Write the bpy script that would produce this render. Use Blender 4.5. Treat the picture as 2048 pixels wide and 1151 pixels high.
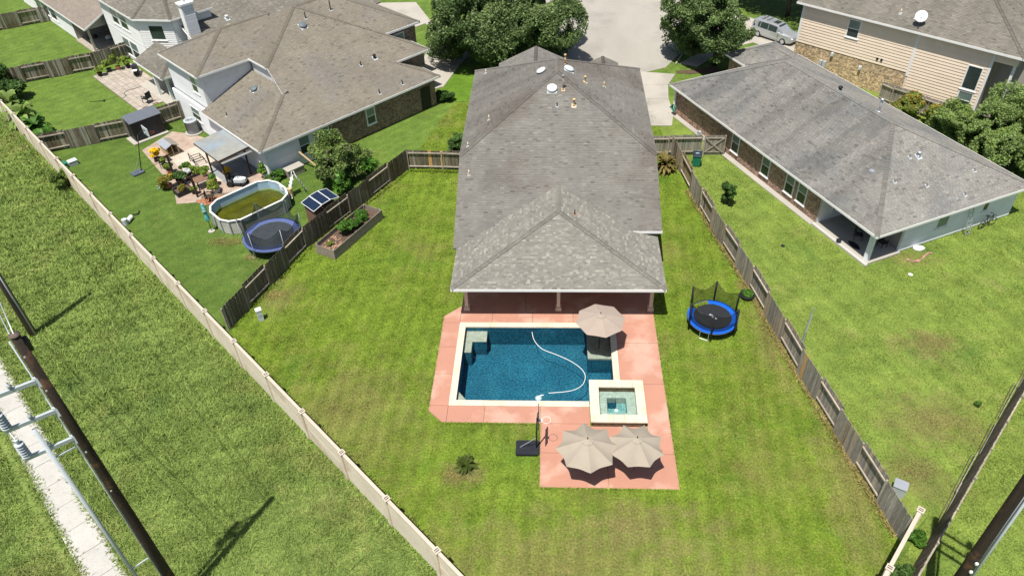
# Aerial view of a backyard with a pool, its house and the neighbours' yards.
# World frame: origin on the ground under the camera, +X right, +Y away along the house, metres.
import bpy, math, random
import numpy as np
from mathutils import Vector, Matrix
from mathutils.geometry import tessellate_polygon

random.seed(7); rng = np.random.default_rng(7)
scene = bpy.context.scene
for o in list(bpy.data.objects): bpy.data.objects.remove(o)
COL = scene.collection
R = math.radians

# ---------------------------------------------------------------- camera
PITCH, YAW, ROLL, CAM_H = R(40.411), R(-4.0967), R(-2.522), 33.0
fwd = Vector((math.sin(YAW)*math.cos(PITCH), math.cos(YAW)*math.cos(PITCH), -math.sin(PITCH)))
rgt = Vector((math.cos(YAW), -math.sin(YAW), 0)); upv = rgt.cross(fwd)
r2 = rgt*math.cos(ROLL) + upv*math.sin(ROLL); u2 = -rgt*math.sin(ROLL) + upv*math.cos(ROLL)
cam = bpy.data.cameras.new('camera'); camo = bpy.data.objects.new('camera', cam); COL.objects.link(camo)
camo.matrix_world = Matrix(((r2.x, u2.x, -fwd.x, 0), (r2.y, u2.y, -fwd.y, 0), (r2.z, u2.z, -fwd.z, CAM_H), (0, 0, 0, 1)))
cam.sensor_width = 36; cam.lens = 26.416; cam.clip_start = 0.5; cam.clip_end = 2000
scene.camera = camo

# ---------------------------------------------------------------- sky and sun (shadows fall away and to the right)
SUN_EL = R(70.5); SH = Vector((0.42, 0.907))
world = bpy.data.worlds.new('World'); scene.world = world; world.use_nodes = True
wn = world.node_tree.nodes; wl = world.node_tree.links; wn.clear()
sky = wn.new('ShaderNodeTexSky'); sky.sky_type = 'NISHITA'; sky.sun_disc = False
sky.sun_elevation = SUN_EL; sky.sun_rotation = math.atan2(-SH.x, -SH.y); sky.air_density = 1.0; sky.dust_density = 1.5
bg = wn.new('ShaderNodeBackground'); bg.inputs['Strength'].default_value = 0.072
wo = wn.new('ShaderNodeOutputWorld'); wl.new(sky.outputs[0], bg.inputs[0]); wl.new(bg.outputs[0], wo.inputs[0])
sl = bpy.data.lights.new('sun', 'SUN'); sl.energy = 5.0; sl.angle = R(0.5); sl.color = (1.0, 0.955, 0.88)
so = bpy.data.objects.new('sun', sl); COL.objects.link(so); so.location = (-20, -40, 90)
so.rotation_euler = Vector((SH.x*math.cos(SUN_EL), SH.y*math.cos(SUN_EL), -math.sin(SUN_EL))).to_track_quat('-Z', 'Y').to_euler()
vs = scene.view_settings; vs.view_transform = 'Standard'; vs.look = 'None'; vs.exposure = 0.4; vs.gamma = 1.0; vs.use_curve_mapping = False
scene.render.engine = 'CYCLES'
scene.cycles.max_bounces = 6; scene.cycles.transparent_max_bounces = 12

# ---------------------------------------------------------------- materials
def srgb(*c):
    if len(c) == 1: c = [int(c[0][i:i+2], 16) for i in (0, 2, 4)]
    return tuple((x/255/12.92 if x/255 <= 0.04045 else ((x/255+0.055)/1.055)**2.4) for x in c) + (1,)
def lin(r, g=None, b=None):
    return (r, r if g is None else g, r if b is None else b, 1)
MATS = {}; TONE = {}
class NT:
    def __init__(s, m):
        m.use_nodes = True; s.t = m.node_tree; s.n = s.t.nodes; s.l = s.t.links; s.n.clear()
    def new(s, k, **kw):
        n = s.n.new(k)
        for a, v in kw.items():
            if a in n.inputs: n.inputs[a].default_value = v
            else: setattr(n, a, v)
        return n
    def link(s, a, b): s.l.new(a, b)
    def math(s, op, a, b=None):
        n = s.n.new('ShaderNodeMath'); n.operation = op
        for i, x in enumerate((a, b)):
            if x is None: continue
            if isinstance(x, (int, float)): n.inputs[i].default_value = x
            else: s.l.new(x, n.inputs[i])
        return n.outputs[0]
    def noise(s, vec, scale, detail=3, rough=0.55):
        n = s.n.new('ShaderNodeTexNoise'); n.inputs['Scale'].default_value = scale
        n.inputs['Detail'].default_value = detail; n.inputs['Roughness'].default_value = rough
        s.l.new(vec, n.inputs['Vector']); return n.outputs['Fac']
    def remap(s, x, a, b, c, d):
        n = s.n.new('ShaderNodeMapRange'); n.clamp = True; s.l.new(x, n.inputs[0])
        for i, v in enumerate((a, b, c, d)): n.inputs[i+1].default_value = v
        return n.outputs[0]
    def mix(s, f, a, b, mode='MIX'):
        n = s.n.new('ShaderNodeMixRGB'); n.blend_type = mode
        for i, x in enumerate((f, a, b)):
            if isinstance(x, (int, float, tuple)): n.inputs[i].default_value = x
            else: s.l.new(x, n.inputs[i])
        return n.outputs[0]
def mat(name, col, rough=0.8, var=0.12, scale=2.0, fine=0.0, fscale=30, bump=0.0, bscale=40, metal=0.0, spec=0.3,
        rnd=0.0, tone=False, stretch=None, spots=None, col2=None, c2scale=1.0, c2lo=0.5, c2hi=0.62, hue=0.0, alpha=None, coat=0.0, emit=None):
    m = bpy.data.materials.new(name); t = NT(m); MATS[name] = m
    geo = t.new('ShaderNodeNewGeometry'); vec = geo.outputs['Position']
    if stretch:
        mp = t.new('ShaderNodeMapping'); mp.inputs['Scale'].default_value = stretch; t.link(vec, mp.inputs[0]); vec = mp.outputs[0]
    val = t.remap(t.noise(vec, scale, 4), 0.3, 0.7, 1-var, 1+var)
    if fine: val = t.math('MULTIPLY', val, t.remap(t.noise(vec, fscale, 2), 0.3, 0.7, 1-fine, 1+fine))
    if rnd:
        oi = t.new('ShaderNodeObjectInfo'); val = t.math('MULTIPLY', val, t.remap(oi.outputs['Random'], 0, 1, 1-rnd, 1+rnd))
    if tone:
        TONE[name] = True
        at = t.new('ShaderNodeAttribute', attribute_name='tone'); val = t.math('MULTIPLY', val, at.outputs['Fac'])
    c = col
    if col2 is not None:
        c = t.mix(t.remap(t.noise(geo.outputs['Position'], c2scale, 4), c2lo, c2hi, 0, 1), col, col2)
    if spots: c = t.mix(t.remap(t.noise(geo.outputs['Position'], spots[1], 5, 0.65), spots[2], spots[2]+.07, 0, spots[3]), c, spots[0])
    h = t.new('ShaderNodeHueSaturation')
    if isinstance(c, tuple): h.inputs['Color'].default_value = c
    else: t.link(c, h.inputs['Color'])
    t.link(val, h.inputs['Value'])
    p = t.new('ShaderNodeBsdfPrincipled'); t.link(h.outputs[0], p.inputs['Base Color'])
    p.inputs['Roughness'].default_value = rough; p.inputs['Metallic'].default_value = metal
    p.inputs['Specular IOR Level'].default_value = spec; p.inputs['Coat Weight'].default_value = coat
    if emit: p.inputs['Emission Color'].default_value = col; p.inputs['Emission Strength'].default_value = emit
    if alpha is not None: p.inputs['Alpha'].default_value = alpha
    if bump:
        b = t.new('ShaderNodeBump'); b.inputs['Strength'].default_value = bump; b.inputs['Distance'].default_value = 0.02
        t.link(t.noise(vec, bscale, 3), b.inputs['Height']); t.link(b.outputs[0], p.inputs['Normal'])
    o = t.new('ShaderNodeOutputMaterial'); t.link(p.outputs[0], o.inputs[0])
    return m
def grass_mat(name, dark, lite, dry, dry_lo, dry_hi, fine=0.45, s1=0.22, s3=5.0, deep=None, mow=None, worn=()):
    m = bpy.data.materials.new(name); t = NT(m); MATS[name] = m
    geo = t.new('ShaderNodeNewGeometry'); v = geo.outputs['Position']
    n1 = t.noise(v, s1, 5, 0.6); n2 = t.noise(v, s1*5.3, 4, 0.6); n3 = t.noise(v, s3, 5, 0.7); n4 = t.noise(v, 8.5, 4, 0.75)
    c = t.mix(t.remap(t.math('ADD', t.math('MULTIPLY', n3, 0.55), t.math('MULTIPLY', n2, 0.45)), 0.36, 0.64, 0, 1), dark, lite)
    if deep is not None: c = t.mix(t.remap(t.noise(v, s1*2.1, 4, 0.6), 0.55, 0.72, 0, 0.8), c, deep)
    d = t.remap(t.math('ADD', t.math('MULTIPLY', n1, 0.5), t.math('ADD', t.math('MULTIPLY', n2, 0.3), t.math('MULTIPLY', n3, 0.2))), dry_lo, dry_hi, 0, 0.85)
    c = t.mix(d, c, dry)
    for (wx, wy, rx, ry, k_) in worn:   # trodden, browner turf
        mp = t.new('ShaderNodeMapping'); mp.inputs['Location'].default_value = (-wx/rx, -wy/ry, 0); mp.inputs['Scale'].default_value = (1/rx, 1/ry, 0); t.link(v, mp.inputs[0])
        ln = t.new('ShaderNodeVectorMath', operation='LENGTH'); t.link(mp.outputs[0], ln.inputs[0])
        e = t.math('ADD', ln.outputs['Value'], t.remap(t.noise(v, 0.9, 5, 0.65), 0.25, 0.75, -.75, .75))
        c = t.mix(t.remap(e, 0.35, 1.15, k_, 0), c, lin(.165, .155, .052))
    val = t.remap(n4, 0.30, 0.70, 1-fine*1.15, 1+fine*1.15)
    val = t.math('MULTIPLY', val, t.remap(t.noise(v, 0.55, 4, 0.6), 0.32, 0.68, 0.84, 1.16))
    val = t.math('MULTIPLY', val, t.remap(t.noise(v, 21, 2, 0.6), 0.3, 0.7, 1-fine*0.6, 1+fine*0.6))
    if mow:   # faint mowing stripes
        mp = t.new('ShaderNodeMapping'); mp.inputs['Rotation'].default_value = (0, 0, mow[0]); t.link(v, mp.inputs[0])
        w_ = t.new('ShaderNodeTexWave', Scale=mow[1], Distortion=4.5); w_.inputs['Detail Scale'].default_value = 0.35; w_.inputs['Detail'].default_value = 2; t.link(mp.outputs[0], w_.inputs['Vector'])
        val = t.math('MULTIPLY', val, t.remap(w_.outputs['Fac'], 0, 1, 1-mow[2], 1+mow[2]))
    at = t.new('ShaderNodeAttribute', attribute_name='tone')
    val = t.math('MULTIPLY', val, t.math('ADD', at.outputs['Fac'], 1.0))
    h = t.new('ShaderNodeHueSaturation'); t.link(c, h.inputs['Color']); t.link(val, h.inputs['Value'])
    p = t.new('ShaderNodeBsdfPrincipled'); t.link(h.outputs[0], p.inputs['Base Color']); p.inputs['Roughness'].default_value = 0.75
    p.inputs['Specular IOR Level'].default_value = 0.15
    b = t.new('ShaderNodeBump'); b.inputs['Strength'].default_value = 0.6; b.inputs['Distance'].default_value = 0.03
    t.link(n4, b.inputs['Height']); t.link(b.outputs[0], p.inputs['Normal'])
    o = t.new('ShaderNodeOutputMaterial'); t.link(p.outputs[0], o.inputs[0]); return m
def leaf_mat(name, col, var=0.35, trans=0.3, col2=None):
    m = bpy.data.materials.new(name); t = NT(m); MATS[name] = m
    at = t.new('ShaderNodeAttribute', attribute_name='tone'); geo = t.new('ShaderNodeNewGeometry')
    val = t.math('MULTIPLY', at.outputs['Fac'], t.remap(t.noise(geo.outputs['Position'], 1.1, 3), 0.3, 0.7, 1-var, 1+var))
    c = col
    if col2 is not None: c = t.mix(t.remap(t.noise(geo.outputs['Position'], 1.7, 3), 0.45, 0.6, 0, 1), col, col2)
    h = t.new('ShaderNodeHueSaturation'); t.link(val, h.inputs['Value'])
    if isinstance(c, tuple): h.inputs['Color'].default_value = c
    else: t.link(c, h.inputs['Color'])
    d = t.new('ShaderNodeBsdfPrincipled', Roughness=0.55); d.inputs['Specular IOR Level'].default_value = 0.25; t.link(h.outputs[0], d.inputs['Base Color'])
    tr = t.new('ShaderNodeBsdfTranslucent'); t.link(h.outputs[0], tr.inputs[0])
    mx = t.new('ShaderNodeMixShader'); mx.inputs[0].default_value = trans; t.link(d.outputs[0], mx.inputs[1]); t.link(tr.outputs[0], mx.inputs[2])
    o = t.new('ShaderNodeOutputMaterial'); t.link(mx.outputs[0], o.inputs[0]); return m
def brick_mat(name, c1, c2, mortar, ax, bw=0.24, rh=0.085):
    m = bpy.data.materials.new(name); t = NT(m); MATS[name] = m
    tc = t.new('ShaderNodeTexCoord'); sp = t.new('ShaderNodeSeparateXYZ'); t.link(tc.outputs['Object'], sp.inputs[0])
    cb = t.new('ShaderNodeCombineXYZ'); t.link(sp.outputs[ax], cb.inputs[0]); t.link(sp.outputs[2], cb.inputs[1])
    b = t.new('ShaderNodeTexBrick'); t.link(cb.outputs[0], b.inputs['Vector'])
    b.inputs['Color1'].default_value = c1; b.inputs['Color2'].default_value = c2; b.inputs['Mortar'].default_value = mortar
    b.inputs['Scale'].default_value = 1; b.inputs['Mortar Size'].default_value = 0.009; b.inputs['Brick Width'].default_value = bw; b.inputs['Row Height'].default_value = rh; b.inputs['Bias'].default_value = 0.0
    h = t.new('ShaderNodeHueSaturation'); t.link(b.outputs['Color'], h.inputs['Color'])
    wn_ = t.new('ShaderNodeTexVoronoi', Scale=9.0); t.link(cb.outputs[0], wn_.inputs['Vector'])
    ms = t.new('ShaderNodeSeparateColor'); t.link(wn_.outputs['Color'], ms.inputs[0])
    val = t.math('MULTIPLY', t.remap(ms.outputs[0], 0, 1, 0.55, 1.5), t.remap(t.noise(tc.outputs['Object'], 1.3, 4), 0.3, 0.7, 0.85, 1.15))
    t.link(val, h.inputs['Value'])
    p = t.new('ShaderNodeBsdfPrincipled', Roughness=0.9); t.link(h.outputs[0], p.inputs['Base Color'])
    bp = t.new('ShaderNodeBump'); bp.inputs['Strength'].default_value = 0.5; bp.inputs['Distance'].default_value = 0.01; bp.invert = True
    t.link(b.outputs['Fac'], bp.inputs['Height']); t.link(bp.outputs[0], p.inputs['Normal'])
    o = t.new('ShaderNodeOutputMaterial'); t.link(p.outputs[0], o.inputs[0]); return m
def water_mat(name, tint, gloss_rough=0.03, bump=0.25, bscale=5.0):
    m = bpy.data.materials.new(name); t = NT(m); MATS[name] = m
    geo = t.new('ShaderNodeNewGeometry')
    b = t.new('ShaderNodeBump'); b.inputs['Strength'].default_value = bump; b.inputs['Distance'].default_value = 0.03
    t.link(t.noise(geo.outputs['Position'], bscale, 4), b.inputs['Height'])
    tr = t.new('ShaderNodeBsdfTransparent'); tr.inputs[0].default_value = tint
    gl = t.new('ShaderNodeBsdfGlossy', Roughness=gloss_rough); t.link(b.outputs[0], gl.inputs['Normal'])
    fr = t.new('ShaderNodeFresnel', IOR=1.33); t.link(b.outputs[0], fr.inputs['Normal'])
    mx = t.new('ShaderNodeMixShader'); t.link(fr.outputs[0], mx.inputs[0]); t.link(tr.outputs[0], mx.inputs[1]); t.link(gl.outputs[0], mx.inputs[2])
    o = t.new('ShaderNodeOutputMaterial'); t.link(mx.outputs[0], o.inputs[0]); return m
def mesh_mat(name, col, opacity, scale=None):
    m = bpy.data.materials.new(name); t = NT(m); MATS[name] = m
    tr = t.new('ShaderNodeBsdfTransparent'); d = t.new('ShaderNodeBsdfDiffuse'); d.inputs[0].default_value = col
    mx = t.new('ShaderNodeMixShader'); mx.inputs[0].default_value = opacity
    t.link(tr.outputs[0], mx.inputs[1]); t.link(d.outputs[0], mx.inputs[2])
    o = t.new('ShaderNodeOutputMaterial'); t.link(mx.outputs[0], o.inputs[0]); return m

# ---------------------------------------------------------------- mesh helpers
class MB:
    def __init__(s): s.v = []; s.f = []; s.t = []
    def add(s, vs, fs, tone=1.0):
        o = len(s.v); s.v += [tuple(p) for p in vs]; s.f += [tuple(i+o for i in f) for f in fs]; s.t += [tone]*len(fs); return s
    def boxf(s, fn, x0, x1, y0, y1, z0, z1, tone=1.0):
        P = [fn(x, y, z) for z in (z0, z1) for (x, y) in ((x0, y0), (x1, y0), (x1, y1), (x0, y1))]
        return s.add(P, [(3, 2, 1, 0), (4, 5, 6, 7), (0, 1, 5, 4), (1, 2, 6, 5), (2, 3, 7, 6), (3, 0, 4, 7)], tone)
    def box(s, x0, x1, y0, y1, z0, z1, tone=1.0): return s.boxf(lambda a, b, c: (a, b, c), x0, x1, y0, y1, z0, z1, tone)
    def bar(s, p, q, w, h=None, tone=1.0):
        p = Vector(p); q = Vector(q); h = h or w; d = (q-p); L = d.length
        if L < 1e-6: return s
        d.normalize(); up = Vector((0, 0, 1)) if abs(d.z) < 0.95 else Vector((0, 1, 0)); a = d.cross(up).normalized(); b = a.cross(d)
        return s.boxf(lambda x, y, z: tuple(p+a*x+b*y+d*z), -w/2, w/2, -h/2, h/2, 0, L, tone)
    def tube(s, pts, rad, n=8, cap=True, tone=1.0, closed=False):
        pts = [Vector(p) for p in pts]; N = len(pts); rad = rad if isinstance(rad, (list, tuple)) else [rad]*N
        V = []; prev = None
        for i, p in enumerate(pts):
            if closed: d = pts[(i+1) % N]-pts[i-1]
            else: d = pts[min(i+1, N-1)]-pts[max(i-1, 0)]
            d.normalize(); ref = prev if prev is not None else (Vector((0, 0, 1)) if abs(d.z) < 0.9 else Vector((1, 0, 0)))
            a = ref-d*ref.dot(d)
            if a.length < 1e-5: a = Vector((0, 1, 0))-d*d.y
            a.normalize(); prev = a; b = d.cross(a)
            for k in range(n):
                an = 2*math.pi*k/n; V.append(p+(a*math.cos(an)+b*math.sin(an))*rad[i])
        F = []; M = N if closed else N-1
        for i in range(M):
            j = (i+1) % N
            for k in range(n): F.append((i*n+k, i*n+(k+1) % n, j*n+(k+1) % n, j*n+k))
        if cap and not closed: F += [tuple(reversed(range(n))), tuple(range((N-1)*n, N*n))]
        return s.add(V, F, tone)
    def cyl(s, c, r, h, n=16, r2=None, tone=1.0):
        return s.tube([c, (c[0], c[1], c[2]+h)], [r, r if r2 is None else r2], n, True, tone)
    def lathe(s, prof, n=24, c=(0, 0, 0), tone=1.0, cap=False):
        V = [(c[0]+r*math.cos(2*math.pi*k/n), c[1]+r*math.sin(2*math.pi*k/n), c[2]+z) for r, z in prof for k in range(n)]
        F = [(i*n+k, i*n+(k+1) % n, (i+1)*n+(k+1) % n, (i+1)*n+k) for i in range(len(prof)-1) for k in range(n)]
        if cap: F += [tuple(reversed(range(n))), tuple(range((len(prof)-1)*n, len(prof)*n))]
        return s.add(V, F, tone)
    def prism(s, poly, z0, z1, tone=1.0):
        n = len(poly); area = sum(poly[i][0]*poly[(i+1) % n][1]-poly[(i+1) % n][0]*poly[i][1] for i in range(n))
        if area < 0: poly = poly[::-1]
        V = [(x, y, z0) for x, y in poly]+[(x, y, z1) for x, y in poly]
        F = [tuple(reversed(range(n))), tuple(range(n, 2*n))]+[(i, (i+1) % n, n+(i+1) % n, n+i) for i in range(n)]
        return s.add(V, F, tone)
    def ball(s, c, r, sz=None, n=10, m=6, tone=1.0):
        sz = sz or (1, 1, 1); V = []; F = []
        for i in range(m+1):
            ph = math.pi*i/m
            for k in range(n):
                th = 2*math.pi*k/n; V.append((c[0]+r*sz[0]*math.sin(ph)*math.cos(th), c[1]+r*sz[1]*math.sin(ph)*math.sin(th), c[2]+r*sz[2]*math.cos(ph)))
        for i in range(m):
            for k in range(n): F.append((i*n+k, (i+1)*n+k, (i+1)*n+(k+1) % n, i*n+(k+1) % n))
        return s.add(V, F, tone)
    def mesh(s, name, m, smooth=False, off=(0, 0, 0)):
        me = bpy.data.meshes.new(name)
        me.from_pydata([(x-off[0], y-off[1], z-off[2]) for x, y, z in s.v], [], s.f)
        if any(t != 1.0 for t in s.t) or TONE.get(m.name if m else ''):
            a = me.attributes.new('tone', 'FLOAT', 'FACE'); a.data.foreach_set('value', s.t)
        if m: me.materials.append(m)
        if smooth: me.polygons.foreach_set('use_smooth', [True]*len(me.polygons))
        me.update(); return me
    def build(s, name, m, parent=None, smooth=False, off=(0, 0, 0), loc=(0, 0, 0), rot=(0, 0, 0)):
        return link(name, s.mesh(name, m, smooth, off), parent, loc, rot)

def link(name, me, parent=None, loc=(0, 0, 0), rot=(0, 0, 0)):
    o = bpy.data.objects.new(name, me); COL.objects.link(o); o.parent = parent; o.location = loc; o.rotation_euler = rot; return o
def tag(o, label=None, cat=None, group=None, kind=None):
    if label: o['label'] = label
    if cat: o['category'] = cat
    if group: o['group'] = group
    if kind: o['kind'] = kind
    return o
def thing(name, label, cat, loc=(0, 0, 0), rz=0.0, group=None):
    o = link(name, None, None, tuple(loc)+((0,) if len(loc) == 2 else ()), (0, 0, rz)); o.empty_display_size = 0.2
    return tag(o, label, cat, group)
def npmesh(name, verts, k, m, tone=None, parent=None, kind=None, loc=(0, 0, 0), smooth=False):
    """verts (N*k,3): N separate faces of k corners each"""
    n = len(verts)//k; me = bpy.data.meshes.new(name)
    me.vertices.add(n*k); me.vertices.foreach_set('co', np.asarray(verts, np.float32).ravel())
    me.loops.add(n*k); me.loops.foreach_set('vertex_index', np.arange(n*k, dtype=np.int32))
    me.polygons.add(n); me.polygons.foreach_set('loop_start', np.arange(0, n*k, k, dtype=np.int32)); me.polygons.foreach_set('loop_total', np.full(n, k, np.int32))
    if tone is not None:
        a = me.attributes.new('tone', 'FLOAT', 'FACE'); a.data.foreach_set('value', np.asarray(tone, np.float32))
    me.materials.append(m); me.update(calc_edges=True)
    o = link(name, me, parent, loc)
    if kind: o['kind'] = kind
    return o
def flat(name, poly, z, m, holes=(), kind='structure', parent=None):
    """one horizontal sheet, with holes"""
    rings = [[Vector((x, y, z)) for x, y in poly]]+[[Vector((x, y, z)) for x, y in h] for h in holes]
    vs_ = [tuple(v) for r_ in rings for v in r_]; tri = tessellate_polygon(rings)
    fs = []
    for a, b, c in tri:
        p, q, r_ = (Vector(vs_[i]) for i in (a, b, c))
        fs.append((a, b, c) if (q-p).cross(r_-p).z > 0 else (a, c, b))
    me = bpy.data.meshes.new(name); me.from_pydata(vs_, [], fs); me.materials.append(m); me.update()
    o = link(name, me, parent)
    if kind: o['kind'] = kind
    return o
def inpoly(px, py, poly):
    c = np.zeros(len(px), bool); n = len(poly); j = n-1
    for i in range(n):
        xi, yi = poly[i]; xj, yj = poly[j]
        if yi != yj:
            c ^= ((yi > py) != (yj > py)) & (px < (xj-xi)*(py-yi)/(yj-yi)+xi)
        j = i
    return c
# ---------------------------------------------------------------- material library
G_LOT = grass_mat('lawn_lot', lin(.080, .126, .012), lin(.158, .225, .024), lin(.150, .142, .042), 0.49, 0.64, 0.42, 0.13, 3.2, deep=lin(.062, .125, .012), mow=(R(4), .35, .075), worn=[(1.0, 18.3, 9.0, 3.2, .6), (4.5, 20.6, 3.5, 1.6, .6), (-11.5, 27.0, 4.5, 5.5, .45), (15.0, 22.5, 1.4, 6, .6), (13.2, 34.5, .9, 6, .5), (-4.6, 23.6, 1.2, 1.0, .8), (-18.5, 37.5, 1.6, 2.2, .6), (3, 15, 12, 2, .3)])
G_LEFT = grass_mat('lawn_left', lin(.070, .122, .020), lin(.125, .19, .032), lin(.18, .18, .055), 0.56, 0.72, 0.26, 0.2, mow=(R(40), .3, .05))
G_RIGHT = grass_mat('lawn_right', lin(.11, .162, .028), lin(.185, .245, .046), lin(.22, .20, .08), 0.55, 0.74, 0.30, 0.14, deep=lin(.085, .15, .026), mow=(R(-25), .3, .05), worn=[(22.5, 33.5, 2.0, 1.4, .7), (20.8, 27.6, 3.2, 2.0, .7), (18.6, 23.8, 2.4, 1.8, .6), (24.6, 41.8, 2, 1, .6)])
G_LEFT2 = grass_mat('lawn_left_augustine', lin(.052, .098, .016), lin(.098, .152, .026), lin(.15, .15, .045), 0.56, 0.72, 0.28, 0.2, mow=(R(40), .3, .05))  # a different turf, St Augustine, with its own darker green
G_FRONT = grass_mat('lawn_front', lin(.062, .132, .011), lin(.123, .211, .022), lin(.17, .18, .05), 0.60, 0.8, 0.28, 0.2)
G_FIELD = grass_mat('field_grass', lin(.10, .150, .032), lin(.195, .255, .064), lin(.20, .175, .07), 0.52, 0.70, 0.36, 0.11, 3.0, deep=lin(.07, .12, .03))
DIRT = mat('bare_dirt', lin(.17, .135, .095), 0.95, 0.25, 3, 0.2, 25, 0.4)
DECK = mat('salmon_concrete', lin(.41, .205, .145), 0.85, 0.05, 0.8, 0.04, 20, 0.1, 60, col2=lin(.48, .292, .222), c2scale=0.45, spots=(lin(.30, .17, .13), 1.6, .655, .5), rnd=.025)
COPE = mat('cream_stone', lin(0.581, 0.519, 0.405), 0.75, 0.05, 2.5, 0.04, 12, 0.1, rnd=0.035, col2=lin(0.546, 0.458, 0.343), c2scale=1.2)
CONC = mat('pale_concrete', lin(0.378, 0.352, 0.308), 0.9, 0.08, 0.35, 0.05, 14, 0.15, 50, col2=lin(0.317, 0.295, 0.255), c2scale=0.2)
WALK = mat('sidewalk_concrete', lin(0.43, 0.415, 0.38), 0.9, 0.07, 1.2, 0.08, 14, 0.1, rnd=0.05, spots=(lin(.27, .25, .22), 2.0, .62, .5))
STREET = mat('street_concrete', lin(0.330, 0.312, 0.273), 0.92, 0.10, 0.22, 0.05, 9, 0.12, stretch=(1, 0.35, 1), col2=lin(0.282, 0.264, 0.233), c2scale=0.18)
PAVER = mat('tan_paver', lin(.36, .315, .265), 0.9, 0.12, 3, 0.05, 20, 0.2, rnd=0.12)
PINKPAVE = mat('pink_paver', lin(0.352, 0.264, 0.211), 0.9, 0.2, 1.5, 0.1, 12, 0.2, rnd=0.08, col2=lin(0.317, 0.282, 0.229), c2scale=0.8)
PRECAST = mat('precast_wall', lin(0.732, 0.647, 0.512), 0.92, 0.06, 0.9, 0.08, 16, 0.4, 22, rnd=0.03, col2=lin(0.634, 0.525, 0.403), c2scale=0.7)
PCAP = mat('precast_cap', lin(.48, .42, .34), 0.9, 0.06, 2, 0.05, 14)
WOOD = mat('weathered_picket', lin(.135, .112, .085), 0.92, 0.35, 1.6, 0.25, 9, 0.3, 14, rnd=0.28, stretch=(9, 9, .8), col2=lin(.10, .075, .05), c2scale=0.5)
WOODR = mat('tan_picket', lin(.36, .275, .17), 0.92, 0.3, 1.6, 0.22, 9, 0.3, 14, rnd=0.25, stretch=(9, 9, .8), col2=lin(.32, .29, .25), c2scale=0.25, c2lo=0.4, c2hi=0.6)
WOODG = mat('grey_picket', lin(.255, .235, .20), 0.92, 0.3, 1.6, 0.22, 9, 0.3, 14, rnd=0.22, stretch=(9, 9, .8))
WOODN = mat('new_picket', lin(.50, .30, .11), 0.85, 0.15, 2, 0.1, 9, 0.2, 14, stretch=(9, 9, .8))
RAIL = mat('fence_rail', lin(.33, .29, .23), 0.9, 0.2, 2, 0.15, 12, rnd=0.15)
BED = mat('bed_board', lin(.25, .215, .17), 0.92, 0.25, 2.0, 0.2, 8, 0.3, 14, stretch=(2, 2, 9), rnd=0.12)
SHING = mat('shingle_grey', lin(0.166, 0.158, 0.141), 0.95, 0.10, 0.5, 0.16, 34, 0.25, 70, tone=True, col2=lin(0.138, 0.124, 0.108), c2scale=0.22)
SHINGP = mat('shingle_porch', lin(0.190, 0.182, 0.158), 0.95, 0.06, 0.5, 0.14, 34, 0.25, 70, tone=True)
SHINGL = mat('shingle_tan', lin(0.201, 0.179, 0.143), 0.95, 0.10, 0.4, 0.12, 30, 0.25, 70, tone=True, col2=lin(0.173, 0.158, 0.137), c2scale=0.2)
SHINGR = mat('shingle_right', lin(0.211, 0.201, 0.182), 0.95, 0.12, 0.5, 0.12, 30, 0.25, 70, tone=True, col2=lin(0.173, 0.172, 0.164), c2scale=0.22)
SHINGU = mat('shingle_brown', lin(0.166, 0.154, 0.129), 0.95, 0.12, 0.4, 0.12, 30, 0.25, 70, tone=True)
SHINGW = mat('shingle_wood_tone', lin(0.219, 0.186, 0.155), 0.95, 0.10, 0.4, 0.12, 30, 0.25, 70, tone=True)
ROOFD = mat('roof_underside', lin(.20, .19, .18), 0.95, 0.1, 1)
WHITE = mat('white_trim', lin(.78, .78, .76), 0.6, 0.04, 2, 0.03, 15)
CREAM = mat('cream_paint', lin(.62, .50, .38), 0.7, 0.05, 2, 0.03, 15)
SIDEG = mat('grey_siding', lin(.72, .73, .74), 0.65, 0.05, 1.2, 0.03, 14, rnd=0.05)
SIDEW = mat('white_siding', lin(.78, .78, .77), 0.65, 0.05, 1.2, 0.03, 14, rnd=0.04)
SIDEB = mat('pale_blue_siding', lin(.80, .83, .86), 0.65, 0.05, 1.2, 0.03, 14, rnd=0.03)
SIDEC = mat('beige_siding', lin(.80, .66, .52), 0.65, 0.04, 1.2, 0.03, 14, rnd=0.04)
SIDET = mat('taupe_siding', lin(.36, .33, .29), 0.65, 0.05, 1.2, 0.03, 14, rnd=0.05)
STUC = mat('house_wall_tan', lin(.40, .30, .22), 0.9, 0.08, 1)
GLASS = mat('window_glass', lin(.030, .045, .042), 0.08, 0.3, 0.5, spec=0.6)
BLIND = mat('window_blind', lin(.16, .22, .20), 0.15, 0.2, 0.7, spec=0.6)
METAL = mat('galvanised', lin(.55, .57, .60), 0.4, 0.06, 4, metal=0.6)
VENTW = mat('vent_dome_grey', lin(.60, .64, .67), 0.5, 0.05, 3, 0.04, 20)
RUST = mat('rusty_flashing', lin(.55, .37, .19), 0.85, 0.3, 8)
VENTD = mat('vent_dome_dark', lin(.13, .15, .165), 0.5, 0.05, 3)
PVC = mat('vent_pipe_grey', lin(.30, .28, .27), 0.7, 0.1, 6)
BLACKP = mat('black_plastic', lin(.018, .02, .026), 0.5, 0.15, 4)
BLACKM = mat('black_metal', lin(.016, .016, .018), 0.5, 0.1, 4)
DARKW = mat('dark_stained_wood', lin(.060, .036, .024), 0.85, 0.25, 4, 0.15, 12)
BROWNW = mat('brown_wood', lin(.20, .115, .075), 0.85, 0.2, 4, 0.15, 12)
TANW = mat('raw_wood', lin(.52, .38, .21), 0.85, 0.15, 4, 0.1, 12)
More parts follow.
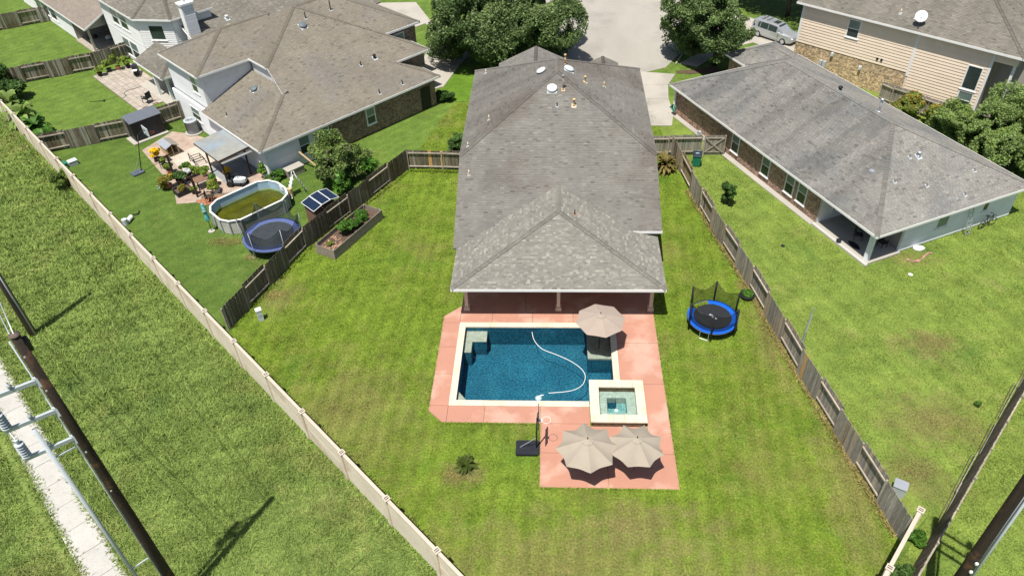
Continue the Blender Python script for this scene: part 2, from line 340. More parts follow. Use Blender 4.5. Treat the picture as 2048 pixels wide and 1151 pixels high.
BARK = mat('tree_bark', lin(.085, .065, .05), 0.95, 0.3, 5, 0.2, 16, 0.5)
POLEM = mat('creosote_pole', lin(.032, .022, .017), 0.85, 0.35, 0.8, 0.25, 10, 0.3, stretch=(5, 5, .5), col2=lin(.11, .055, .03), c2scale=1.4, c2lo=0.58, c2hi=0.7)
POLEB = mat('brown_pole', lin(.13, .095, .08), 0.85, 0.3, 1.2, 0.2, 10, 0.3, stretch=(5, 5, .5))
GREYP = mat('grey_painted_steel', lin(.42, .46, .49), 0.45, 0.06, 3)
CANVAS = mat('taupe_canvas', lin(0.327, 0.283, 0.225), 0.9, 0.04, 1.5, 0.03, 20, rnd=0.015)
CANVASP = mat('pink_taupe_canvas', lin(0.327, 0.266, 0.221), 0.9, 0.04, 1.5, 0.03, 20, rnd=0.015)
SOIL = mat('potting_soil', lin(.10, .065, .045), 0.95, 0.4, 8, 0.3, 30, 0.5)
MULCH = mat('wood_mulch', lin(.36, .22, .15), 0.95, 0.4, 9, 0.3, 30, 0.6)
BLUEV = mat('blue_vinyl', lin(.010, .10, .52), 0.35, 0.12, 3, 0.08, 15, bump=0.4, bscale=9)
NAVYV = mat('faded_blue_vinyl', lin(.085, .115, .27), 0.5, 0.10, 3, 0.08, 15)
BEDM = mat('jumping_mat', lin(.017, .019, .022), 0.8, 0.10, 3)
BEDM2 = mat('worn_jumping_mat', lin(.035, .042, .05), 0.7, 0.15, 3)
NET = mesh_mat('safety_net', lin(.016, .018, .016), 0.5)
NET2 = mesh_mat('grey_safety_net', lin(.04, .05, .055), 0.6)
TERRA = mat('terracotta', lin(.42, .17, .09), 0.85, 0.15, 6)
TEAL = mat('teal_fabric', lin(.05, .30, .30), 0.8, 0.3, 6, col2=lin(.35, .55, .5), c2scale=3)
BINT = mat('green_bin_plastic', lin(.015, .19, .12), 0.5, 0.1, 3)
NAVYL = mat('bin_lid_navy', lin(.02, .035, .05), 0.5, 0.1, 3)
ROSE = mat('red_cloth', lin(.42, .20, .19), 0.8, 0.2, 5)
ORNG = mat('rim_orange', lin(.40, .075, .04), 0.5, 0.1, 5)
SOLAR = mat('solar_cell', lin(.012, .022, .05), 0.12, 0.1, 3, spec=0.6)
BLUEP = mat('blue_plastic', lin(.01, .11, .42), 0.5, 0.1, 3)
SILVER = mat('silver_car_paint', lin(.52, .545, .57), 0.28, 0.03, 2, metal=0.55, coat=0.6)
TYRE = mat('tyre_rubber', lin(.02), 0.85, 0.1, 4)
STONEV = mat('dark_stone_veneer', lin(.12, .085, .05), 0.8, 0.45, 6, 0.3, 18, 0.5)
CLEARP = mat('pale_grey_plastic', lin(.55, .60, .62), 0.5, 0.06, 4)
YELLP = mat('yellow_flowers', lin(.75, .50, .012), 0.8, 0.2, 5)
BRK_L = {a: brick_mat('brick_brown_'+'xy'[a], lin(.25, .16, .105), lin(.135, .092, .066), lin(.27, .23, .19), a) for a in (0, 1)}
BRK_R = {a: brick_mat('brick_red_'+'xy'[a], lin(.40, .21, .145), lin(.15, .095, .075), lin(.50, .42, .33), a) for a in (0, 1)}
BRK_U = {a: brick_mat('brick_tan_'+'xy'[a], lin(.64, .45, .25), lin(.24, .17, .115), lin(.58, .48, .34), a) for a in (0, 1)}
POOLP = mat('blue_pebble_plaster', lin(0.006, 0.090, 0.143), 0.7, 0.10, 0.5, 0.65, 9, col2=lin(0.011, 0.112, 0.167), c2scale=0.6)
SHELF = mat('pale_pebble_plaster', lin(.34, .34, .27), 0.8, 0.15, 3, 0.35, 24)
SPAP = mat('spa_pebble_plaster', lin(.33, .37, .32), 0.8, 0.15, 3, 0.3, 24)
SPAB = mat('spa_floor_plaster', lin(.13, .27, .27), 0.8, 0.25, 4, 0.4, 18)
WATER = water_mat('pool_water', lin(.86, .93, .95), 0.05, 0.35, 6)
WATERS = water_mat('spa_water', lin(.88, .96, .95), 0.05, 0.25, 6)
WATERG = water_mat('green_water', lin(.62, .66, .30), 0.05, 0.05, 3)
L_OAK = leaf_mat('oak_leaf', lin(.10, .165, .052), 0.3, 0.45); L_OAK2 = leaf_mat('oak_leaf_light', lin(.215, .285, .105), 0.3, 0.45)
L_BUSH = leaf_mat('bush_leaf', lin(.21, .30, .07), 0.3, 0.45); L_DARK = leaf_mat('dark_shrub_leaf', lin(.065, .13, .028))
L_MYR = leaf_mat('myrtle_leaf', lin(.085, .15, .035), col2=lin(.16, .18, .08)); L_LIME = leaf_mat('lime_leaf', lin(.19, .27, .04))
L_MED = leaf_mat('garden_leaf', lin(.075, .18, .022)); L_BAN = leaf_mat('banana_leaf', lin(.24, .34, .09), 0.2, 0.45); L_RED = leaf_mat('bronze_leaf', lin(.13, .11, .03), 0.35, 0.3, col2=lin(.22, .17, .05))
L_SAGO = leaf_mat('sago_leaf', lin(.085, .12, .02)); L_OCH = leaf_mat('ochre_leaf', lin(.26, .20, .03)); L_CONI = leaf_mat('cedar_leaf', lin(.27, .37, .13), 0.3, 0.5)

# ---------------------------------------------------------------- ground, lawns, field
HOLE = [(-5.7, 28.5), (2.4, 28.5), (2.4, 27.1), (4.95, 27.1), (4.95, 29.7), (3.7, 29.7), (3.7, 34.9), (-5.7, 34.9)]
BIG = 300
flat('ground', [(-BIG, -BIG), (BIG, -BIG), (BIG, BIG), (-BIG, BIG)], -0.03, G_LEFT, [HOLE])
LOT = [(-20.9, 33.9), (-5.0, 18.2), (0, 13.0), (13.6, 16.2), (16.6, 20.1), (15.4, 26.5), (14.4, 31.2), (13.08, 38.8), (11.58, 45.65), (10.7, 50.5), (9.9, 55.8), (9.0, 66), (-9.5, 66), (-12.4, 54.2), (-17.9, 43.2)]
flat('lawn', LOT, 0.0, G_LOT, [HOLE])
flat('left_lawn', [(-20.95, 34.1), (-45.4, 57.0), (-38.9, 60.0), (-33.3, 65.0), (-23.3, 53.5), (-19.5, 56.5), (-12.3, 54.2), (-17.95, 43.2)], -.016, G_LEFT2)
FIELD = [(-75, 84.5), (-95, 70), (-95, -10), (5, -10), (1, 12), (-5.4, 17.8), (-53.3, 64.0)]
flat('field', FIELD, -0.008, G_FIELD)
flat('neighbour_lawn', [(16.6, 20.0), (20.3, 23.3), (70, 80), (30, 80), (14.5, 66), (9.0, 66.0), (9.95, 55.8), (10.8, 50.5), (11.65, 45.65), (13.15, 38.8), (14.5, 31.2), (15.5, 26.5)], -0.004, G_RIGHT)
flat('verge', [(1.1, 12), (5, -10), (90, -10), (90, 95), (70, 80), (16.8, 19.8), (13.6, 16.1)], -0.012, G_RIGHT)
flat('front_lawn', [(-9.6, 66.2), (9, 66.2), (8.5, 71), (-10, 82), (-11.9, 79.8), (-11.0, 69.0)], -0.002, G_FRONT)
# worn, dry soil patches with soft outlines
def blob(name, cx, cy, rx, ry, m, z, n=16, seed=0):
    r_ = random.Random(seed); pts = []
    for k in range(n):
        a = 2*math.pi*k/n; q = 0.75+0.4*r_.random(); pts.append((cx+rx*q*math.cos(a), cy+ry*q*math.sin(a)))
    return flat(name, pts, z, m)
DRYG = grass_mat('dry_turf', lin(.15, .135, .04), lin(.21, .175, .06), lin(.24, .18, .085), 0.45, 0.65, 0.32, 0.7)
def specks(name, label, cx, cy, rx, ry, n, m, seed, size=.038):
    """dry, thin spot in the turf: many small flat bits, thinning out towards its rim"""
    r_ = np.random.default_rng(seed); x = cx+r_.normal(0, rx*.55, n); y = cy+r_.normal(0, ry*.55, n); V = np.empty((n, 3, 3))
    for k in range(3):
        a = r_.uniform(0, 6.28, n)*.3+2.09*k; s = size*r_.uniform(.5, 1.5, n); V[:, k] = np.stack([x+np.cos(a)*s, y+np.sin(a)*s, .03+r_.random(n)*.035], 1)
    tag(npmesh(name, V.reshape(-1, 3), 3, m, r_.uniform(-.1, .3, n)), label, 'grass', kind='stuff')
for i, (x, y, rx, ry, n, lab) in enumerate([(-19.0, 37.9, 1.0, .5, 900, 'dry thin turf at the foot of the left fence'), (-5.1, 23.5, .9, .5, 700, 'dry ring of turf beside the sago palm'), (12.7, 38.9, .5, .5, 350, 'dry turf beside the round planter'),
        (-24.3, 43.9, 1.4, .5, 900, 'dry turf along the oval pool'), (-21.9, 42.0, .6, .4, 300, 'dry turf below the worn trampoline'), (23.1, 33.7, .9, .7, 420, 'brown worn spot in the right lawn'), (21.2, 27.6, 1.6, 1.1, 700, 'large brown worn spot in the right lawn'), (18.6, 24.2, 1.0, .7, 500, 'dry turf beside the utility cabinet'),
        (3.5, 20.8, 2.2, 1.0, 700, 'brownish worn turf below the patio'), (15.4, 24.5, .5, 3.2, 900, 'dry turf along the near right fence'), (13.4, 34.5, .4, 4.0, 900, 'dry turf along the far right fence'), (.5, 18.5, 3.5, 1.2, 700, 'brownish worn turf at the bottom of the yard')]):
    specks('dry_turf', lab, x, y, rx, ry, n, DRYG, 60+i)

# grass blades as real geometry (nobody could count them)
def vnoise(x, y, s, seed):
    r_ = np.random.default_rng(seed); out = np.zeros(len(x))
    for k in range(7):
        a = r_.uniform(0, 6.28); f = s*r_.uniform(.6, 1.7); out += np.sin((x*np.cos(a)+y*np.sin(a))*f+r_.uniform(0, 6.28))
    return out/2.6
def blades(name, poly, n, h0, h1, w, m, label, holes=(), seed=1, clump=0.0, lean=0.5, tone=(0.0, 0.25), near=True):
    r_ = np.random.default_rng(seed); P = np.array(poly); lo = P.min(0); hi = P.max(0)
    X = []; Y = []; got = 0
    while got < n:
        x = r_.uniform(lo[0], hi[0], n); y = r_.uniform(lo[1], hi[1], n)
        if near: # seen coarser far away: thin out with distance
            keep = r_.random(n) < np.clip((30/np.maximum(np.hypot(x, y), 12))**1.3, 0, 1)
        else: keep = np.ones(n, bool)
        k = inpoly(x, y, poly) & keep
        for hpoly in holes: k &= ~inpoly(x, y, hpoly)
        if clump: k &= (vnoise(x, y, 2.2, 5)+vnoise(x, y, 6.0, 6)*.7) > r_.uniform(-1.4, clump, n)
        X.append(x[k]); Y.append(y[k]); got += k.sum()
    x = np.concatenate(X)[:n]; y = np.concatenate(Y)[:n]
    d = np.maximum(np.hypot(x, y), 20)/30
    h = r_.uniform(h0, h1, n)*(1+.3*vnoise(x, y, 5.0, 9)+.25*vnoise(x, y, 1.1, 8)).clip(.4, 2.0); ww = w*d*r_.uniform(.6, 1.4, n); a = r_.uniform(0, 2*np.pi, n)
    lx = np.cos(a)*ww/2; ly = np.sin(a)*ww/2; b = r_.uniform(0, 2*np.pi, n); L = h*r_.uniform(.1, lean*2, n)
    V = np.empty((n, 3, 3)); V[:, 0] = np.stack([x-lx, y-ly, np.zeros(n)], 1); V[:, 1] = np.stack([x+lx, y+ly, np.zeros(n)], 1)
    V[:, 2] = np.stack([x+np.cos(b)*L, y+np.sin(b)*L, h], 1)
    o = npmesh(name, V.reshape(-1, 3), 3, m, r_.uniform(tone[0], tone[1], n)); return tag(o, label, 'grass', kind='stuff')
POOLDECK = [(-7.15, 27.8), (-6.2, 26.9), (-.75, 26.9), (-.75, 22.75), (6.55, 22.75), (6.55, 41.4), (-6.2, 41.4), (-6.2, 36.8), (-7.15, 35.7)]
HOUSEF = [(-6.4, 41), (7, 41), (7, 60.5), (-6.4, 60.5)]
SWALK = [(-44.95, 41.8), (-8.95, 6.5), (-10.65, 5.3), (-46.65, 40.4)]
blades('lawn_grass', LOT, 240000, .03, .065, .035, G_LOT, 'short mown grass of the fenced pool yard', [POOLDECK, HOUSEF], 3, lean=.8, tone=(0.0, .35))
blades('field_grass_tufts', [(-60, 70), (-62, 40), (-30, 8), (0, 8), (-1, 13.6), (-5.5, 17.8), (-53.3, 64.0)], 300000, .10, .30, .034, G_FIELD, 'tall unmown grass outside the concrete wall', [SWALK], 4, lean=.9, tone=(0.0, .7))
blades('neighbour_grass', [(16.7, 20.2), (20.2, 23.6), (45, 52), (32, 52), (21, 41), (18, 47), (12.4, 60), (10.1, 55.5), (10.9, 50.5), (11.75, 45.65), (13.25, 38.8), (14.6, 31.2), (15.6, 26.5)], 90000, .03, .06, .04, G_RIGHT, 'light green mown grass of the right-hand yard', [], 5, lean=.8, tone=(0, .3))
blades('verge_grass', [(14.0, 16.2), (20, 13), (45, 35), (33, 38), (15.6, 18.6)], 50000, .04, .09, .035, G_RIGHT, 'mown grass strip beyond the right-hand boundary wall', [], 6, lean=.8, tone=(-.15, .25))
# grass creeping over the sidewalk's edges
def edge_tufts(name, line, n, label, spread, seed, m=None, hh=(.08, .26)):
    r_ = np.random.default_rng(seed); (x0, y0), (x1, y1) = line
    t = r_.random(n); off = np.abs(r_.normal(0, spread, n))*r_.choice([-1, 1], n); dx, dy = x1-x0, y1-y0; Ld = math.hypot(dx, dy); nx, ny = -dy/Ld, dx/Ld
    x = x0+dx*t+nx*off; y = y0+dy*t+ny*off; h = r_.uniform(hh[0], hh[1], n); a = r_.uniform(0, 6.28, n); b = r_.uniform(0, 6.28, n); w = r_.uniform(.02, .05, n)
    V = np.empty((n, 3, 3)); V[:, 0] = np.stack([x-np.cos(a)*w, y-np.sin(a)*w, np.full(n, .02)], 1); V[:, 1] = np.stack([x+np.cos(a)*w, y+np.sin(a)*w, np.full(n, .02)], 1)
    V[:, 2] = np.stack([x+np.cos(b)*h, y+np.sin(b)*h, h*.8], 1)
    tag(npmesh(name, V.reshape(-1, 3), 3, m or G_FIELD, r_.uniform(0, .5, n)), label, 'grass', kind='stuff')

# ---------------------------------------------------------------- sidewalk, street, drives
sw = link('sidewalk', MB().prism([(-45.05, 41.6), (-9.25, 6.55), (-10.25, 5.6), (-46.05, 40.8)], -.05, 0.0).mesh('sidewalk_bed', DIRT)); tag(sw, kind='structure')
dx, dy = 36/50.4, -35.25/50.4; nx, ny = -0.699, -0.715
for k in range(28):
    s0 = k*1.78+.012; s1 = (k+1)*1.78-.012
    P = [(-44.95+dx*s+nx*o, 41.8+dy*s+ny*o) for s, o in ((s0, .04), (s1, .04), (s1, 1.62), (s0, 1.62))]
    MB().prism(P, 0.0, 0.055+random.uniform(-.006, .006)).build('slab', WALK, sw)
edge_tufts('sidewalk_edge_grass', ((-44.95, 41.8), (-10.95, 8.5)), 9000, 'grass creeping over the near edge of the sidewalk', .13, 11)
edge_tufts('sidewalk_edge_grass', ((-46.08, 40.64), (-10.4, 5.7)), 9000, 'grass creeping over the far edge of the sidewalk', .13, 12)
FENCE_LINES = [((-20.8, 34.7), (-17.85, 43.1)), ((-17.85, 43.1), (-12.0, 53.7)), ((-12.0, 53.7), (-6.4, 53.4)), ((16.4, 20.4), (14.2, 31.2)), ((14.2, 31.2), (12.9, 38.8)), ((12.9, 38.8), (10.5, 50.5)), ((-4.9, 18.6), (-20.7, 33.8))]
for k_, ln in enumerate(FENCE_LINES): edge_tufts('fence_foot_grass', ln, 1500, ['longer grass at the foot of the near left fence', 'longer grass at the foot of the far left fence', 'longer grass at the foot of the short fence beside the house', 'longer grass at the foot of the nearest right fence panels', 'longer grass at the foot of the middle right fence panels', 'longer grass at the foot of the far right fence panels', 'longer grass inside the concrete wall'][k_], .10, 200+k_, m=(G_LOT if k_ not in (3, 4, 5) else DRYG))
DECK_EDGES = [((-7.1, 27.9), (-7.1, 35.7)), ((-6.2, 26.97), (-.72, 26.97)), ((-.72, 22.8), (-.72, 26.9)), ((-.7, 22.79), (6.5, 22.79)), ((6.51, 22.8), (6.51, 36.1))]
for k_, ln in enumerate(DECK_EDGES): edge_tufts('deck_edge_grass', ln, 1100, 'grass creeping over the '+['left', 'lower left', 'inner corner', 'bottom', 'right'][k_]+' edge of the salmon deck', .035, 220+k_, m=G_LOT, hh=(.04, .10))
edge_tufts('wall_foot_grass', ((-53.5, 63.7), (-4.8, 16.9)), 9000, 'weeds growing along the foot of the concrete wall', .22, 13)
st = tag(link('street', MB().prism([(-16.5, 120), (-10.4, 90), (-9.6, 84.2), (-6, 80.0), (0, 76), (6, 73.2), (9.0, 72.0), (11.4, 73.2), (13.2, 76.5), (15.8, 80.5), (17, 90), (17.5, 120)], -.1, 0.01).mesh('street', STREET)), kind='structure')
def kerb(name, pts):
    o = None
    for (p, q) in zip(pts, pts[1:]):
        p = Vector(p); q = Vector(q); n_ = max(1, round((q-p).length/1.8)); d = (q-p)/n_
        for k in range(n_):
            a = p+d*k; b_ = p+d*(k+.985); nn = Vector((d.y, -d.x)).normalized()*.16
            m_ = MB().prism([(a.x, a.y), (b_.x, b_.y), ((b_+nn).x, (b_+nn).y), ((a+nn).x, (a+nn).y)], 0, .13)
            if o is None: o = tag(link(name, m_.mesh(name, CONC)), kind='structure')
            else: m_.build('kerb_stone', CONC, o)
kerb('kerb', [(12.4, 73.9), (13.4, 76.3), (14.9, 78.8)])
kerb('kerb', [(16.9, 84.6), (17.1, 90), (17.6, 110)])
kerb('kerb', [(-7.3, 80.9), (-5.9, 80.1), (-2.0, 77.5)])
# driveway of the house on the right, the neighbour's drive and the left one, in separate slabs
def slabs(name, polys, m, z=.03):
    base = tag(link(name, MB().prism(polys[0], -.08, z-.03).mesh(name, DIRT)), kind='structure')
    for p in polys:
        cx = sum(q[0] for q in p)/len(p); cy = sum(q[1] for q in p)/len(p)
        MB().prism([(cx+(x-cx)*.990, cy+(y-cy)*.990) for x, y in p], -.03, z).build('slab', m, base)
    return base
slabs('driveway', [[(7.6, 61), (10.6, 61), (11.0, 63.3), (10.9, 66.3), (7.2, 66.3)], [(7.2, 66.3), (10.9, 66.3), (11.2, 69.2), (6.8, 69.2)], [(6.8, 69.2), (11.2, 69.2), (12.2, 71.6), (9.0, 72.2), (6.3, 73.2)]], CONC)
slabs('front_driveway', [[(.5, 60.6), (6.4, 60.6), (6.3, 66), (.3, 66)], [(.3, 66), (6.3, 66), (6.2, 73.1), (0, 75.8)]], CONC)
slabs('left_driveway', [[(-13.4, 68), (-10.9, 69.4), (-9.8, 74.3), (-13.9, 75.5)], [(-13.9, 75.5), (-9.8, 74.3), (-8.4, 78.5), (-12.3, 80.2), (-13.6, 79.6)], [(-12.3, 80.2), (-8.4, 78.5), (-7.4, 80.5), (-10.6, 83)]], CONC)
slabs('left_walkway', [[(-13.5, 83.8), (-12.7, 84.5), (-11.0, 81.4), (-11.8, 80.4)], [(-15.2, 86.4), (-14.2, 87.4), (-12.8, 84.6), (-13.5, 83.9)]], CONC, .035)
slabs('far_driveway', [[(-22, 88), (-15.8, 85.0), (-14.3, 86.6), (-17, 93), (-22, 93)]], CONC)
slabs('right_driveway', [[(18.2, 82.6), (22.2, 78.0), (26.6, 81.5), (22, 86.5)], [(14.8, 84.8), (18.2, 82.6), (22, 86.5), (18, 89)], [(21.6, 78.4), (25.2, 74.4), (28.6, 77.8), (26.6, 81.4), (22.3, 78.0)]], CONC)
slabs('street_sidewalk', [[(12.9, 74.0), (14.6, 73.2), (17.8, 77.2), (16.6, 78.6)], [(16.6, 78.6), (17.8, 77.2), (21.3, 79.1), (18.4, 82.3)]], CONC, .03)
blob('mulch_bed', 13.6, 72.1, 1.4, .5, SOIL, .012, seed=31); blob('mulch_bed', 15.6, 72.4, 1.6, .7, SOIL, .013, seed=32)
flat('street_verge', [(12.7, 74.6), (15.6, 79.2), (16.5, 78.8), (13.3, 74.2)], .016, G_FRONT)
# ---------------------------------------------------------------- pool deck (salmon concrete slabs)
deck = tag(link('pool_deck', MB().prism([(-7.0, 28.0), (-6.2, 27.1), (-5.95, 27.1), (-5.95, 35.2), (-5.95, 36.6), (-7.0, 35.6)], -.06, .004).mesh('deck_bed', DIRT)), kind='structure')
def deck_slab(*p):
    p = list(p)
    if len(p) == 4 and not isinstance(p[0], tuple): x0, x1, y0, y1 = p; p = [(x0, y0), (x1, y0), (x1, y1), (x0, y1)]
    cx = sum(q[0] for q in p)/len(p); cy = sum(q[1] for q in p)/len(p)
    def ins(x, y):
        return (x-math.copysign(.011, x-cx), y-math.copysign(.011, y-cy))
    MB().prism([ins(*q) for q in p], -.06, .045).build('deck_slab', DECK, deck)
CX0, CX1, CY0, CY1 = -5.98, 3.95, 28.22, 35.17
deck_slab(-7.08, CX0, CY0, 30.69); deck_slab(-7.08, CX0, 30.69, 32.97); deck_slab(-7.08, CX0, 32.97, CY1)
deck_slab((-7.08, CY1), (CX0, CY1), (CX0, 36.7), (-6.05, 36.7), (-7.08, 35.75))
deck_slab((-7.08, CY0), (-7.08, 27.85), (-6.2, 27.0), (CX0, 27.0), (CX0, CY0))
for a, b in ((CX0, -3.9), (-3.9, -1.3), (-1.3, 1.3), (1.3, CX1)): deck_slab(a, b, CY1, 36.18)
deck_slab(CX1, 6.48, 33.4, 36.18); deck_slab(CX1, 6.48, 30.0, 33.4)
deck_slab(CX0, -3.87, 27.0, CY0); deck_slab(-3.87, -.70, 27.0, CY0); deck_slab(-.70, 2.10, 27.0, CY0)
deck_slab(5.22, 6.49, 25.0, 30.0); deck_slab(-.70, 2.10, 25.0, 27.0); deck_slab(2.10, 5.22, 25.0, 26.85)
deck_slab(-.68, 2.9, 22.82, 25.0); deck_slab(2.9, 6.5, 22.82, 25.0)
for a, b in ((CX0, -1.8), (-1.8, 2.4), (2.4, 6.48)): deck_slab(a, b, 36.18, 41.2)

# ---------------------------------------------------------------- swimming pool
pool = thing('swimming_pool', 'rectangular in-ground pool with dark blue water and cream stone coping', 'swimming pool', (-1.0, 31.7, 0))
PO = (-1.0, 31.7, 0)
X0, X1, Y0, Y1 = -5.6, 3.6, 28.6, 34.8; D = -1.55
b = MB()
b.add([(X0, Y0, D), (X1, Y0, D), (X1, Y1, D), (X0, Y1, D)], [(0, 1, 2, 3)]).build('pool_floor', POOLP, pool, off=PO)
b = MB()
for (p, q) in (((X0, Y0), (X1, Y0)), ((X1, Y0), (X1, Y1)), ((X1, Y1), (X0, Y1)), ((X0, Y1), (X0, Y0))):
    b.add([(p[0], p[1], D), (p[0], p[1], .0), (q[0], q[1], .0), (q[0], q[1], D)], [(0, 1, 2, 3)])
b.build('pool_wall', POOLP, pool, off=PO)
MB().add([(X0, Y0, -.13), (X1, Y0, -.13), (X1, Y1, -.13), (X0, Y1, -.13)], [(0, 1, 2, 3)]).build('water', WATER, pool, off=PO)
o_ = MB().box(X0+.002, -4.2, 33.85, Y1-.002, D+.01, -.40).build('entry_step', POOLP, pool, off=PO); MB().box(X0+.003, -4.19, 33.84, Y1-.003, -.399, -.355).build('tread', SHELF, o_, off=PO)
o_ = MB().box(X0+.002, -5.1, 32.9, 33.848, D+.01, -.40).build('entry_step', POOLP, pool, off=PO); MB().box(X0+.003, -5.09, 32.89, 33.838, -.399, -.36).build('tread', SHELF, o_, off=PO)
o_ = MB().box(2.15, X1-.002, 32.35, Y1-.003, D+.01, -.38).build('tanning_ledge', POOLP, pool, off=PO); MB().box(2.14, X1-.003, 32.34, Y1-.004, -.379, -.27).build('tread', SHELF, o_, off=PO)
o_ = MB().prism([(X0+.002, Y0+.002), (-4.8, Y0+.002), (X0+.002, 29.65)], D+.01, -.34).build('corner_seat', POOLP, pool, off=PO); MB().prism([(X0+.003, Y0+.003), (-4.79, Y0+.003), (X0+.003, 29.66)], -.339, -.29).build('tread', SHELF, o_, off=PO)
def coping_run(x0, x1, y0, y1, n, along, parent, z0=-.02, z1=.07, off=PO, name='coping_stone'):
    for k in range(n):
        g_ = .004
        if along == 'x': a, c_, d_, e = x0+(x1-x0)*k/n+g_, x0+(x1-x0)*(k+1)/n-g_, y0, y1
        else: a, c_, d_, e = x0, x1, y0+(y1-y0)*k/n+g_, y0+(y1-y0)*(k+1)/n-g_
        MB().box(a, c_, d_, e, z0, z1).build(name, COPE, parent, off=off)
coping_run(CX0, CX1, Y1-.03, CY1, 10, 'x', pool); coping_run(CX0, 2.09, CY0, Y0+.03, 8, 'x', pool)
coping_run(CX0, X0+.03, Y0+.03, Y1-.03, 6, 'y', pool); coping_run(X1-.03, CX1, 30.0, Y1-.03, 5, 'y', pool)

# raised spa in the pool's corner
spa = thing('spa', 'raised square hot tub with cream stone rim beside the pool', 'hot tub', (3.65, 28.4, 0)); SO = (3.65, 28.4, 0)
b = MB()
for x0, x1, y0, y1 in ((2.22, 5.1, 26.87, 27.3), (2.22, 5.1, 29.45, 29.85), (2.22, 2.6, 27.3, 29.45), (4.73, 5.1, 27.3, 29.45)): b.box(x0, x1, y0, y1, -1.5, .36)
b.build('stone_wall', STONEV, spa, off=SO)
coping_run(2.1, 5.21, 26.82, 27.36, 5, 'x', spa, .36, .44, SO); coping_run(2.1, 5.21, 29.4, 29.95, 5, 'x', spa, .36, .44, SO)
coping_run(2.1, 2.63, 27.36, 29.4, 3, 'y', spa, .36, .44, SO); coping_run(4.7, 5.21, 27.36, 29.4, 3, 'y', spa, .36, .44, SO)
b = MB()
for x0, x1, y0, y1 in ((2.6, 4.73, 27.3, 27.85), (2.6, 4.73, 28.98, 29.45), (2.6, 3.1, 27.85, 28.98), (4.2, 4.73, 27.85, 28.98)): b.box(x0, x1, y0, y1, -.7, -.02)
b.build('seat_bench', SPAP, spa, off=SO)
MB().box(2.6, 4.73, 27.3, 29.45, -.72, -.52).build('spa_floor', SPAB, spa, off=SO)
MB().add([(2.6, 27.3, .27), (4.73, 27.3, .27), (4.73, 29.45, .27), (2.6, 29.45, .27)], [(0, 1, 2, 3)]).build('water', WATERS, spa, off=SO)
MB().cyl((3.65, 28.45, -.52), .11, .03, 14).build('drain_cover', WHITE, spa, off=SO)
MB().box(2.75, 3.0, 27.42, 27.5, .2, .3).build('skimmer', WHITE, spa, off=SO)

# floating hose and cleaner
hp = [(-1.32, 34.5), (-1.15, 33.72), (-.64, 32.98), (.29, 32.47), (1.19, 31.88), (1.78, 31.23), (1.93, 30.62), (1.69, 29.98), (1.01, 29.56), (-.25, 29.38)]
def smooth(pts, n=6):
    out = []; P = [Vector(p) for p in pts]
    for i in range(len(P)-1):
        p0, p1, p2, p3 = P[max(i-1, 0)], P[i], P[i+1], P[min(i+2, len(P)-1)]
        for k in range(n):
            t = k/n; out.append(0.5*((2*p1)+(p2-p0)*t+(2*p0-5*p1+4*p2-p3)*t*t+(3*p1-p0-3*p2+p3)*t**3))
    return out+[P[-1]]
hz = thing('cleaner_hose', 'white floating hose curving across the pool water', 'hose', (-1.32, 34.5, -.13))
MB().tube(smooth([(x, y, -.115) for x, y in hp]), .018, 8).build('hose_tube', WHITE, hz, True, off=(-1.32, 34.5, -.13))
for i, p in enumerate(smooth([(x, y, -.115) for x, y in hp])):
    if i % 6 == 3: MB().ball(p, .028, n=8, m=4).build('hose_joint', WHITE, hz, True, off=(-1.32, 34.5, -.13))
cl = thing('pool_cleaner', 'small pale blue cleaner head under the water near the front edge', 'pool cleaner', (-.82, 29.1, -.25))
MB().lathe([(0.02, 0.1), (.12, .09), (.2, .03), (.21, -.03), (.05, -.05)], 14).build('shell', CLEARP, cl, True)
MB().tube([(0, 0, .08), (.12, .06, .16), (.3, .12, .15)], .035, 8).build('hose_neck', WHITE, cl, True)
MB().cyl((.1, -.17, -.06), .07, .04, 10).build('wheel', BLUEP, cl); MB().cyl((-.1, -.17, -.06), .07, .04, 10).build('wheel', BLUEP, cl)

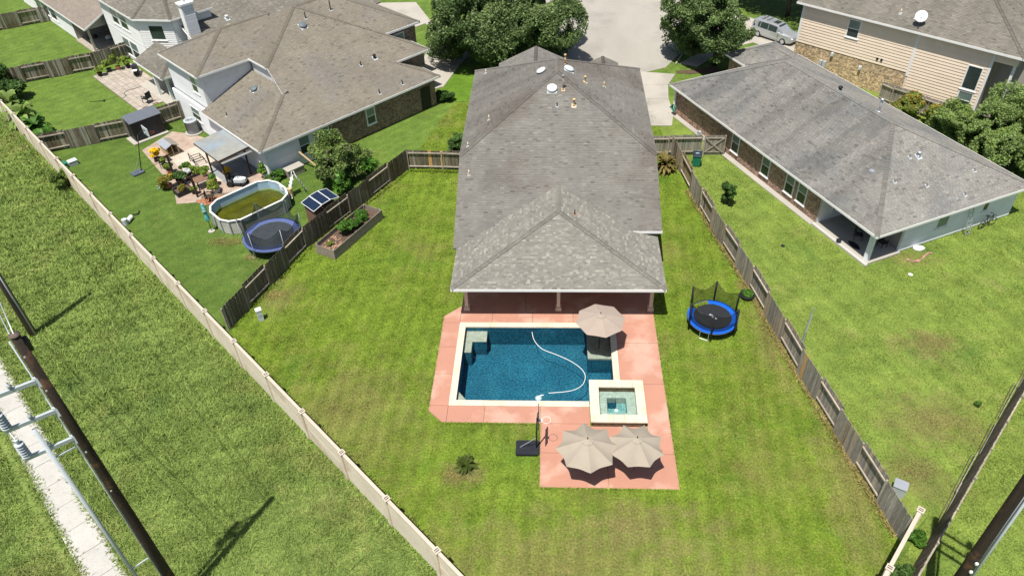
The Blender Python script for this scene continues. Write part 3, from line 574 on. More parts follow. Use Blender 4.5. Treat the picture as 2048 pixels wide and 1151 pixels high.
# ---------------------------------------------------------------- parasols
def umbrella(label, loc, r, zr, zt, sag, rz, m, tilt=(0, 0), base=True, floor=0.045, wave=0.0):
    u = thing('patio_umbrella', label, 'umbrella', (loc[0], loc[1], floor), 0, 'taupe patio umbrellas')
    N = 8; seg = 6; rng_ = random.Random(int(loc[0]*100))
    def pt(a, t):  # along the cloth at angle a, t 0..1 from hub to rim
        k = (a*N/(2*math.pi)) % 1.0; e = math.sin(math.pi*k); rr = r*t*(1-sag*e*t); z = zt-(zt-zr)*(t**1.12)-.05*e*t*(1-t)*2-wave*e*t*t
        x, y = rr*math.cos(a+rz), rr*math.sin(a+rz)
        return (x, y, z-floor+x*tilt[0]+y*tilt[1])
    for i in range(N):
        b = MB(); V = []; T = [.12, .35, .6, .8, 1.0]
        for t in T:
            for k in range(seg+1): V.append(pt(2*math.pi*(i+k/seg)/N+(1e-4 if k == 0 else (-1e-4 if k == seg else 0)), t))
        F = [(q*(seg+1)+k, (q+1)*(seg+1)+k, (q+1)*(seg+1)+k+1, q*(seg+1)+k+1) for q in range(len(T)-1) for k in range(seg)]
        b.add(V, F); p = b.build('canopy_panel', m, u, True)
    b = MB(); pr = []
    V = [pt(2*math.pi*k/24, .2) for k in range(24)]; V = [(x, y, z+.035) for x, y, z in V]; top = (0, 0, zt-floor+.05)
    b.add(V+[top], [(k, (k+1) % 24, 24) for k in range(24)]); b.build('vent_cap', m, u)
    b = MB(); b.tube([(0, 0, zt-floor), (0, 0, zt-floor+.12)], [.03, .022], 8); b.ball((0, 0, zt-floor+.14), .035, n=8, m=5); b.build('finial', DARKW, u)
    b = MB(); b.tube([(0, 0, 0), (0, 0, zt-floor)], .024, 10); b.build('pole', BLACKM, u, True)
    for i in range(N):
        a = 2*math.pi*i/N; p = pt(a, 1.0); q = pt(a, .1)
        MB().bar((q[0], q[1], q[2]-.03), (p[0]*.985, p[1]*.985, p[2]-.02), .018).build('rib', BLACKM, u)
    if base:
        b = MB(); b.lathe([(.24, 0), (.25, .04), (.2, .07), (.05, .1), (.05, .35), (.03, .36)], 16); b.build('base', BLACKM, u, True)
    return u
umbrella('pinkish taupe umbrella shading the shallow ledge of the pool', (2.85, 33.2), 1.5, 2.12, 2.62, .085, R(10), CANVASP, floor=-.27, base=False)
umbrella('larger taupe umbrella on the salmon patio, beside the basketball hoop', (1.76, 23.95), 1.62, 1.93, 2.55, .17, R(4), CANVAS, wave=.12, tilt=(0, -.02), base=False)
umbrella('smaller taupe umbrella on the salmon patio, nearer the right lawn', (4.26, 24.1), 1.43, 1.92, 2.5, .17, R(-22), CANVAS, wave=.12, base=False)

# ---------------------------------------------------------------- basketball hoop by the patio
def hoop(label, loc, rz, rim_h, pole_m, bb_m, base_m, rim_m, base=(1.2, .75, .16), arm=.75, fwd=0.0):
    t = thing('basketball_hoop', label, 'basketball hoop', loc, rz)
    b = MB(); w, d, h = base
    b.prism([(-w+.06, -d/2), (.02, -d/2), (.1, -d/2+.1), (.1, d/2-.1), (.02, d/2), (-w+.06, d/2), (-w, d/2-.08), (-w, -d/2+.08)], 0, h)
    b.lathe([(.26, h), (.26, h+.025), (.2, h+.03), (.2, h+.005), (.02, h+.005)], 20, (-.55, 0, 0)); b.cyl((-w+.22, .12, h), .045, .03, 10)
    b.build('base', base_m, t)
    P = [(-.06, 0, h*.6), (-.05+fwd*.5, 0, rim_h*.55), (fwd, 0, rim_h+.2)]; arm0 = fwd; arm = arm+fwd
    MB().tube(P, .04, 8).build('pole', pole_m, t, True)
    MB().bar((-w*.8, 0, h), (-.05, 0, 1.0), .03).build('brace', METAL, t)
    b = MB(); b.bar((arm0, .1, rim_h+.2), (arm-.02, .12, rim_h+.45), .04); b.bar((arm0, -.1, rim_h+.2), (arm-.02, -.12, rim_h+.45), .04); b.bar((arm0*.9, 0, rim_h-.25), (arm-.02, 0, rim_h+.1), .04); b.build('lift_arm', pole_m, t)
    bb = MB().box(arm, arm+.035, -.56, .56, rim_h-.12, rim_h+.66).build('backboard', bb_m, t)
    b = MB(); x = arm+.037
    for a0, a1, z0, z1 in ((-.3, .3, rim_h+.05, rim_h+.08), (-.3, .3, rim_h+.42, rim_h+.45), (-.3, -.27, rim_h+.05, rim_h+.45), (.27, .3, rim_h+.05, rim_h+.45)): b.box(x, x+.006, a0, a1, z0, z1)
    b.build('target_square', WHITE, bb)
    c = (arm+.035+.15+.23, 0, rim_h)
    MB().tube([(c[0]+.23*math.cos(2*math.pi*k/24), .23*math.sin(2*math.pi*k/24), rim_h) for k in range(24)], .011, 6, closed=True).build('rim', rim_m, t, True)
    MB().box(arm+.035, arm+.2, -.06, .06, rim_h-.06, rim_h+.01).build('rim_bracket', rim_m, t)
    return t
hoop('basketball hoop with black base on the grass, rim over the salmon patio', (-.80, 25.25, 0.0), 0, 2.45, BLACKM, BLACKP, BLACKP, WHITE, base=(1.18, .95, .17), arm=.06)
# ---------------------------------------------------------------- roofs
def plane_axes(poly):
    P = [Vector(p) for p in poly]; n = Vector((0, 0, 0))
    for i in range(len(P)):
        a, b = P[i], P[(i+1) % len(P)]; n += Vector(((a.y-b.y)*(a.z+b.z), (a.z-b.z)*(a.x+b.x), (a.x-b.x)*(a.y+b.y)))
    n.normalize()
    if n.z < 0: n = -n
    eu = Vector((-n.y, n.x, 0)).normalized(); ev = n.cross(eu)
    if ev.z < 0: ev = -ev; eu = -eu
    return P[0], eu, ev, n
def tabs(poly, expo=.143, tw=(.16, .36), sd=.07, light=0.0, lightv=1.3, dark=0.0, seed=0, gap=.012, lip=.016, streak=0.0):
    """asphalt tabs clipped to the roof plane: lists of 4-point quads (top face, lip) and tones"""
    rr = random.Random(seed); O, eu, ev, n = plane_axes(poly); Q = [((Vector(p)-O).dot(eu), (Vector(p)-O).dot(ev)) for p in poly]
    ph = [rr.uniform(0, 6.28) for _ in range(6)]
    def stain(u, vv):   # algae streaks running down the slope
        q = .5*math.sin(u*1.9+ph[0]+.25*math.sin(vv*.7+ph[4]))+.35*math.sin(u*4.3+ph[1])+.3*math.sin(u*.83+ph[2])+.2*math.sin(u*8.1+ph[3]+.4*vv)
        return 1-streak*max(-.35, min(1.2, q+.25))
    v0 = min(q[1] for q in Q); v1 = max(q[1] for q in Q); out = []; row = 0; v = v0-.02
    while v < v1-.01:
        a = max(v, v0-.02); b_ = min(v+expo, v1); vm = (a+b_)/2; xs = []
        for i in range(len(Q)):
            (x0, y0), (x1, y1) = Q[i], Q[(i+1) % len(Q)]
            if (y0 > vm) != (y1 > vm):
                sl_ = (x1-x0)/(y1-y0); xs.append((x0+(vm-y0)*sl_, sl_))
        xs.sort(); u = None
        for k in range(0, len(xs)-1, 2):
            (L, ls), (Rr, rs) = xs[k], xs[k+1]
            u = L-rr.uniform(0, tw[1])
            rt = 1+rr.gauss(0, sd*.18)
            while u < Rr:
                w = rr.uniform(*tw); e = u+w-gap
                lo = lambda vv, uu: min(max(uu, L+(vv-vm)*ls), Rr+(vv-vm)*rs)
                if e > L-.2 and u < Rr+.2:
                    c = [(lo(a, u), a), (lo(a, e), a), (lo(b_, e), b_), (lo(b_, u), b_)]
                    if max(c[1][0]-c[0][0], c[2][0]-c[3][0]) > .01:
                        t = rt*(1+rr.gauss(0, sd)); z_ = rr.random()
                        t *= stain(u, a) if streak else 1
                        if z_ < light: t *= lightv
                        elif z_ < light+dark: t *= .72
                        P = [O+eu*x+ev*y+n*(lip if y == a else .003) for x, y in c]
                        B = [O+eu*x+ev*y-n*.004 for x, y in c[:2]]
                        out.append((P, [B[0], B[1], P[1], P[0]], max(t, .3), (vm, (L+Rr)/2)))
                u += w
        row += 1; v += expo
    return out
def roof(house, polys, m, caps=(), fascia=(), seed=0, deckm=None, single=None, trim=None, **kw):
    """polys: roof planes in house coordinates; each becomes a part with its shingles; caps: (p, q) hips and ridges; fascia: (p, q) eaves"""
    dm = deckm or ROOFD; parts = []
    for i, poly in enumerate(polys):
        b = MB(); nn = len(poly); top = [(x, y, z-.006) for x, y, z in poly]; bot = [(x, y, z-.13) for x, y, z in poly]
        O, eu, ev, nv = plane_axes(poly)
        P = [Vector(p) for p in poly]; rings = [[Vector((p.dot(eu), p.dot(ev), 0)) for p in P]]; tri = tessellate_polygon(rings)
        F = []
        for a, c, d in tri:
            up_ = (P[c]-P[a]).cross(P[d]-P[a]).dot(nv) > 0
            F.append((a, c, d) if up_ else (a, d, c)); F.append((nn+a, nn+d, nn+c) if up_ else (nn+a, nn+c, nn+d))
        F += [(k, (k+1) % nn, nn+(k+1) % nn, nn+k) for k in range(nn)]
        rp = b.add(top+bot, F).build('roof', dm, house); parts.append(rp)
        kk = dict(kw)
        if isinstance(kk.get('streak'), (list, tuple)): kk['streak'] = kk['streak'][i] if i < len(kk['streak']) else 0.05
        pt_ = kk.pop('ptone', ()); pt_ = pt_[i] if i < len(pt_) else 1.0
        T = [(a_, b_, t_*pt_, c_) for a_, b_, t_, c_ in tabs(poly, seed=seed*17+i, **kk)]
        rest = T
        if single is not None and i == single[0]:
            T.sort(key=lambda q: q[3][0]); one = T[:single[1]]; rest = T[single[1]:]
            for P_, L_, t, _ in one:
                c = P_[0]; MB().add([p-c for p in P_]+[p-c for p in L_], [(0, 1, 2, 3), (4, 5, 6, 7)], t).build('shingle', m, rp, loc=tuple(c))
        if rest:
            V = np.array([[tuple(p) for p in P_]+[tuple(p) for p in L_] for P_, L_, t, _ in rest]).reshape(-1, 3); tn = np.repeat([t for _, _, t, _ in rest], 2)
            npmesh('shingles', V, 4, m, tn, rp, 'stuff')
    N = [plane_axes(p)[3] for p in polys]
    rr = random.Random(seed+99)
    if caps:
        V = []; tn = []
        for (p, q, i, j) in caps:
            p = Vector(p); q = Vector(q); d = (q-p); L = d.length; d.normalize(); k = int(L/.16)
            A = [d.cross(N[i]), d.cross(N[j])]
            A = [a if a.z < 0 else -a for a in A] if abs(A[0].z) > 1e-3 and abs(A[1].z) > 1e-3 else A
            up_ = (N[i]+N[j]).normalized()
            for s in range(k):
                s0 = L*s/k; s1 = L*(s+1)/k+.05; z0, z1 = .075, .035; w = .17; t = .84+rr.gauss(0, kw.get('sd', .07)*.8)
                c0 = p+d*s0+up_*z0; c1 = p+d*min(s1, L)+up_*z1
                for a in A:
                    V += [c0, c1, c1+a*w-up_*.012, c0+a*w-up_*.012]; tn.append(t)
                V += [c0+A[0]*w-up_*.02, c0+A[1]*w-up_*.02, c0, c0]; tn.append(t*.8)
        # degenerate corners are kept apart by a hair
        V = np.array([tuple(v) for v in V]); V[3::4] += 1e-4
        npmesh('ridge_caps', V, 4, m, tn, house, 'stuff')
    for (p, q) in fascia:
        p = Vector(p); q = Vector(q); d = (q-p).normalized(); nx_ = Vector((d.y, -d.x, 0)).normalized()
        MB().boxf(lambda x, y, z: tuple(p+d*x+nx_*y+Vector((0, 0, z))), -.02, (q-p).length+.02, .004, .055, -.17, .006).build('fascia', trim or WHITE, house)
    return parts
def dome_vent(house, p, n, m=None, r=.38):
    """round turbine-style roof vent on a plane with normal n"""
    n = Vector(n).normalized(); rot = n.to_track_quat('Z', 'Y').to_euler()
    b = MB(); b.box(-r*.95, r*.95, -r*1.12, r*.95, 0, .012); o = b.build('vent_flashing', CLEARP, house, loc=p, rot=rot)
    b = MB(); b.lathe([(r*.72, .01), (r*.72, .10), (r, .11), (r*1.02, .15), (r*.9, .21), (r*.55, .255), (.01, .27)], 22); b.build('vent_dome', m or VENTW, o, True)
def pipe_vent(house, p, n, h=.35, r=.05, m=None, fl=None, flue=False):
    n = Vector(n).normalized(); rot = n.to_track_quat('Z', 'Y').to_euler()
    o = MB().box(-r*2.4, r*2.4, -r*3.2, r*2.4, .006, .022).build('pipe_flashing', fl or GREYP, house, loc=p, rot=rot)
    b = MB(); q = n.to_track_quat('Z', 'Y').to_matrix().transposed(); up_ = q @ Vector((0, 0, 1))
    b.tube([(0, 0, 0), tuple(up_*h)], r, 9)
    b.tube([tuple(up_*.015), tuple(up_*.09)], [r*1.9, r*1.2], 9)
    if flue: b.tube([tuple(up_*(h-.02)), tuple(up_*(h+.09))], [r*1.9, r*1.5], 10)
    b.build('vent_pipe', m or PVC, o, True)
# walls -------------------------------------------------------------
class Wall:
    """a wall in house coordinates: start p, unit direction d, outward normal n (2D)"""
    def __init__(s, p, q, out):
        s.p = Vector(p); s.q = Vector(q); s.d = (s.q-s.p).normalized(); s.L = (s.q-s.p).length; s.n = Vector((s.d.y, -s.d.x))
        if s.n.dot(Vector(out)) < 0: s.n = -s.n
    def f(s, a, o, z):
        v = s.p+s.d*a+s.n*o; return (v.x, v.y, z)
def wall_core(house, w, z0, z1, m, t=.15, a0=0, a1=None, name='wall'):
    return MB().boxf(w.f, a0, w.L if a1 is None else a1, -t, 0, z0, z1).build(name, m, house)
def siding(wall_part, w, z0, z1, m, expo=.19, a0=0, a1=None, holes=(), clip=None):
    """lap boards, each its own piece, cut round the openings (a0, a1, z0, z1)"""
    a1 = w.L if a1 is None else a1; k = 0; z = z0
    while z < z1-.02:
        zt = min(z+expo, z1); lo, hi = a0, a1
        if clip: lo, hi = clip(zt)
        if hi-lo > .05:
            seg = [(lo, hi)]
            for (h0, h1, hz0, hz1) in holes:
                if zt > hz0+.01 and z < hz1-.01:
                    seg = [s for (x, y) in seg for s in ((x, min(y, h0)), (max(x, h1), y)) if s[1]-s[0] > .03]
            for (x, y) in seg:
                P = [w.f(x, .004, z), w.f(y, .004, z), w.f(y, .046, z), w.f(x, .046, z), w.f(x, .004, zt+.01), w.f(y, .004, zt+.01), w.f(y, .012, zt+.01), w.f(x, .012, zt+.01)]
                b = MB().add(P, [(0, 1, 2, 3), (7, 6, 5, 4), (3, 2, 6, 7), (0, 3, 7, 4), (2, 1, 5, 6)])
                b.build('siding_board', m, wall_part)
        z += expo; k += 1
def window(house, w, a0, a1, z0, z1, sash=True, m=None, fr=.09, proud=.05, glass=None, upper=None):
    b = MB(); F = lambda *a: b.boxf(w.f, *a)
    F(a0, a1, .002, proud, z0, z0+fr); F(a0, a1, .002, proud, z1-fr, z1); F(a0, a0+fr, .002, proud, z0+fr, z1-fr); F(a1-fr, a1, .002, proud, z0+fr, z1-fr)
    zm = (z0+z1)/2
    if sash: F(a0+fr, a1-fr, .002, proud-.012, zm-.03, zm+.03)
    o = b.build('window', m or WHITE, house)
    if sash:
        MB().boxf(w.f, a0+fr, a1-fr, .0015, .02, z0+fr, zm-.03).build('pane', glass or GLASS, o); MB().boxf(w.f, a0+fr, a1-fr, .0015, .026, zm+.03, z1-fr).build('pane', upper or BLIND, o)
    else: MB().boxf(w.f, a0+fr, a1-fr, .0015, .02, z0+fr, z1-fr).build('pane', glass or GLASS, o)
    MB().boxf(w.f, a0-.05, a1+.05, .003, proud+.05, z0-.06, z0-.002).build('sill', m or WHITE, o)
    return o
def trim_board(house, w, a0, a1, z0, z1, m=None, o0=.003, o1=.04): MB().boxf(w.f, a0, a1, o0, o1, z0, z1).build('corner_trim', m or WHITE, house)

# ---------------------------------------------------------------- the main house (origin at the middle of the rear wall)
HX, HY = 0.3, 41.0
house = thing('main_house', 'two storey house with grey hip roof and covered porch facing the pool', 'house', (HX, HY, 0))
def h(x, y, z): return (x-HX, y-HY, z)
xl, xr, xc = -6.62, 7.22, 0.27
ZE, ZR = 5.7, 8.7; s_ = .42; zrear = lambda y: 3.3+s_*(y-40.62)
YC, YA, YB, YF = 46.33, 53.5, 55.7, 60.4
rear = [h(xl, 39.43, zrear(39.43)), h(-6.35, 39.43, zrear(39.43)), h(.36, 44.07, zrear(44.07)), h(5.245, 40.62, 3.3), h(xr, 40.62, 3.3), h(xr, YC, ZE), h(xc, YA, zrear(YA)), h(xl, YC, ZE)]
ZR = zrear(YA)
rightp = [h(xr, YC, ZE), h(xr, YF, ZE), h(xc, YB, ZR), h(xc, YA, ZR)]
leftp = [h(xl, YC, ZE), h(xc, YA, ZR), h(xc, YB, ZR), h(xl, YF, ZE)]
frontp = [h(xl, YF, ZE), h(xc, YB, ZR), h(xr, YF, ZE)]
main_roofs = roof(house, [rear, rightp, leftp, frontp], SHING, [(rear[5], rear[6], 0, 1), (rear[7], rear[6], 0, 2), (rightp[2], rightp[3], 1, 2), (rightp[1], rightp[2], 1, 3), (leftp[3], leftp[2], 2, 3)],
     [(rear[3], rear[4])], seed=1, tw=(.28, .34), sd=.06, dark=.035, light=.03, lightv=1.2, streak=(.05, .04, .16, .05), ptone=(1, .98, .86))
def eaves(edges, m):
    for (p, q) in edges:
        p = Vector(p); q = Vector(q); d = (q-p).normalized(); nx_ = Vector((d.y, -d.x, 0)).normalized()
        MB().boxf(lambda x, y, z: tuple(p+d*x+nx_*y+Vector((0, 0, z))), 0, (q-p).length, .004, .035, -.17, -.01).build('fascia', m, house)
eaves([(rightp[0], rightp[1]), (leftp[3], leftp[0])], SIDET)
# porch roof: hip with a ridge running back into the main slope
px0, px1, py0, zp, zq = -6.35, 6.93, 35.25, 2.8, 4.75; pax, pay, pby = .36, 40.85, 44.07
ps = (zq-zp)/(px1-pax)
porch_rear = [h(px0, py0, zp), h(px1, py0, zp), h(pax, pay, zq)]
porch_r = [h(px1, py0, zp), h(px1, 41.0, zp), h(5.0, 41.0, zp+ps*(px1-5.0)), h(pax, pby, zq), h(pax, pay, zq)]
porch_l = [h(px0, py0, zp), h(pax, pay, zq), h(pax, pby, zq), h(px0, 39.43, zp)]
roof(house, [porch_rear, porch_r, porch_l], SHINGP, [(porch_rear[1], porch_rear[2], 0, 1), (porch_rear[0], porch_rear[2], 0, 2), (porch_r[3], porch_r[4], 1, 2)],
     [(porch_rear[0], porch_rear[1])], seed=2, single=(0, 300), tw=(.15, .32), sd=.085, light=.18, lightv=1.3)
eaves([(porch_r[0], porch_r[1]), (porch_l[3], porch_l[0])], SIDET)
# front gable that rises behind the ridge
gy = 58.0; gp = (-1.45, 7.55); gl, gr = -4.3, 1.4; gz = 6.25
gw = MB(); gw.add([h(gl, gy, 5.5), h(gr, gy, 5.5), h(gr, gy, gz), h(gp[0], gy, gp[1]), h(gl, gy, gz)], [(0, 1, 2, 3, 4)]); gw.build('gable_wall', SIDET, house)
gA = [h(gl-.3, gy-.3, gz-.17), h(gp[0], gy-.3, gp[1]), h(gp[0], 61, gp[1]), h(gl-.3, 61, gz-.17)]; gB = [h(gr+.3, gy-.3, gz-.17), h(gr+.3, 61, gz-.17), h(gp[0], 61, gp[1]), h(gp[0], gy-.3, gp[1])]
roof(house, [gA, gB], SHING, [(gA[1], gA[2], 0, 1)], seed=3, tw=(.28, .34), sd=.085)
b = MB()
for k in (-1.75, -1.2): b.box(k-HX, k+.1-HX, gy-.34-HY, gy-.3-HY, 6.45, 7.1)
b.build('gable_slot', BLACKM, house)
gA = [h(2.9, 59.3, 5.55), h(4.2, 59.3, 6.15), h(4.2, 62, 6.15), h(2.9, 62, 5.55)]; gB = [h(5.5, 59.3, 5.55), h(5.5, 62, 5.55), h(4.2, 62, 6.15), h(4.2, 59.3, 6.15)]
roof(house, [gA, gB], SHING, [(gA[1], gA[2], 0, 1)], seed=4, tw=(.28, .34), sd=.085)
MB().add([h(2.9, 59.35, 5.2), h(5.5, 59.35, 5.2), h(5.5, 59.35, 5.53), h(4.2, 59.35, 6.12), h(2.9, 59.35, 5.53)], [(0, 1, 2, 3, 4)]).build('gable_wall', SIDET, house)
# walls
w = Wall((-6.2-HX, 0), (6.8-HX, 0), (0, -1)); wall_core(house, w, 0, 3.2, STUC)
window(house, w, 1.2, 3.0, .8, 2.1); window(house, w, 8.8, 10.6, .8, 2.1); window(house, w, 4.8, 6.6, .05, 2.1, m=WHITE)
for xx, out in ((-6.2, -1), (6.8, 1)):
    b = MB(); t = .15*out
    prof = [(41.15, 0), (60, 0), (60, 5.6), (46.4, 5.6), (41.15, 3.38)]
    V = [(xx-HX, y-HY, z) for y, z in prof]+[(xx-t-HX, y-HY, z) for y, z in prof]
    b.add(V, [(0, 1, 2, 3, 4), (9, 8, 7, 6, 5)]+[(k, (k+1) % 5, 5+(k+1) % 5, 5+k) for k in range(5)]); b.build('wall', SIDEW if out < 0 else STUC, house)
    ww = Wall((xx-HX, 3), (xx-HX, 19), (out, 0)); window(house, ww, 4.2, 5.2, 3.6, 5.0); window(house, ww, 9.0, 10.0, 3.6, 5.0); window(house, ww, 6.5, 7.5, .9, 2.3)
w = Wall((-6.05-HX, 19), (6.65-HX, 19), (0, 1)); wall_core(house, w, 0, 5.6, STUC)
# porch posts, beam, ceiling
for x in (-5.62, .36, 6.3):
    o = MB().box(x-.11-HX, x+.11-HX, 36.35-HY, 36.57-HY, .3, 2.6).build('porch_post', CREAM, house)
    MB().box(x-.19-HX, x+.19-HX, 36.27-HY, 36.65-HY, .045, .32).build('post_base', CREAM, o); MB().box(x-.15-HX, x+.15-HX, 36.31-HY, 36.61-HY, 2.45, 2.56).build('post_capital', CREAM, o)
MB().box(-6.0-HX, 6.6-HX, 36.3-HY, 36.62-HY, 2.565, 2.66).build('porch_beam', CREAM, house)
MB().box(-6.2-HX, 6.75-HX, 35.45-HY, 40.98-HY, 2.662, 2.69).build('porch_ceiling', CREAM, house)
# roof furniture
nr = plane_axes(rear)[3]; nR = plane_axes(rightp)[3]; nL = plane_axes(leftp)[3]
dome_vent(house, h(-.1, 51.9, zrear(51.9)), nr); dome_vent(house, h(1.15, 54.5, 5.7+.435*(xr-1.15)), nR); dome_vent(house, h(-.9, 54.55, 5.7+.435*(-.9-xl)), nL)
pipe_vent(house, h(.72, 51.85, zrear(51.85)), nr, 1.05, .055, PVC, RUST, True); pipe_vent(house, h(.27, 50.4, zrear(50.4)), nr, .3, .04, BLACKM)
pipe_vent(house, h(1.5, 50.45, zrear(50.45)), nr, .45, .07, RUST, CREAM, True); pipe_vent(house, h(-5.87, 44.85, zrear(44.85)), nr, .4, .045, CREAM, SHINGP and PVC)
pipe_vent(house, h(2.39, 53.5, 5.7+.435*(xr-2.39)), nR, .4, .06, RUST, CREAM, True); pipe_vent(house, h(3.87, 54.05, 5.7+.435*(xr-3.87)), nR, .4, .045, RUST)
pipe_vent(house, h(-4.74, 50.1, 5.7+.435*(-4.74-xl)), nL, .4, .04, CREAM); pipe_vent(house, h(-6.1, 47.3, 5.7+.435*(-6.1-xl)), nL, .35, .04, CREAM)
pipe_vent(house, h(.9, 55.3, ZR-.3), nR, .75, .055, RUST, CREAM, True); pipe_vent(house, h(-5.6, 58.9, 5.7+.435*(-5.6-xl)), nL, .35, .04, CREAM)
pz = lambda x: zq-ps*(x-pax)
pipe_vent(house, h(1.42, 41.0, pz(1.42)), plane_axes(porch_r)[3], .3, .04, BLACKM, TERRA)
# ---------------------------------------------------------------- wooden fences
PICK = {}
def picket_mesh(m, hgt):
    k = (m.name, round(hgt, 2))
    if k not in PICK:
        b = MB(); w = .0665
        b.add([(-w, 0, .02), (w, 0, .02), (w, .018, .02), (-w, .018, .02), (-w, 0, hgt-.03), (w, 0, hgt-.03), (w, .018, hgt-.03), (-w, .018, hgt-.03), (-w+.025, 0, hgt), (w-.025, 0, hgt), (w-.025, .018, hgt), (-w+.025, .018, hgt)],
              [(3, 2, 1, 0), (0, 1, 5, 4), (1, 2, 6, 5), (2, 3, 7, 6), (3, 0, 4, 7), (4, 5, 9, 8), (5, 6, 10, 9), (6, 7, 11, 10), (7, 4, 8, 11), (8, 9, 10, 11)])
        PICK[k] = b.mesh('picket', m)
    return PICK[k]
def fence(label, pts, m, hgt=1.83, first=1, alt=True, group=None, seed=0, new=(), panel=2.44, rails=(.30, 1.55), mfun=None, sag=.02, lean=0.0):
    """posts, rails and single pickets along the polyline; panels take turns showing their rails"""
    rr = random.Random(seed); o = thing('wooden_fence', label, 'fence', pts[0], 0, group); O = Vector(pts[0]); side = first; count = 0
    for (p, q) in zip(pts, pts[1:]):
        p = Vector(p); q = Vector(q); d = (q-p); L = d.length; d.normalize(); nrm = Vector((-d.y, d.x)); an = math.atan2(d.y, d.x); n = max(1, round(L/panel)); pl = L/n
        for i in range(n+1):
            c = p+d*(i*pl)-O; rl = rr.uniform(-.012, .012)+lean
            link('post', picket_post(), o, (c.x, c.y, 0), (rl, 0, an))
        for i in range(n):
            a = p+d*(i*pl+.05); b_ = p+d*((i+1)*pl-.05); dz = rr.uniform(-sag, sag)
            for z in rails:
                lo_ = -nrm*(math.sin(lean)*z)
                MB().bar((a.x-O.x+lo_.x, a.y-O.y+lo_.y, z+dz), (b_.x-O.x+lo_.x, b_.y-O.y+lo_.y, z+dz+rr.uniform(-.03, .03)), .085, .09).build('rail', RAIL, o)
            k = int(pl/.1385); off = .075*side
            for j in range(k):
                s = i*pl+(j+.5)*pl/k; c = p+d*s+nrm*off-O; mm = m
                if mfun: mm = mfun(p+d*s, rr)
                if count in new: mm = WOODN
                link('picket', picket_mesh(mm, hgt+rr.choice((-.03, 0, 0, .02))+dz), o, (c.x, c.y, rr.uniform(-.015, .01)), (rr.uniform(-.006, .006)+lean*(-1 if side < 0 else 1), rr.uniform(-.006, .006), an+(math.pi if side < 0 else 0))); count += 1
            if alt: side = -side
    return o
_post = {}
def picket_post():
    if 'p' not in _post: _post['p'] = MB().box(-.045, .045, -.045, .045, 0, 1.78).mesh('post', RAIL)
    return _post['p']
darkf = lambda p, rr: WOODG if rr.random() < .12 else WOOD
fence('dark weathered fence between the pool yard and the left neighbour', [(-20.95, 34.45), (-18.0, 43.1), (-12.12, 53.95)], WOOD, hgt=1.95, seed=1, mfun=darkf, first=-1)
fence('short dark fence with two fresh orange pickets beside the main house', [(-12.05, 53.9), (-6.3, 53.55)], WOOD, seed=2, mfun=darkf, first=1, alt=False, new=(12, 13, 19, 20), rails=(.35, 1.6))
def rightf(p, rr):
    if p.y > 47: return WOODR if rr.random() < .8 else WOOD
    return WOODR if rr.random() < .35 else WOODG
fence('long sun-bleached fence on the right side of the pool yard', [(16.62, 20.15), (14.4, 31.2), (13.08, 38.8), (11.58, 45.65), (10.74, 50.5), (9.95, 55.85)], WOODG, hgt=1.92, seed=3, mfun=rightf, first=1, new=(75, 76))
fence('short fence between the main house and the side gate', [(6.85, 55.9), (12.35, 55.95)], WOODG, seed=4, first=1, alt=False, mfun=lambda p, rr: WOODG)
fence('fence behind the small black shed in the left yards', [(-45.6, 56.9), (-38.9, 59.9), (-33.3, 64.9)], WOOD, seed=5, mfun=lambda p, rr: WOODG if rr.random() < .25 else WOOD)
fence('fence behind the paved patio of the white house', [(-59.2, 69.7), (-49.1, 74.7), (-46.3, 77.6)], WOOD, seed=6, mfun=lambda p, rr: WOODG if rr.random() < .3 else WOOD)
fence('farthest fence, at the top left corner of the view', [(-76, 80.5), (-66.2, 86.4), (-60.8, 89.5)], WOODG, seed=7, mfun=lambda p, rr: WOODG if rr.random() < .3 else WOOD)
fence('fence in front of the beige house, half hidden by shrubs', [(30.0, 65.6), (30.7, 64.6), (34.5, 60.4), (36.6, 56.4)], WOODG, seed=8, alt=False)
fence('weathered fence along the right edge, seen from above', [(15.6, 17.5), (27.9, 31.6), (36, 40.8)], WOOD, seed=9, alt=False, lean=.17)
# fallen boards lying against that fence
for i, (s0, L_, o_, z_, lab) in enumerate(((2.2, 2.6, .12, .05, 'loose grey board at the foot of the edge fence, nearest the corner wall'), (4.2, 3.0, .2, .12, 'loose grey board at the foot of the edge fence, second from the corner wall'), (7.4, 2.6, .15, .06, 'loose grey board at the foot of the edge fence, third from the corner wall'), (10.6, 3.2, .22, .1, 'loose grey board at the foot of the edge fence, fourth from the corner wall'), (13.6, 2.4, .15, .05, 'loose grey board at the foot of the edge fence, farthest from the corner wall'))):
    dv = Vector((.657, .754)); nv = Vector((-.754, .657)); p = Vector((17.4, 19.6))+dv*s0+nv*o_; t = thing('loose_board', lab, 'board', (p.x, p.y, 0), math.atan2(dv.y, dv.x), 'boards along the edge fence')
    for k in range(2): MB().bar((0, -.12*k, z_+.1*k), (L_, .1-.16*k, z_+.25*k+.05), .03, .14).build('plank', WOODG if k else WOOD, t)
# side gate
gate = thing('side_gate', 'wooden gate with cross braces beside the right-hand brick house', 'gate', (12.6, 55.9, 0))
for k in range(11): link('picket', picket_mesh(WOODG, 1.83), gate, (.08+k*.139, .03, 0), (0, 0, 0))
for z in (.3, 1.6): MB().bar((0, -.01, z), (1.55, -.01, z), .04, .09).build('gate_rail', RAIL, gate)
MB().bar((.05, -.035, .3), (1.5, -.035, 1.6), .03, .09).build('cross_brace', RAIL, gate); MB().bar((.05, -.066, 1.6), (1.5, -.066, .3), .03, .09).build('cross_brace', RAIL, gate)
for x in (-.06, 1.62): MB().box(x-.05, x+.05, -.05, .05, 0, 1.85).build('gate_post', RAIL, gate)

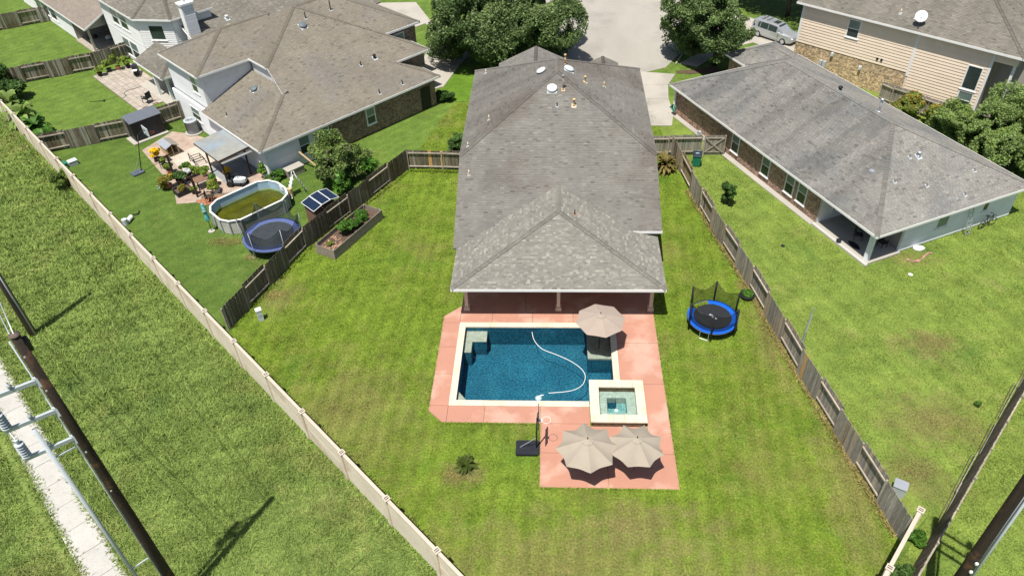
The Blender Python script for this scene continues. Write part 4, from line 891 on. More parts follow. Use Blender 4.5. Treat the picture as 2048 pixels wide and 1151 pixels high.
# ---------------------------------------------------------------- precast concrete walls
def precast(label, p, q, pitch, hgt=2.1, phase=0.0, seed=0):
    p = Vector(p); q = Vector(q); d = (q-p).normalized(); L = (q-p).length; an = math.atan2(d.y, d.x)
    t = thing('concrete_wall', label, 'wall', p, an); rr = random.Random(seed); n = int((L-phase)/pitch); cm = None
    xs = [phase+i*pitch for i in range(n+1)]
    for i, x in enumerate(xs):
        c = MB().box(x-.13, x+.13, -.12, .14, -.05, hgt+.03).build('column', PRECAST, t)
        MB().box(x-.16, x+.16, -.15, .17, hgt+.03, hgt+.09).build('column_cap', PCAP, c)
        for k in (-1, 1): MB().box(x+.05*k-.02, x+.05*k+.02, -.1, .12, hgt+.091, hgt+.096).build('cap_slot', BLACKM, c)
        if i < n:
            y = x+pitch; e = rr.uniform(-.015, .015)
            MB().box(x+.135, y-.135, -.06, .06, -.05, hgt*.5-.004).build('wall_panel', PRECAST, t)
            MB().box(x+.135, y-.135, -.06+e*.4, .06+e*.4, hgt*.5+.004, hgt-.05).build('wall_panel', PRECAST, t)
            MB().box(x+.135, y-.135, -.085, .085, hgt-.049, hgt+.02).build('wall_cap', PCAP, t)
    return t
precast('long pale precast concrete wall along the left field', (-1.4, 14.25), (-69, 79.5), 3.83, 2.1, 1.45, 1)
precast('short precast concrete wall at the lower right corner of the yard', (17.05, 20.6), (9.6, 11.4), 3.75, 2.05, .12, 2)

# ---------------------------------------------------------------- utility poles and wires
def arms_part(t, zs, ad, m=GREYP, ins=True):
    for z in zs:
        a = Vector(ad).normalized()
        arm = MB().bar((a.x*.18, a.y*.18, z), (a.x*1.75, a.y*1.75, z+.18), .10, .15).build('cross_arm', m, t)
        MB().bar((a.x*.15, a.y*.15, z-.25), (a.x*.15, a.y*.15, z+.15), .22, .12).build('arm_bracket', m, arm)
        if ins:
            e = (a.x*1.62, a.y*1.62, z+.22); b = MB(); prof = [(.03, 0)]
            for k in range(6): prof += [(.055, .05+k*.12), (.16, .085+k*.12), (.15, .11+k*.12), (.055, .125+k*.12)]
            b.lathe(prof+[(.04, .80), (.08, .82), (.08, .92), (.01, .95)], 12, e); b.build('insulator', GREYP, arm)
            e = (a.x*.9, a.y*.9, z+.18); MB().lathe([(.03, 0), (.08, .04), (.04, .08), (.08, .12), (.04, .16), (.02, .26)], 10, e).build('insulator', GREYP, arm, True)
pole = thing('utility_pole', 'dark creosoted pole with three grey steel arms beside the sidewalk', 'utility pole', (-17.0, 16.4, 0), 0, 'utility poles along the field')
MB().tube([(0, 0, -.2), (0, 0, 6), (0, 0, 12), (0, 0, 17)], [.215, .195, .17, .15], 16).build('pole', POLEM, pole, True)
AD = (-.72, -.69)
arms_part(pole, (15.0, 13.5, 12.0), AD)
MB().lathe([(.17, 0), (.18, .03), (.01, .06)], 12, (0, 0, 16.98)).build('pole_cap', POLEB, pole, True)
b = MB(); b.ball((.12, .12, 16.6), .13, n=10, m=6); b.tube([(.1, .15, 16.2), (.1, .15, 16.75)], .1, 10); b.build('arrester', BLACKM, pole, True)
MB().tube([(-.23, -.1, .0), (-.22, -.1, 8), (-.2, -.1, 16.8)], .03, 6).build('ground_wire_moulding', GREYP, pole, True)
MB().tube([(-.72, -.72, .0), (-.72, -.72, 13.2)], .075, 10).build('riser_conduit', GREYP, pole, True)
for z in (4, 11.6): MB().bar((-.2, -.2, z), (-.7, -.7, z), .05).build('conduit_bracket', GREYP, pole)
for z in (8.9, 11.3, 14.6, 16.2): MB().box(.08, .13, -.25, -.2, z, z+.05).build('pole_tag', METAL, pole)
p2 = thing('utility_pole', 'brown pole standing in the field near the left edge of the view', 'utility pole', (-33.8, 33.9, 0), 0, 'utility poles along the field')
MB().tube([(0, 0, -.2), (0, 0, 6), (0, 0, 12.5)], [.24, .21, .17], 14).build('pole', POLEB, p2, True)
MB().tube([(.22, -.1, 0), (.2, -.1, 8)], .045, 8).build('conduit', GREYP, p2, True)
p3 = thing('utility_pole', 'dark pole with grey conduits in the lower right corner of the view', 'utility pole', (16.15, 15.95, 0), 0, 'utility poles along the field')
MB().tube([(0, 0, -.2), (0, 0, 6), (0, 0, 12), (0, 0, 17)], [.225, .205, .18, .155], 16).build('pole', POLEM, p3, True)
arms_part(p3, (15.6, 13.9, 12.4), (.70, -.72))
for k, dxy in enumerate(((.30, -.02), (.33, .10), (.24, -.2))): MB().tube([(dxy[0], dxy[1], 0), (dxy[0], dxy[1], 14)], .045, 8).build('conduit', GREYP, p3, True)
for z in (5.2, 5.8): MB().box(-.05, .05, -.3, -.22, z, z+.1).build('pole_tag', WHITE, p3)
def wire(label, pts, r=.02):
    t = thing('overhead_wire', label, 'wire', pts[0][:2]+(pts[0][2],), 0, 'overhead wires'); P = []
    a, c = Vector(pts[0]), Vector(pts[1])
    for k in range(17):
        f = k/16; q = a.lerp(c, f)-a; q.z -= pts[2]*4*f*(1-f); P.append(q)
    MB().tube(P, r, 5).build('conductor', METAL, t, True)
ax, ay = -17+AD[0]*1.62, 16.4+AD[1]*1.62
wire('wire running from the top arm of the dark pole past the sidewalk', ((ax, ay, 15.9), (-62, 52, 15.9), .6))
wire('wire running from the middle arm of the dark pole past the sidewalk', ((ax, ay, 14.4), (-62, 51, 14.2), .6))
wire('wire running from the bottom arm of the dark pole past the sidewalk', ((ax, ay, 12.9), (-62, 50, 12.6), .6))
wire('wire from the tip of the dark pole towards the left edge', ((-17, 16.4, 17.05), (-40, 42, 16.4), .4))
wire('second wire from the tip of the dark pole, just below the first', ((-17.1, 16.3, 16.6), (-40, 40.5, 15.6), .4))
# ---------------------------------------------------------------- left neighbour (local x along its eave, y away from our yard)
LA = R(46.65); LO = (-23.5, 51.96)
L1 = thing('neighbour_house', 'large left neighbour house with tan shingles, grey siding and brown brick', 'house', LO+(0,), LA)
z1 = lambda v: 2.9+.48*v
big = [(0, 0), (18.87, 0), (16.1, 2.88), (20.1, 2.88), (17.4, 5.9), (21.6, 5.9), (15.8, 11.7), (11.8, 11.7), (5.4, 6.75), (4.9, 3.85)]
big = [(u, v, z1(v)) for u, v in big]; kz = (z1(3.85)-2.9)/4.9
low = [(0, 0, 2.9), (4.9, 3.85, 2.9+kz*4.9), (5.5, 3.85, 2.9+kz*5.5), (5.5, 10.15, 2.9+kz*5.5), (0, 10.15, 2.9)]
hipu = [(5.4, 6.75, z1(6.75)), (11.8, 11.7, z1(11.7)), (5.4, 16.65, z1(6.75))]
backL = [(5.4, 16.65, z1(6.75)), (11.8, 11.7, z1(11.7)), (15.8, 11.7, z1(11.7)), (21.6, 17.5, z1(5.9)), (10, 17.5, z1(5.9))]
backL = [(5.4, 16.65, z1(6.75)), (11.8, 11.7, z1(11.7)), (15.8, 11.7, z1(11.7)), (20.6, 16.65, z1(6.75))]
endR = [(21.6, 5.9, z1(5.9)), (21.6, 17.5, z1(5.9)), (15.8, 11.7, z1(11.7))]
ze = 6.1; zr_ = ze+.48*3.8
bl = [(.4, 9.8, ze), (5.2, 13.6, zr_), (.4, 17.4, ze)]; bf = [(.4, 9.8, ze), (5.5, 9.8, ze), (10.2, 13.6, zr_), (5.2, 13.6, zr_)]; bb = [(.4, 17.4, ze), (5.2, 13.6, zr_), (10.2, 13.6, zr_), (5.5, 17.4, ze)]
w1 = [(18.87, 0, 2.9), (18.87, 2.6, 2.9), (16.1, 2.88, z1(2.88))]; w2 = [(20.1, 2.88, z1(2.88)), (20.1, 5.7, z1(2.88)), (17.4, 5.9, z1(5.9))]
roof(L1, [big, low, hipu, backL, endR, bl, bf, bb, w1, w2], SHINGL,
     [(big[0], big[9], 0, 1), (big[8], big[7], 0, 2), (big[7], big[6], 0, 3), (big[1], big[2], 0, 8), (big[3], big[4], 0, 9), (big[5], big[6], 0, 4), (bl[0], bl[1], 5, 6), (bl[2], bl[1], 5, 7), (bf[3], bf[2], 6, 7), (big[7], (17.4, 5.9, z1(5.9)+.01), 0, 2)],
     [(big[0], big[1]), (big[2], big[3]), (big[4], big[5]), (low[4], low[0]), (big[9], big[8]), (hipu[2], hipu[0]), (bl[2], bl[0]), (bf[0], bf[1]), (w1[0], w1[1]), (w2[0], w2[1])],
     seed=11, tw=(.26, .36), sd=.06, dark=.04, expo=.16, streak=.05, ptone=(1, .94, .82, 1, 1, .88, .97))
w = Wall((.5, .4), (18.45, .4), (0, -1)); wc = wall_core(L1, w, 0, 2.8, BRK_L[0], a0=5.1); ws = wall_core(L1, w, 0, 2.8, SIDEG, a1=5.1); siding(ws, w, .05, 2.78, SIDEG, a1=5.1, holes=[(3.1, 4.2, .85, 2.5)])
window(L1, w, 3.1, 4.2, .85, 2.5); window(L1, w, 5.25, 6.15, .95, 2.55); window(L1, w, 10.0, 11.0, .9, 2.5); trim_board(L1, w, 0, .16, .02, 2.79, SIDEG, o1=.05); trim_board(L1, w, 4.95, 5.1, .02, 2.79, SIDEG, o1=.05)
MB().boxf(w.f, 16.2, 17.3, .003, .04, .05, 2.2).build('door', BLACKM, L1)
w = Wall((.5, 17.0), (.5, .4), (-1, 0)); ws = wall_core(L1, w, 0, 2.8, SIDEG, a1=16.4); siding(ws, w, .05, 2.78, SIDEG, holes=[(13.6, 14.6, .0, 2.1), (3.2, 5.0, .9, 2.2)])
MB().boxf(w.f, 13.6, 14.6, .005, .05, .05, 2.1).build('door', WHITE, L1); window(L1, w, 3.2, 5.0, .9, 2.2)
w = Wall((.8, 17.0), (.8, 10.15), (-1, 0)); ws = wall_core(L1, w, 2.6, 6.0, SIDEG); siding(ws, w, 2.85, 5.98, SIDEG, holes=[(4.55, 5.75, 3.85, 5.45)]); window(L1, w, 4.55, 5.75, 3.85, 5.45)
trim_board(L1, w, 6.68, 6.84, 2.85, 5.98, WHITE)
w = Wall((.8, 10.17), (5.6, 10.17), (0, -1)); ws = wall_core(L1, w, 2.9, 6.0, SIDEG); siding(ws, w, 3.0, 5.98, SIDEG); trim_board(L1, w, 0, .15, 3.05, 5.98, WHITE)
w = Wall((5.62, 10.0), (5.62, 4.0), (-1, 0))
b = MB(); P = [w.f(0, 0, 4.6), w.f(6, 0, 4.6), w.f(6, 0, z1(4.0)-.14), w.f(3.25, 0, z1(6.75)-.14), w.f(0, 0, 6.0)]; b.add(P, [(0, 1, 2, 3, 4)]); b.build('wall', SIDEG, L1)
w = Wall((16.1, 3.25), (19.7, 3.25), (0, -1)); wall_core(L1, w, 0, z1(2.88)-.1, BRK_L[0]); w = Wall((18.45, .42), (18.45, 3.2), (1, 0)); wall_core(L1, w, 0, 2.8, BRK_L[1])
w = Wall((17.4, 6.25), (21.2, 6.25), (0, -1)); wall_core(L1, w, 0, z1(5.9)-.1, BRK_L[0]); window(L1, w, .8, 2.4, 3.5, 5.2); w = Wall((19.7, 3.3), (19.7, 6.2), (1, 0)); wall_core(L1, w, 0, z1(2.88)-.1, BRK_L[1])
w = Wall((21.2, 6.4), (21.2, 17), (1, 0)); wall_core(L1, w, 0, z1(5.9)-.12, BRK_L[1])
w = Wall((.95, 17.05), (21.1, 17.05), (0, 1)); wall_core(L1, w, 0, 5.6, SIDEG)
nB = plane_axes(big)[3]; nl = plane_axes(low)[3]
dome_vent(L1, (11.08, 9.48, z1(9.48)), nB, VENTD, .36); dome_vent(L1, (4.1, 7.3, 2.9+kz*4.1), nl, VENTD, .34)
for u, v, hh in ((11.87, 10.1, .6), (14.6, 10.1, .9), (12.97, 3.8, .4), (12.44, .66, .4), (15.0, .65, .4)): pipe_vent(L1, (u, v, z1(v)), nB, hh, .05, BLACKM)
pipe_vent(L1, (14.65, 4.0, z1(4.0)), nB, .25, .09, BLACKM, None, True); pipe_vent(L1, (.95, 7.0, 2.9+kz*.95), nl, .35, .04, BLACKM)
# timber patio cover with a corrugated metal roof
cov = thing('patio_cover', 'timber patio cover with blue-grey corrugated metal roof against the left house', 'patio cover', LO+(0,), LA)
b = MB(); n = 30
def cz(u): return 2.62+.06*u
V = []; F = []
for i in range(n+1):
    v = 2.0+4.35*i/n; dz = .025*(1 if i % 2 else -1)
    V += [(-2.75, v, cz(-2.75)+dz), (.35, v, cz(.35)+dz)]
F = [(2*i, 2*i+1, 2*i+3, 2*i+2) for i in range(n)]
TINR = mat('corrugated_tin', lin(.25, .30, .34), 0.5, 0.12, 1.2, metal=0.3, col2=lin(.30, .30, .27), c2scale=0.35, c2lo=.42, c2hi=.62)
b.add(V, F).build('tin_roof', TINR, cov)
MB().box(-2.6, .1, 1.7, 1.99, 2.2, 2.24).build('lower_tin_strip', TINR, cov)
for u in (-2.7, .1): MB().bar((u, 1.95, cz(u)-.12), (u, 6.4, cz(u)-.12), .06, .16).build('rafter', DARKW, cov)
for v in (2.0, 6.3): MB().bar((-2.75, v, cz(-2.75)-.08), (.3, v, cz(.3)-.08), .07, .14).build('beam', DARKW, cov)
for u, v in ((-2.45, 5.0), (-2.48, 2.15), (-.3, 2.3)): MB().box(u-.06, u+.06, v-.06, v+.06, 0, cz(u)-.1).build('post', DARKW, cov)

# ---------------------------------------------------------------- white house behind it (same local axes)
L2 = thing('neighbour_house', 'white sided two storey house with a tall chimney, top left', 'house', LO+(0,), LA)
e6 = 6.0; ap = (7.2, 30.6, 8.1)
A = [(2.4, 27.85, e6), ap, (7.2, 38, 8.1), (2.4, 38, e6)]; B = [(2.4, 27.85, e6), (4.94, 24.6, e6), ap]; Cc = [(4.94, 24.6, e6), (9.5, 24.6, e6), ap]; Dd = [(9.5, 24.6, e6), (12, 27.9, e6), (12, 38, e6), (7.2, 38, 8.1), ap]
lz = lambda v: 2.8+.46*(v-20.2)
E_ = [(5.9, 20.2, 2.8), (27, 20.2, 2.8), (27, 33, lz(33)), (12.5, 33, lz(33)), (5.9, 26.4, lz(26.4))]
pa = [(.8, 20.1, 2.6), (3.6, 22.95, 3.7), (3.6, 26.6, 3.7), (.8, 26.6, 2.6)]; pb = [(.8, 20.1, 2.6), (6.3, 20.1, 2.6), (6.3, 22.95, 3.7), (3.6, 22.95, 3.7)]
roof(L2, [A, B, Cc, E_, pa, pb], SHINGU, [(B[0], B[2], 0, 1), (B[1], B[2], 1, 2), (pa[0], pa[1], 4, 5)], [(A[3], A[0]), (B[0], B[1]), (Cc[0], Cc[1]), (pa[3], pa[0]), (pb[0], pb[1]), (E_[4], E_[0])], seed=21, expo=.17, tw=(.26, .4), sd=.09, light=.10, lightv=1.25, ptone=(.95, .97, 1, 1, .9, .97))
w = Wall((2.8, 38), (2.8, 27.95), (-1, 0)); ws = wall_core(L2, w, 0, 5.9, SIDEW); H_ = [(2.7, 4.5, 3.7, 5.4), (4.9, 6.9, 3.7, 5.4), (3.4, 5.2, .5, 2.5), (5.4, 7.4, .5, 2.5)]
siding(ws, w, .1, 5.88, SIDEW, .21, holes=H_)
for q in H_: window(L2, w, *q)
MB().boxf(w.f, .2, 10, .004, .05, 2.85, 3.0).build('band_board', WHITE, L2)
w = Wall((2.8, 27.9), (5.1, 25.0), (-1, -1)); ws = wall_core(L2, w, 0, 5.9, SIDEW); siding(ws, w, 2.9, 5.88, SIDEW, .21, holes=[(1.0, 2.65, 3.75, 5.3)]); window(L2, w, 1.0, 2.65, 3.75, 5.3, sash=False)
w = Wall((5.15, 25.0), (9.3, 25.0), (0, -1)); ws = wall_core(L2, w, 0, 5.9, SIDEW); siding(ws, w, 3.4, 5.88, SIDEW, .21)
for u, v in ((1.0, 22.6), (1.35, 20.6), (3.9, 20.5)): MB().box(u-.12, u+.12, v-.12, v+.12, 0, 2.5).build('porch_post', SIDEW, L2)
MB().box(.5, 6.3, 20.1, 26.8, -.05, .1).build('porch_floor', CONC, L2); MB().box(6.35, 6.5, 20.6, 25, 0, 2.9).build('wall', SIDET, L2); MB().box(6.5, 26, 20.7, 20.85, 0, 2.7).build('wall', SIDEW, L2)
ch = MB().box(6.0, 7.15, 23.5, 24.3, 0, 7.3).build('chimney', WHITE, L2)
w = Wall((6.0, 23.49), (7.15, 23.49), (0, -1)); siding(ch, w, 3.6, 7.25, SIDEG, .22); w = Wall((5.99, 24.3), (5.99, 23.5), (-1, 0)); siding(ch, w, 3.6, 7.25, SIDEW, .22)
MB().box(5.85, 7.3, 23.35, 24.45, 7.3, 7.5).build('chimney_cap', WHITE, ch); MB().cyl((6.57, 23.9, 7.5), .14, .25, 12).build('flue', METAL, ch)
pipe_vent(L2, (10.5, 24.2, lz(24.2)), plane_axes(E_)[3], .25, .1, WHITE, None, True); pipe_vent(L2, (13.5, 28.5, lz(28.5)), plane_axes(E_)[3], .25, .1, WHITE, None, True)

# small gabled house in the far corner
L3 = thing('neighbour_house', 'small taupe gabled house with covered porch, far top left', 'house', LO+(0,), LA)
gz_ = 4.35; A = [(.4, 38.6, 2.75), (3.8, 38.6, gz_), (3.8, 64, gz_), (.4, 64, 2.75)]; B = [(7.2, 38.6, 2.75), (7.2, 64, 2.75), (3.8, 64, gz_), (3.8, 38.6, gz_)]
roof(L3, [A, B], SHINGW, [(A[1], A[2], 0, 1)], [(A[3], A[0]), (A[0], A[1]), (B[3], B[0])], seed=31, expo=.17, tw=(.26, .4), sd=.06)
w = Wall((.75, 39.0), (6.85, 39.0), (0, -1)); gw = MB().add([w.f(0, 0, 2.5), w.f(6.1, 0, 2.5), w.f(6.1, 0, 2.72), w.f(3.05, 0, 4.2), w.f(0, 0, 2.72)], [(0, 1, 2, 3, 4)]).build('gable_wall', SIDET, L3)
siding(gw, w, 2.5, 4.1, SIDET, .2, clip=lambda z: (max(0, (z-2.72)*2.06), min(6.1, 6.1-(z-2.72)*2.06)))
for u in (.85, 3.2, 6.7): MB().box(u-.11, u+.11, 39.0, 39.22, 0, 2.5).build('porch_post', SIDET, L3)
MB().box(.5, 7.0, 38.6, 44.2, -.04, .1).build('porch_floor', PAVER, L3)
w = Wall((.75, 44.2), (6.85, 44.2), (0, -1)); wall_core(L3, w, 0, 2.65, SIDET); MB().boxf(w.f, 3.6, 5.4, .003, .05, .1, 2.1).build('door', GLASS, L3)
w = Wall((.75, 63), (.75, 44.2), (-1, 0)); ws = wall_core(L3, w, 0, 2.65, SIDEW); H_ = [(6, 8.2, .7, 2.3), (8.6, 10.8, .7, 2.3), (11.2, 13.4, .7, 2.3)]; siding(ws, w, .05, 2.63, SIDEW, .21, holes=H_)
for q in H_: window(L3, w, *q)
w = Wall((6.85, 44.2), (6.85, 39), (1, 0)); wall_core(L3, w, 0, 2.65, SIDET)

# ---------------------------------------------------------------- right neighbour
RA = math.atan2(-.9041, .4273); RO = (10.45, 63.73)
R1 = thing('neighbour_house', 'long low right neighbour house with grey hip roof and red brick side', 'house', RO+(0,), RA)
k = .45; zr_ = 2.7+k*7.05
A = [(0, 0, 2.7), (25.4, 0, 2.7), (18.2, 7.05, zr_), (6.2, 7.05, zr_)]; B = [(25.4, 14.1, 2.7), (0, 14.1, 2.7), (6.2, 7.05, zr_), (18.2, 7.05, zr_)]; S = [(25.4, 0, 2.7), (25.4, 14.1, 2.7), (18.2, 7.05, zr_)]; N_ = [(0, 0, 2.7), (6.2, 7.05, zr_), (0, 14.1, 2.7)]
wz = 2.7+k*2.95
wa = [(-3.4, 8.2, 2.7), (-.2, 8.2, 2.7), (2.62, 11.15, wz), (-.6, 11.15, wz)]; wb = [(-3.4, 14.1, 2.7), (-.6, 11.15, wz), (2.62, 11.15, wz), (-.2, 14.1, 2.7)]; we = [(-3.4, 8.2, 2.7), (-.6, 11.15, wz), (-3.4, 14.1, 2.7)]
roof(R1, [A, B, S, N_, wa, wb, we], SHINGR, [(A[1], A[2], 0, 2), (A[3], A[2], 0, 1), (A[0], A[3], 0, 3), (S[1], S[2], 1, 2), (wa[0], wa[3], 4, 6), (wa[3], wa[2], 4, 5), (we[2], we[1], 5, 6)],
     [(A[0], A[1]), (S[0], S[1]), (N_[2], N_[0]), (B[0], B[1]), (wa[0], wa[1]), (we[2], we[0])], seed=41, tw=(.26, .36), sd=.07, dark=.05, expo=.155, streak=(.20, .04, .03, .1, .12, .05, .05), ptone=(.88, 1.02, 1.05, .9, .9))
w = Wall((.5, .5), (19.8, .5), (0, -1)); wall_core(R1, w, 0, 2.6, BRK_R[0])
for a in (8.5, 12.45, 15.35, 16.75): window(R1, w, a, a+1.0, .55, 2.35)
MB().box(.3, 19.75, -.05, .45, -.03, .06).build('mow_strip', CONC, R1)
MB().box(.42, .62, .3, .42, 0, 2.6).build('downspout', WHITE, R1)
MB().box(19.75, 25.1, .3, 3.25, -.05, .12).build('porch_floor', CONC, R1); MB().box(19.75, 25.2, .05, .29, -.05, .14).build('porch_edge', WALK, R1)
w = Wall((19.82, .5), (19.82, 3.3), (1, 0)); ws = wall_core(R1, w, 0, 2.6, SIDEW); window(R1, w, 1.1, 2.3, .8, 2.3, sash=False)
w = Wall((19.8, 3.3), (24.9, 3.3), (0, -1)); ws = wall_core(R1, w, 0, 2.6, SIDET); MB().boxf(w.f, 1.2, 3.0, .003, .05, .14, 2.15).build('door', GLASS, R1)
w = Wall((24.9, 3.2), (24.9, 13.6), (1, 0)); ws = wall_core(R1, w, 0, 2.6, SIDEB); siding(ws, w, .12, 2.58, SIDEB, .26, holes=[(2.9, 4.0, 1.1, 2.35), (7.1, 7.7, 1.3, 2.35)]); window(R1, w, 2.9, 4.0, 1.1, 2.35, sash=False, glass=BLIND); window(R1, w, 7.1, 7.7, 1.3, 2.35, sash=False)
MB().box(24.55, 24.85, .45, .75, .12, 2.6).build('porch_post', SIDEB, R1)
w = Wall((.5, .65), (.5, 13.6), (-1, 0)); wall_core(R1, w, 0, 2.6, BRK_R[1]); w = Wall((.65, 13.6), (24.7, 13.6), (0, 1)); wall_core(R1, w, 0, 2.6, SIDEB)
w = Wall((-3.0, 8.6), (.48, 8.6), (0, -1)); wall_core(R1, w, 0, 2.6, BRK_R[0]); w = Wall((-3.0, 13.6), (-3.0, 8.7), (-1, 0)); wall_core(R1, w, 0, 2.6, BRK_R[1])
nA = plane_axes(A)[3]; nS = plane_axes(S)[3]; nBk = plane_axes(B)[3]
MB().box(20.6, 20.95, 3.1, 3.45, 2.7+k*3.1, 2.7+k*3.1+.22).build('box_vent', METAL, R1)
for v, d_ in ((6.36, 4.46), (3.91, 3.11), (6.06, 2.21), (10.46, 2.23), (8.37, .84)): pipe_vent(R1, (25.4-d_, v, 2.7+.44*d_), nS, .4, .05, PVC)
pipe_vent(R1, (25.4-4.35, 7.05, 2.7+.44*4.35), nS, .3, .09, METAL, None, True); pipe_vent(R1, (15.9, 8.0, zr_-k*.95), nBk, 1.0, .08, METAL, None, True); pipe_vent(R1, (12.0, 7.7, zr_-k*.65), nBk, .25, .1, BLACKM, None, True)

# ---------------------------------------------------------------- beige two storey house at the upper right
UA = math.atan2(-.68, .733); UO = (23.83, 73.12)
R2 = thing('neighbour_house', 'beige sided two storey house with tan brick base, upper right', 'house', UO+(0,), UA)
zE = 6.45; sU = .5
A = [(-.5, -.45, zE), (19.5, -.45, zE), (13.6, 5.45, zE+sU*5.9), (-.5, 5.45, zE+sU*5.9)]; E2 = [(19.5, -.45, zE), (19.5, 11.4, zE), (13.6, 5.45, zE+sU*5.9)]; Bk = [(-.5, 11.4, zE), (-.5, 5.45, zE+sU*5.9), (13.6, 5.45, zE+sU*5.9), (19.5, 11.4, zE)]
roof(R2, [A, E2, Bk], SHINGU, [(A[1], A[2], 0, 1), (A[3], A[2], 0, 2)], [(A[0], A[1]), (E2[0], E2[1])], seed=51, expo=.16, tw=(.26, .4), sd=.08, dark=.05, streak=.12)
w = Wall((0, 0), (19.1, 0), (0, -1)); bk = wall_core(R2, w, 0, 2.6, BRK_U[0], a1=10.95); ws = wall_core(R2, w, 2.6, 6.35, SIDEC, a1=17.3, t=.14); ws2 = wall_core(R2, w, 0, 2.6, SIDEC, a0=10.95, a1=17.3, t=.14)
siding(ws, w, 2.62, 6.33, SIDEC, .27, a0=.2, a1=10.9, holes=[(4.65, 5.85, 4.3, 6.0)]); siding(ws2, w, .1, 6.33, SIDEC, .27, a0=11.12, a1=17.2, holes=[(15.6, 16.85, .85, 4.75)])
window(R2, w, 4.65, 5.85, 4.3, 6.0); window(R2, w, 15.6, 16.85, 2.6, 4.75, sash=False, proud=.06); window(R2, w, 15.6, 16.85, .85, 2.45, proud=.06)
trim_board(R2, w, 0, .2, 2.6, 6.34); trim_board(R2, w, 10.9, 11.12, 2.3, 6.34); trim_board(R2, w, 17.15, 17.35, .1, 6.34)
w2_ = Wall((0, 11), (0, 0.01), (-1, 0)); wall_core(R2, w2_, 0, 2.6, BRK_U[1]); ws = wall_core(R2, w2_, 2.6, 6.35, SIDEC); siding(ws, w2_, 2.62, 6.33, SIDEC, .27)
wi = Wall((17.3, .02), (17.3, 3), (1, 0)); wall_core(R2, wi, 0, 6.3, SIDET); wi = Wall((17.45, 1.3), (20.4, 1.3), (0, -1)); wall_core(R2, wi, 0, 6.3, SIDET); MB().box(18.9, 19.1, .05, 1.28, 5.4, 6.3).build('porch_beam', SIDET, R2)
MB().boxf(w.f, 17.36, 19.1, -.14, 0, 5.5, 6.34).build('wall', SIDEC, R2); MB().box(18.85, 19.05, .02, .22, 0, 5.5).build('porch_post', WHITE, R2)
MB().box(17.5, 19.1, .3, 1.28, -.02, .15).build('porch_floor', CONC, R2)
w3_ = Wall((19.1, 3.1), (19.1, 11), (1, 0)); wall_core(R2, w3_, 0, 6.35, SIDEC)
for a, z in ((3.8, 2.2), (6.7, 1.7)): MB().boxf(w.f, a, a+.22, .003, .22, z, z+.3).build('hose_box', CLEARP, R2)
for a in (2.8, 3.2): MB().boxf(w.f, a, a+.3, .003, .2, .9, 1.5).build('meter_box', GREYP, R2)
for a in (5.8, 6.2): MB().boxf(w.f, a+2.2, a+2.4, .035, .1, 3.0, 3.2).build('wall_vent', BLACKM, R2)
nU = plane_axes(A)[3]; pipe_vent(R2, (8.6, .9, zE+sU*1.35), nU, .4, .05, CREAM); pipe_vent(R2, (10.0, .8, zE+sU*1.25), nU, .4, .05, CREAM)
dish = thing('satellite_dish', 'white satellite dish on the roof edge of the beige house', 'satellite dish', (23.83+10.6*.733+.2*.68, 73.12-10.6*.68+.2*.733, zE+.33))
dr = Vector((-.35, -.75, .55)).to_track_quat('Z', 'Y').to_euler()
ds = MB().lathe([(.02, 0), (.2, .015), (.36, .05), (.5, .1), (.5, .115), (.36, .07), (.02, .02)], 24).build('reflector', WHITE, dish, True, loc=(0, 0, .75), rot=dr)
MB().tube([(0, 0, -.1), (0, .02, .5), (0, 0, .72)], .03, 8).build('mast', METAL, dish, True); MB().tube([(0, -.1, .4), (-.25, -.6, .85)], .02, 6).build('feed_arm', METAL, dish, True); MB().box(-.32, -.2, -.68, -.56, .82, .94).build('receiver', CLEARP, dish)
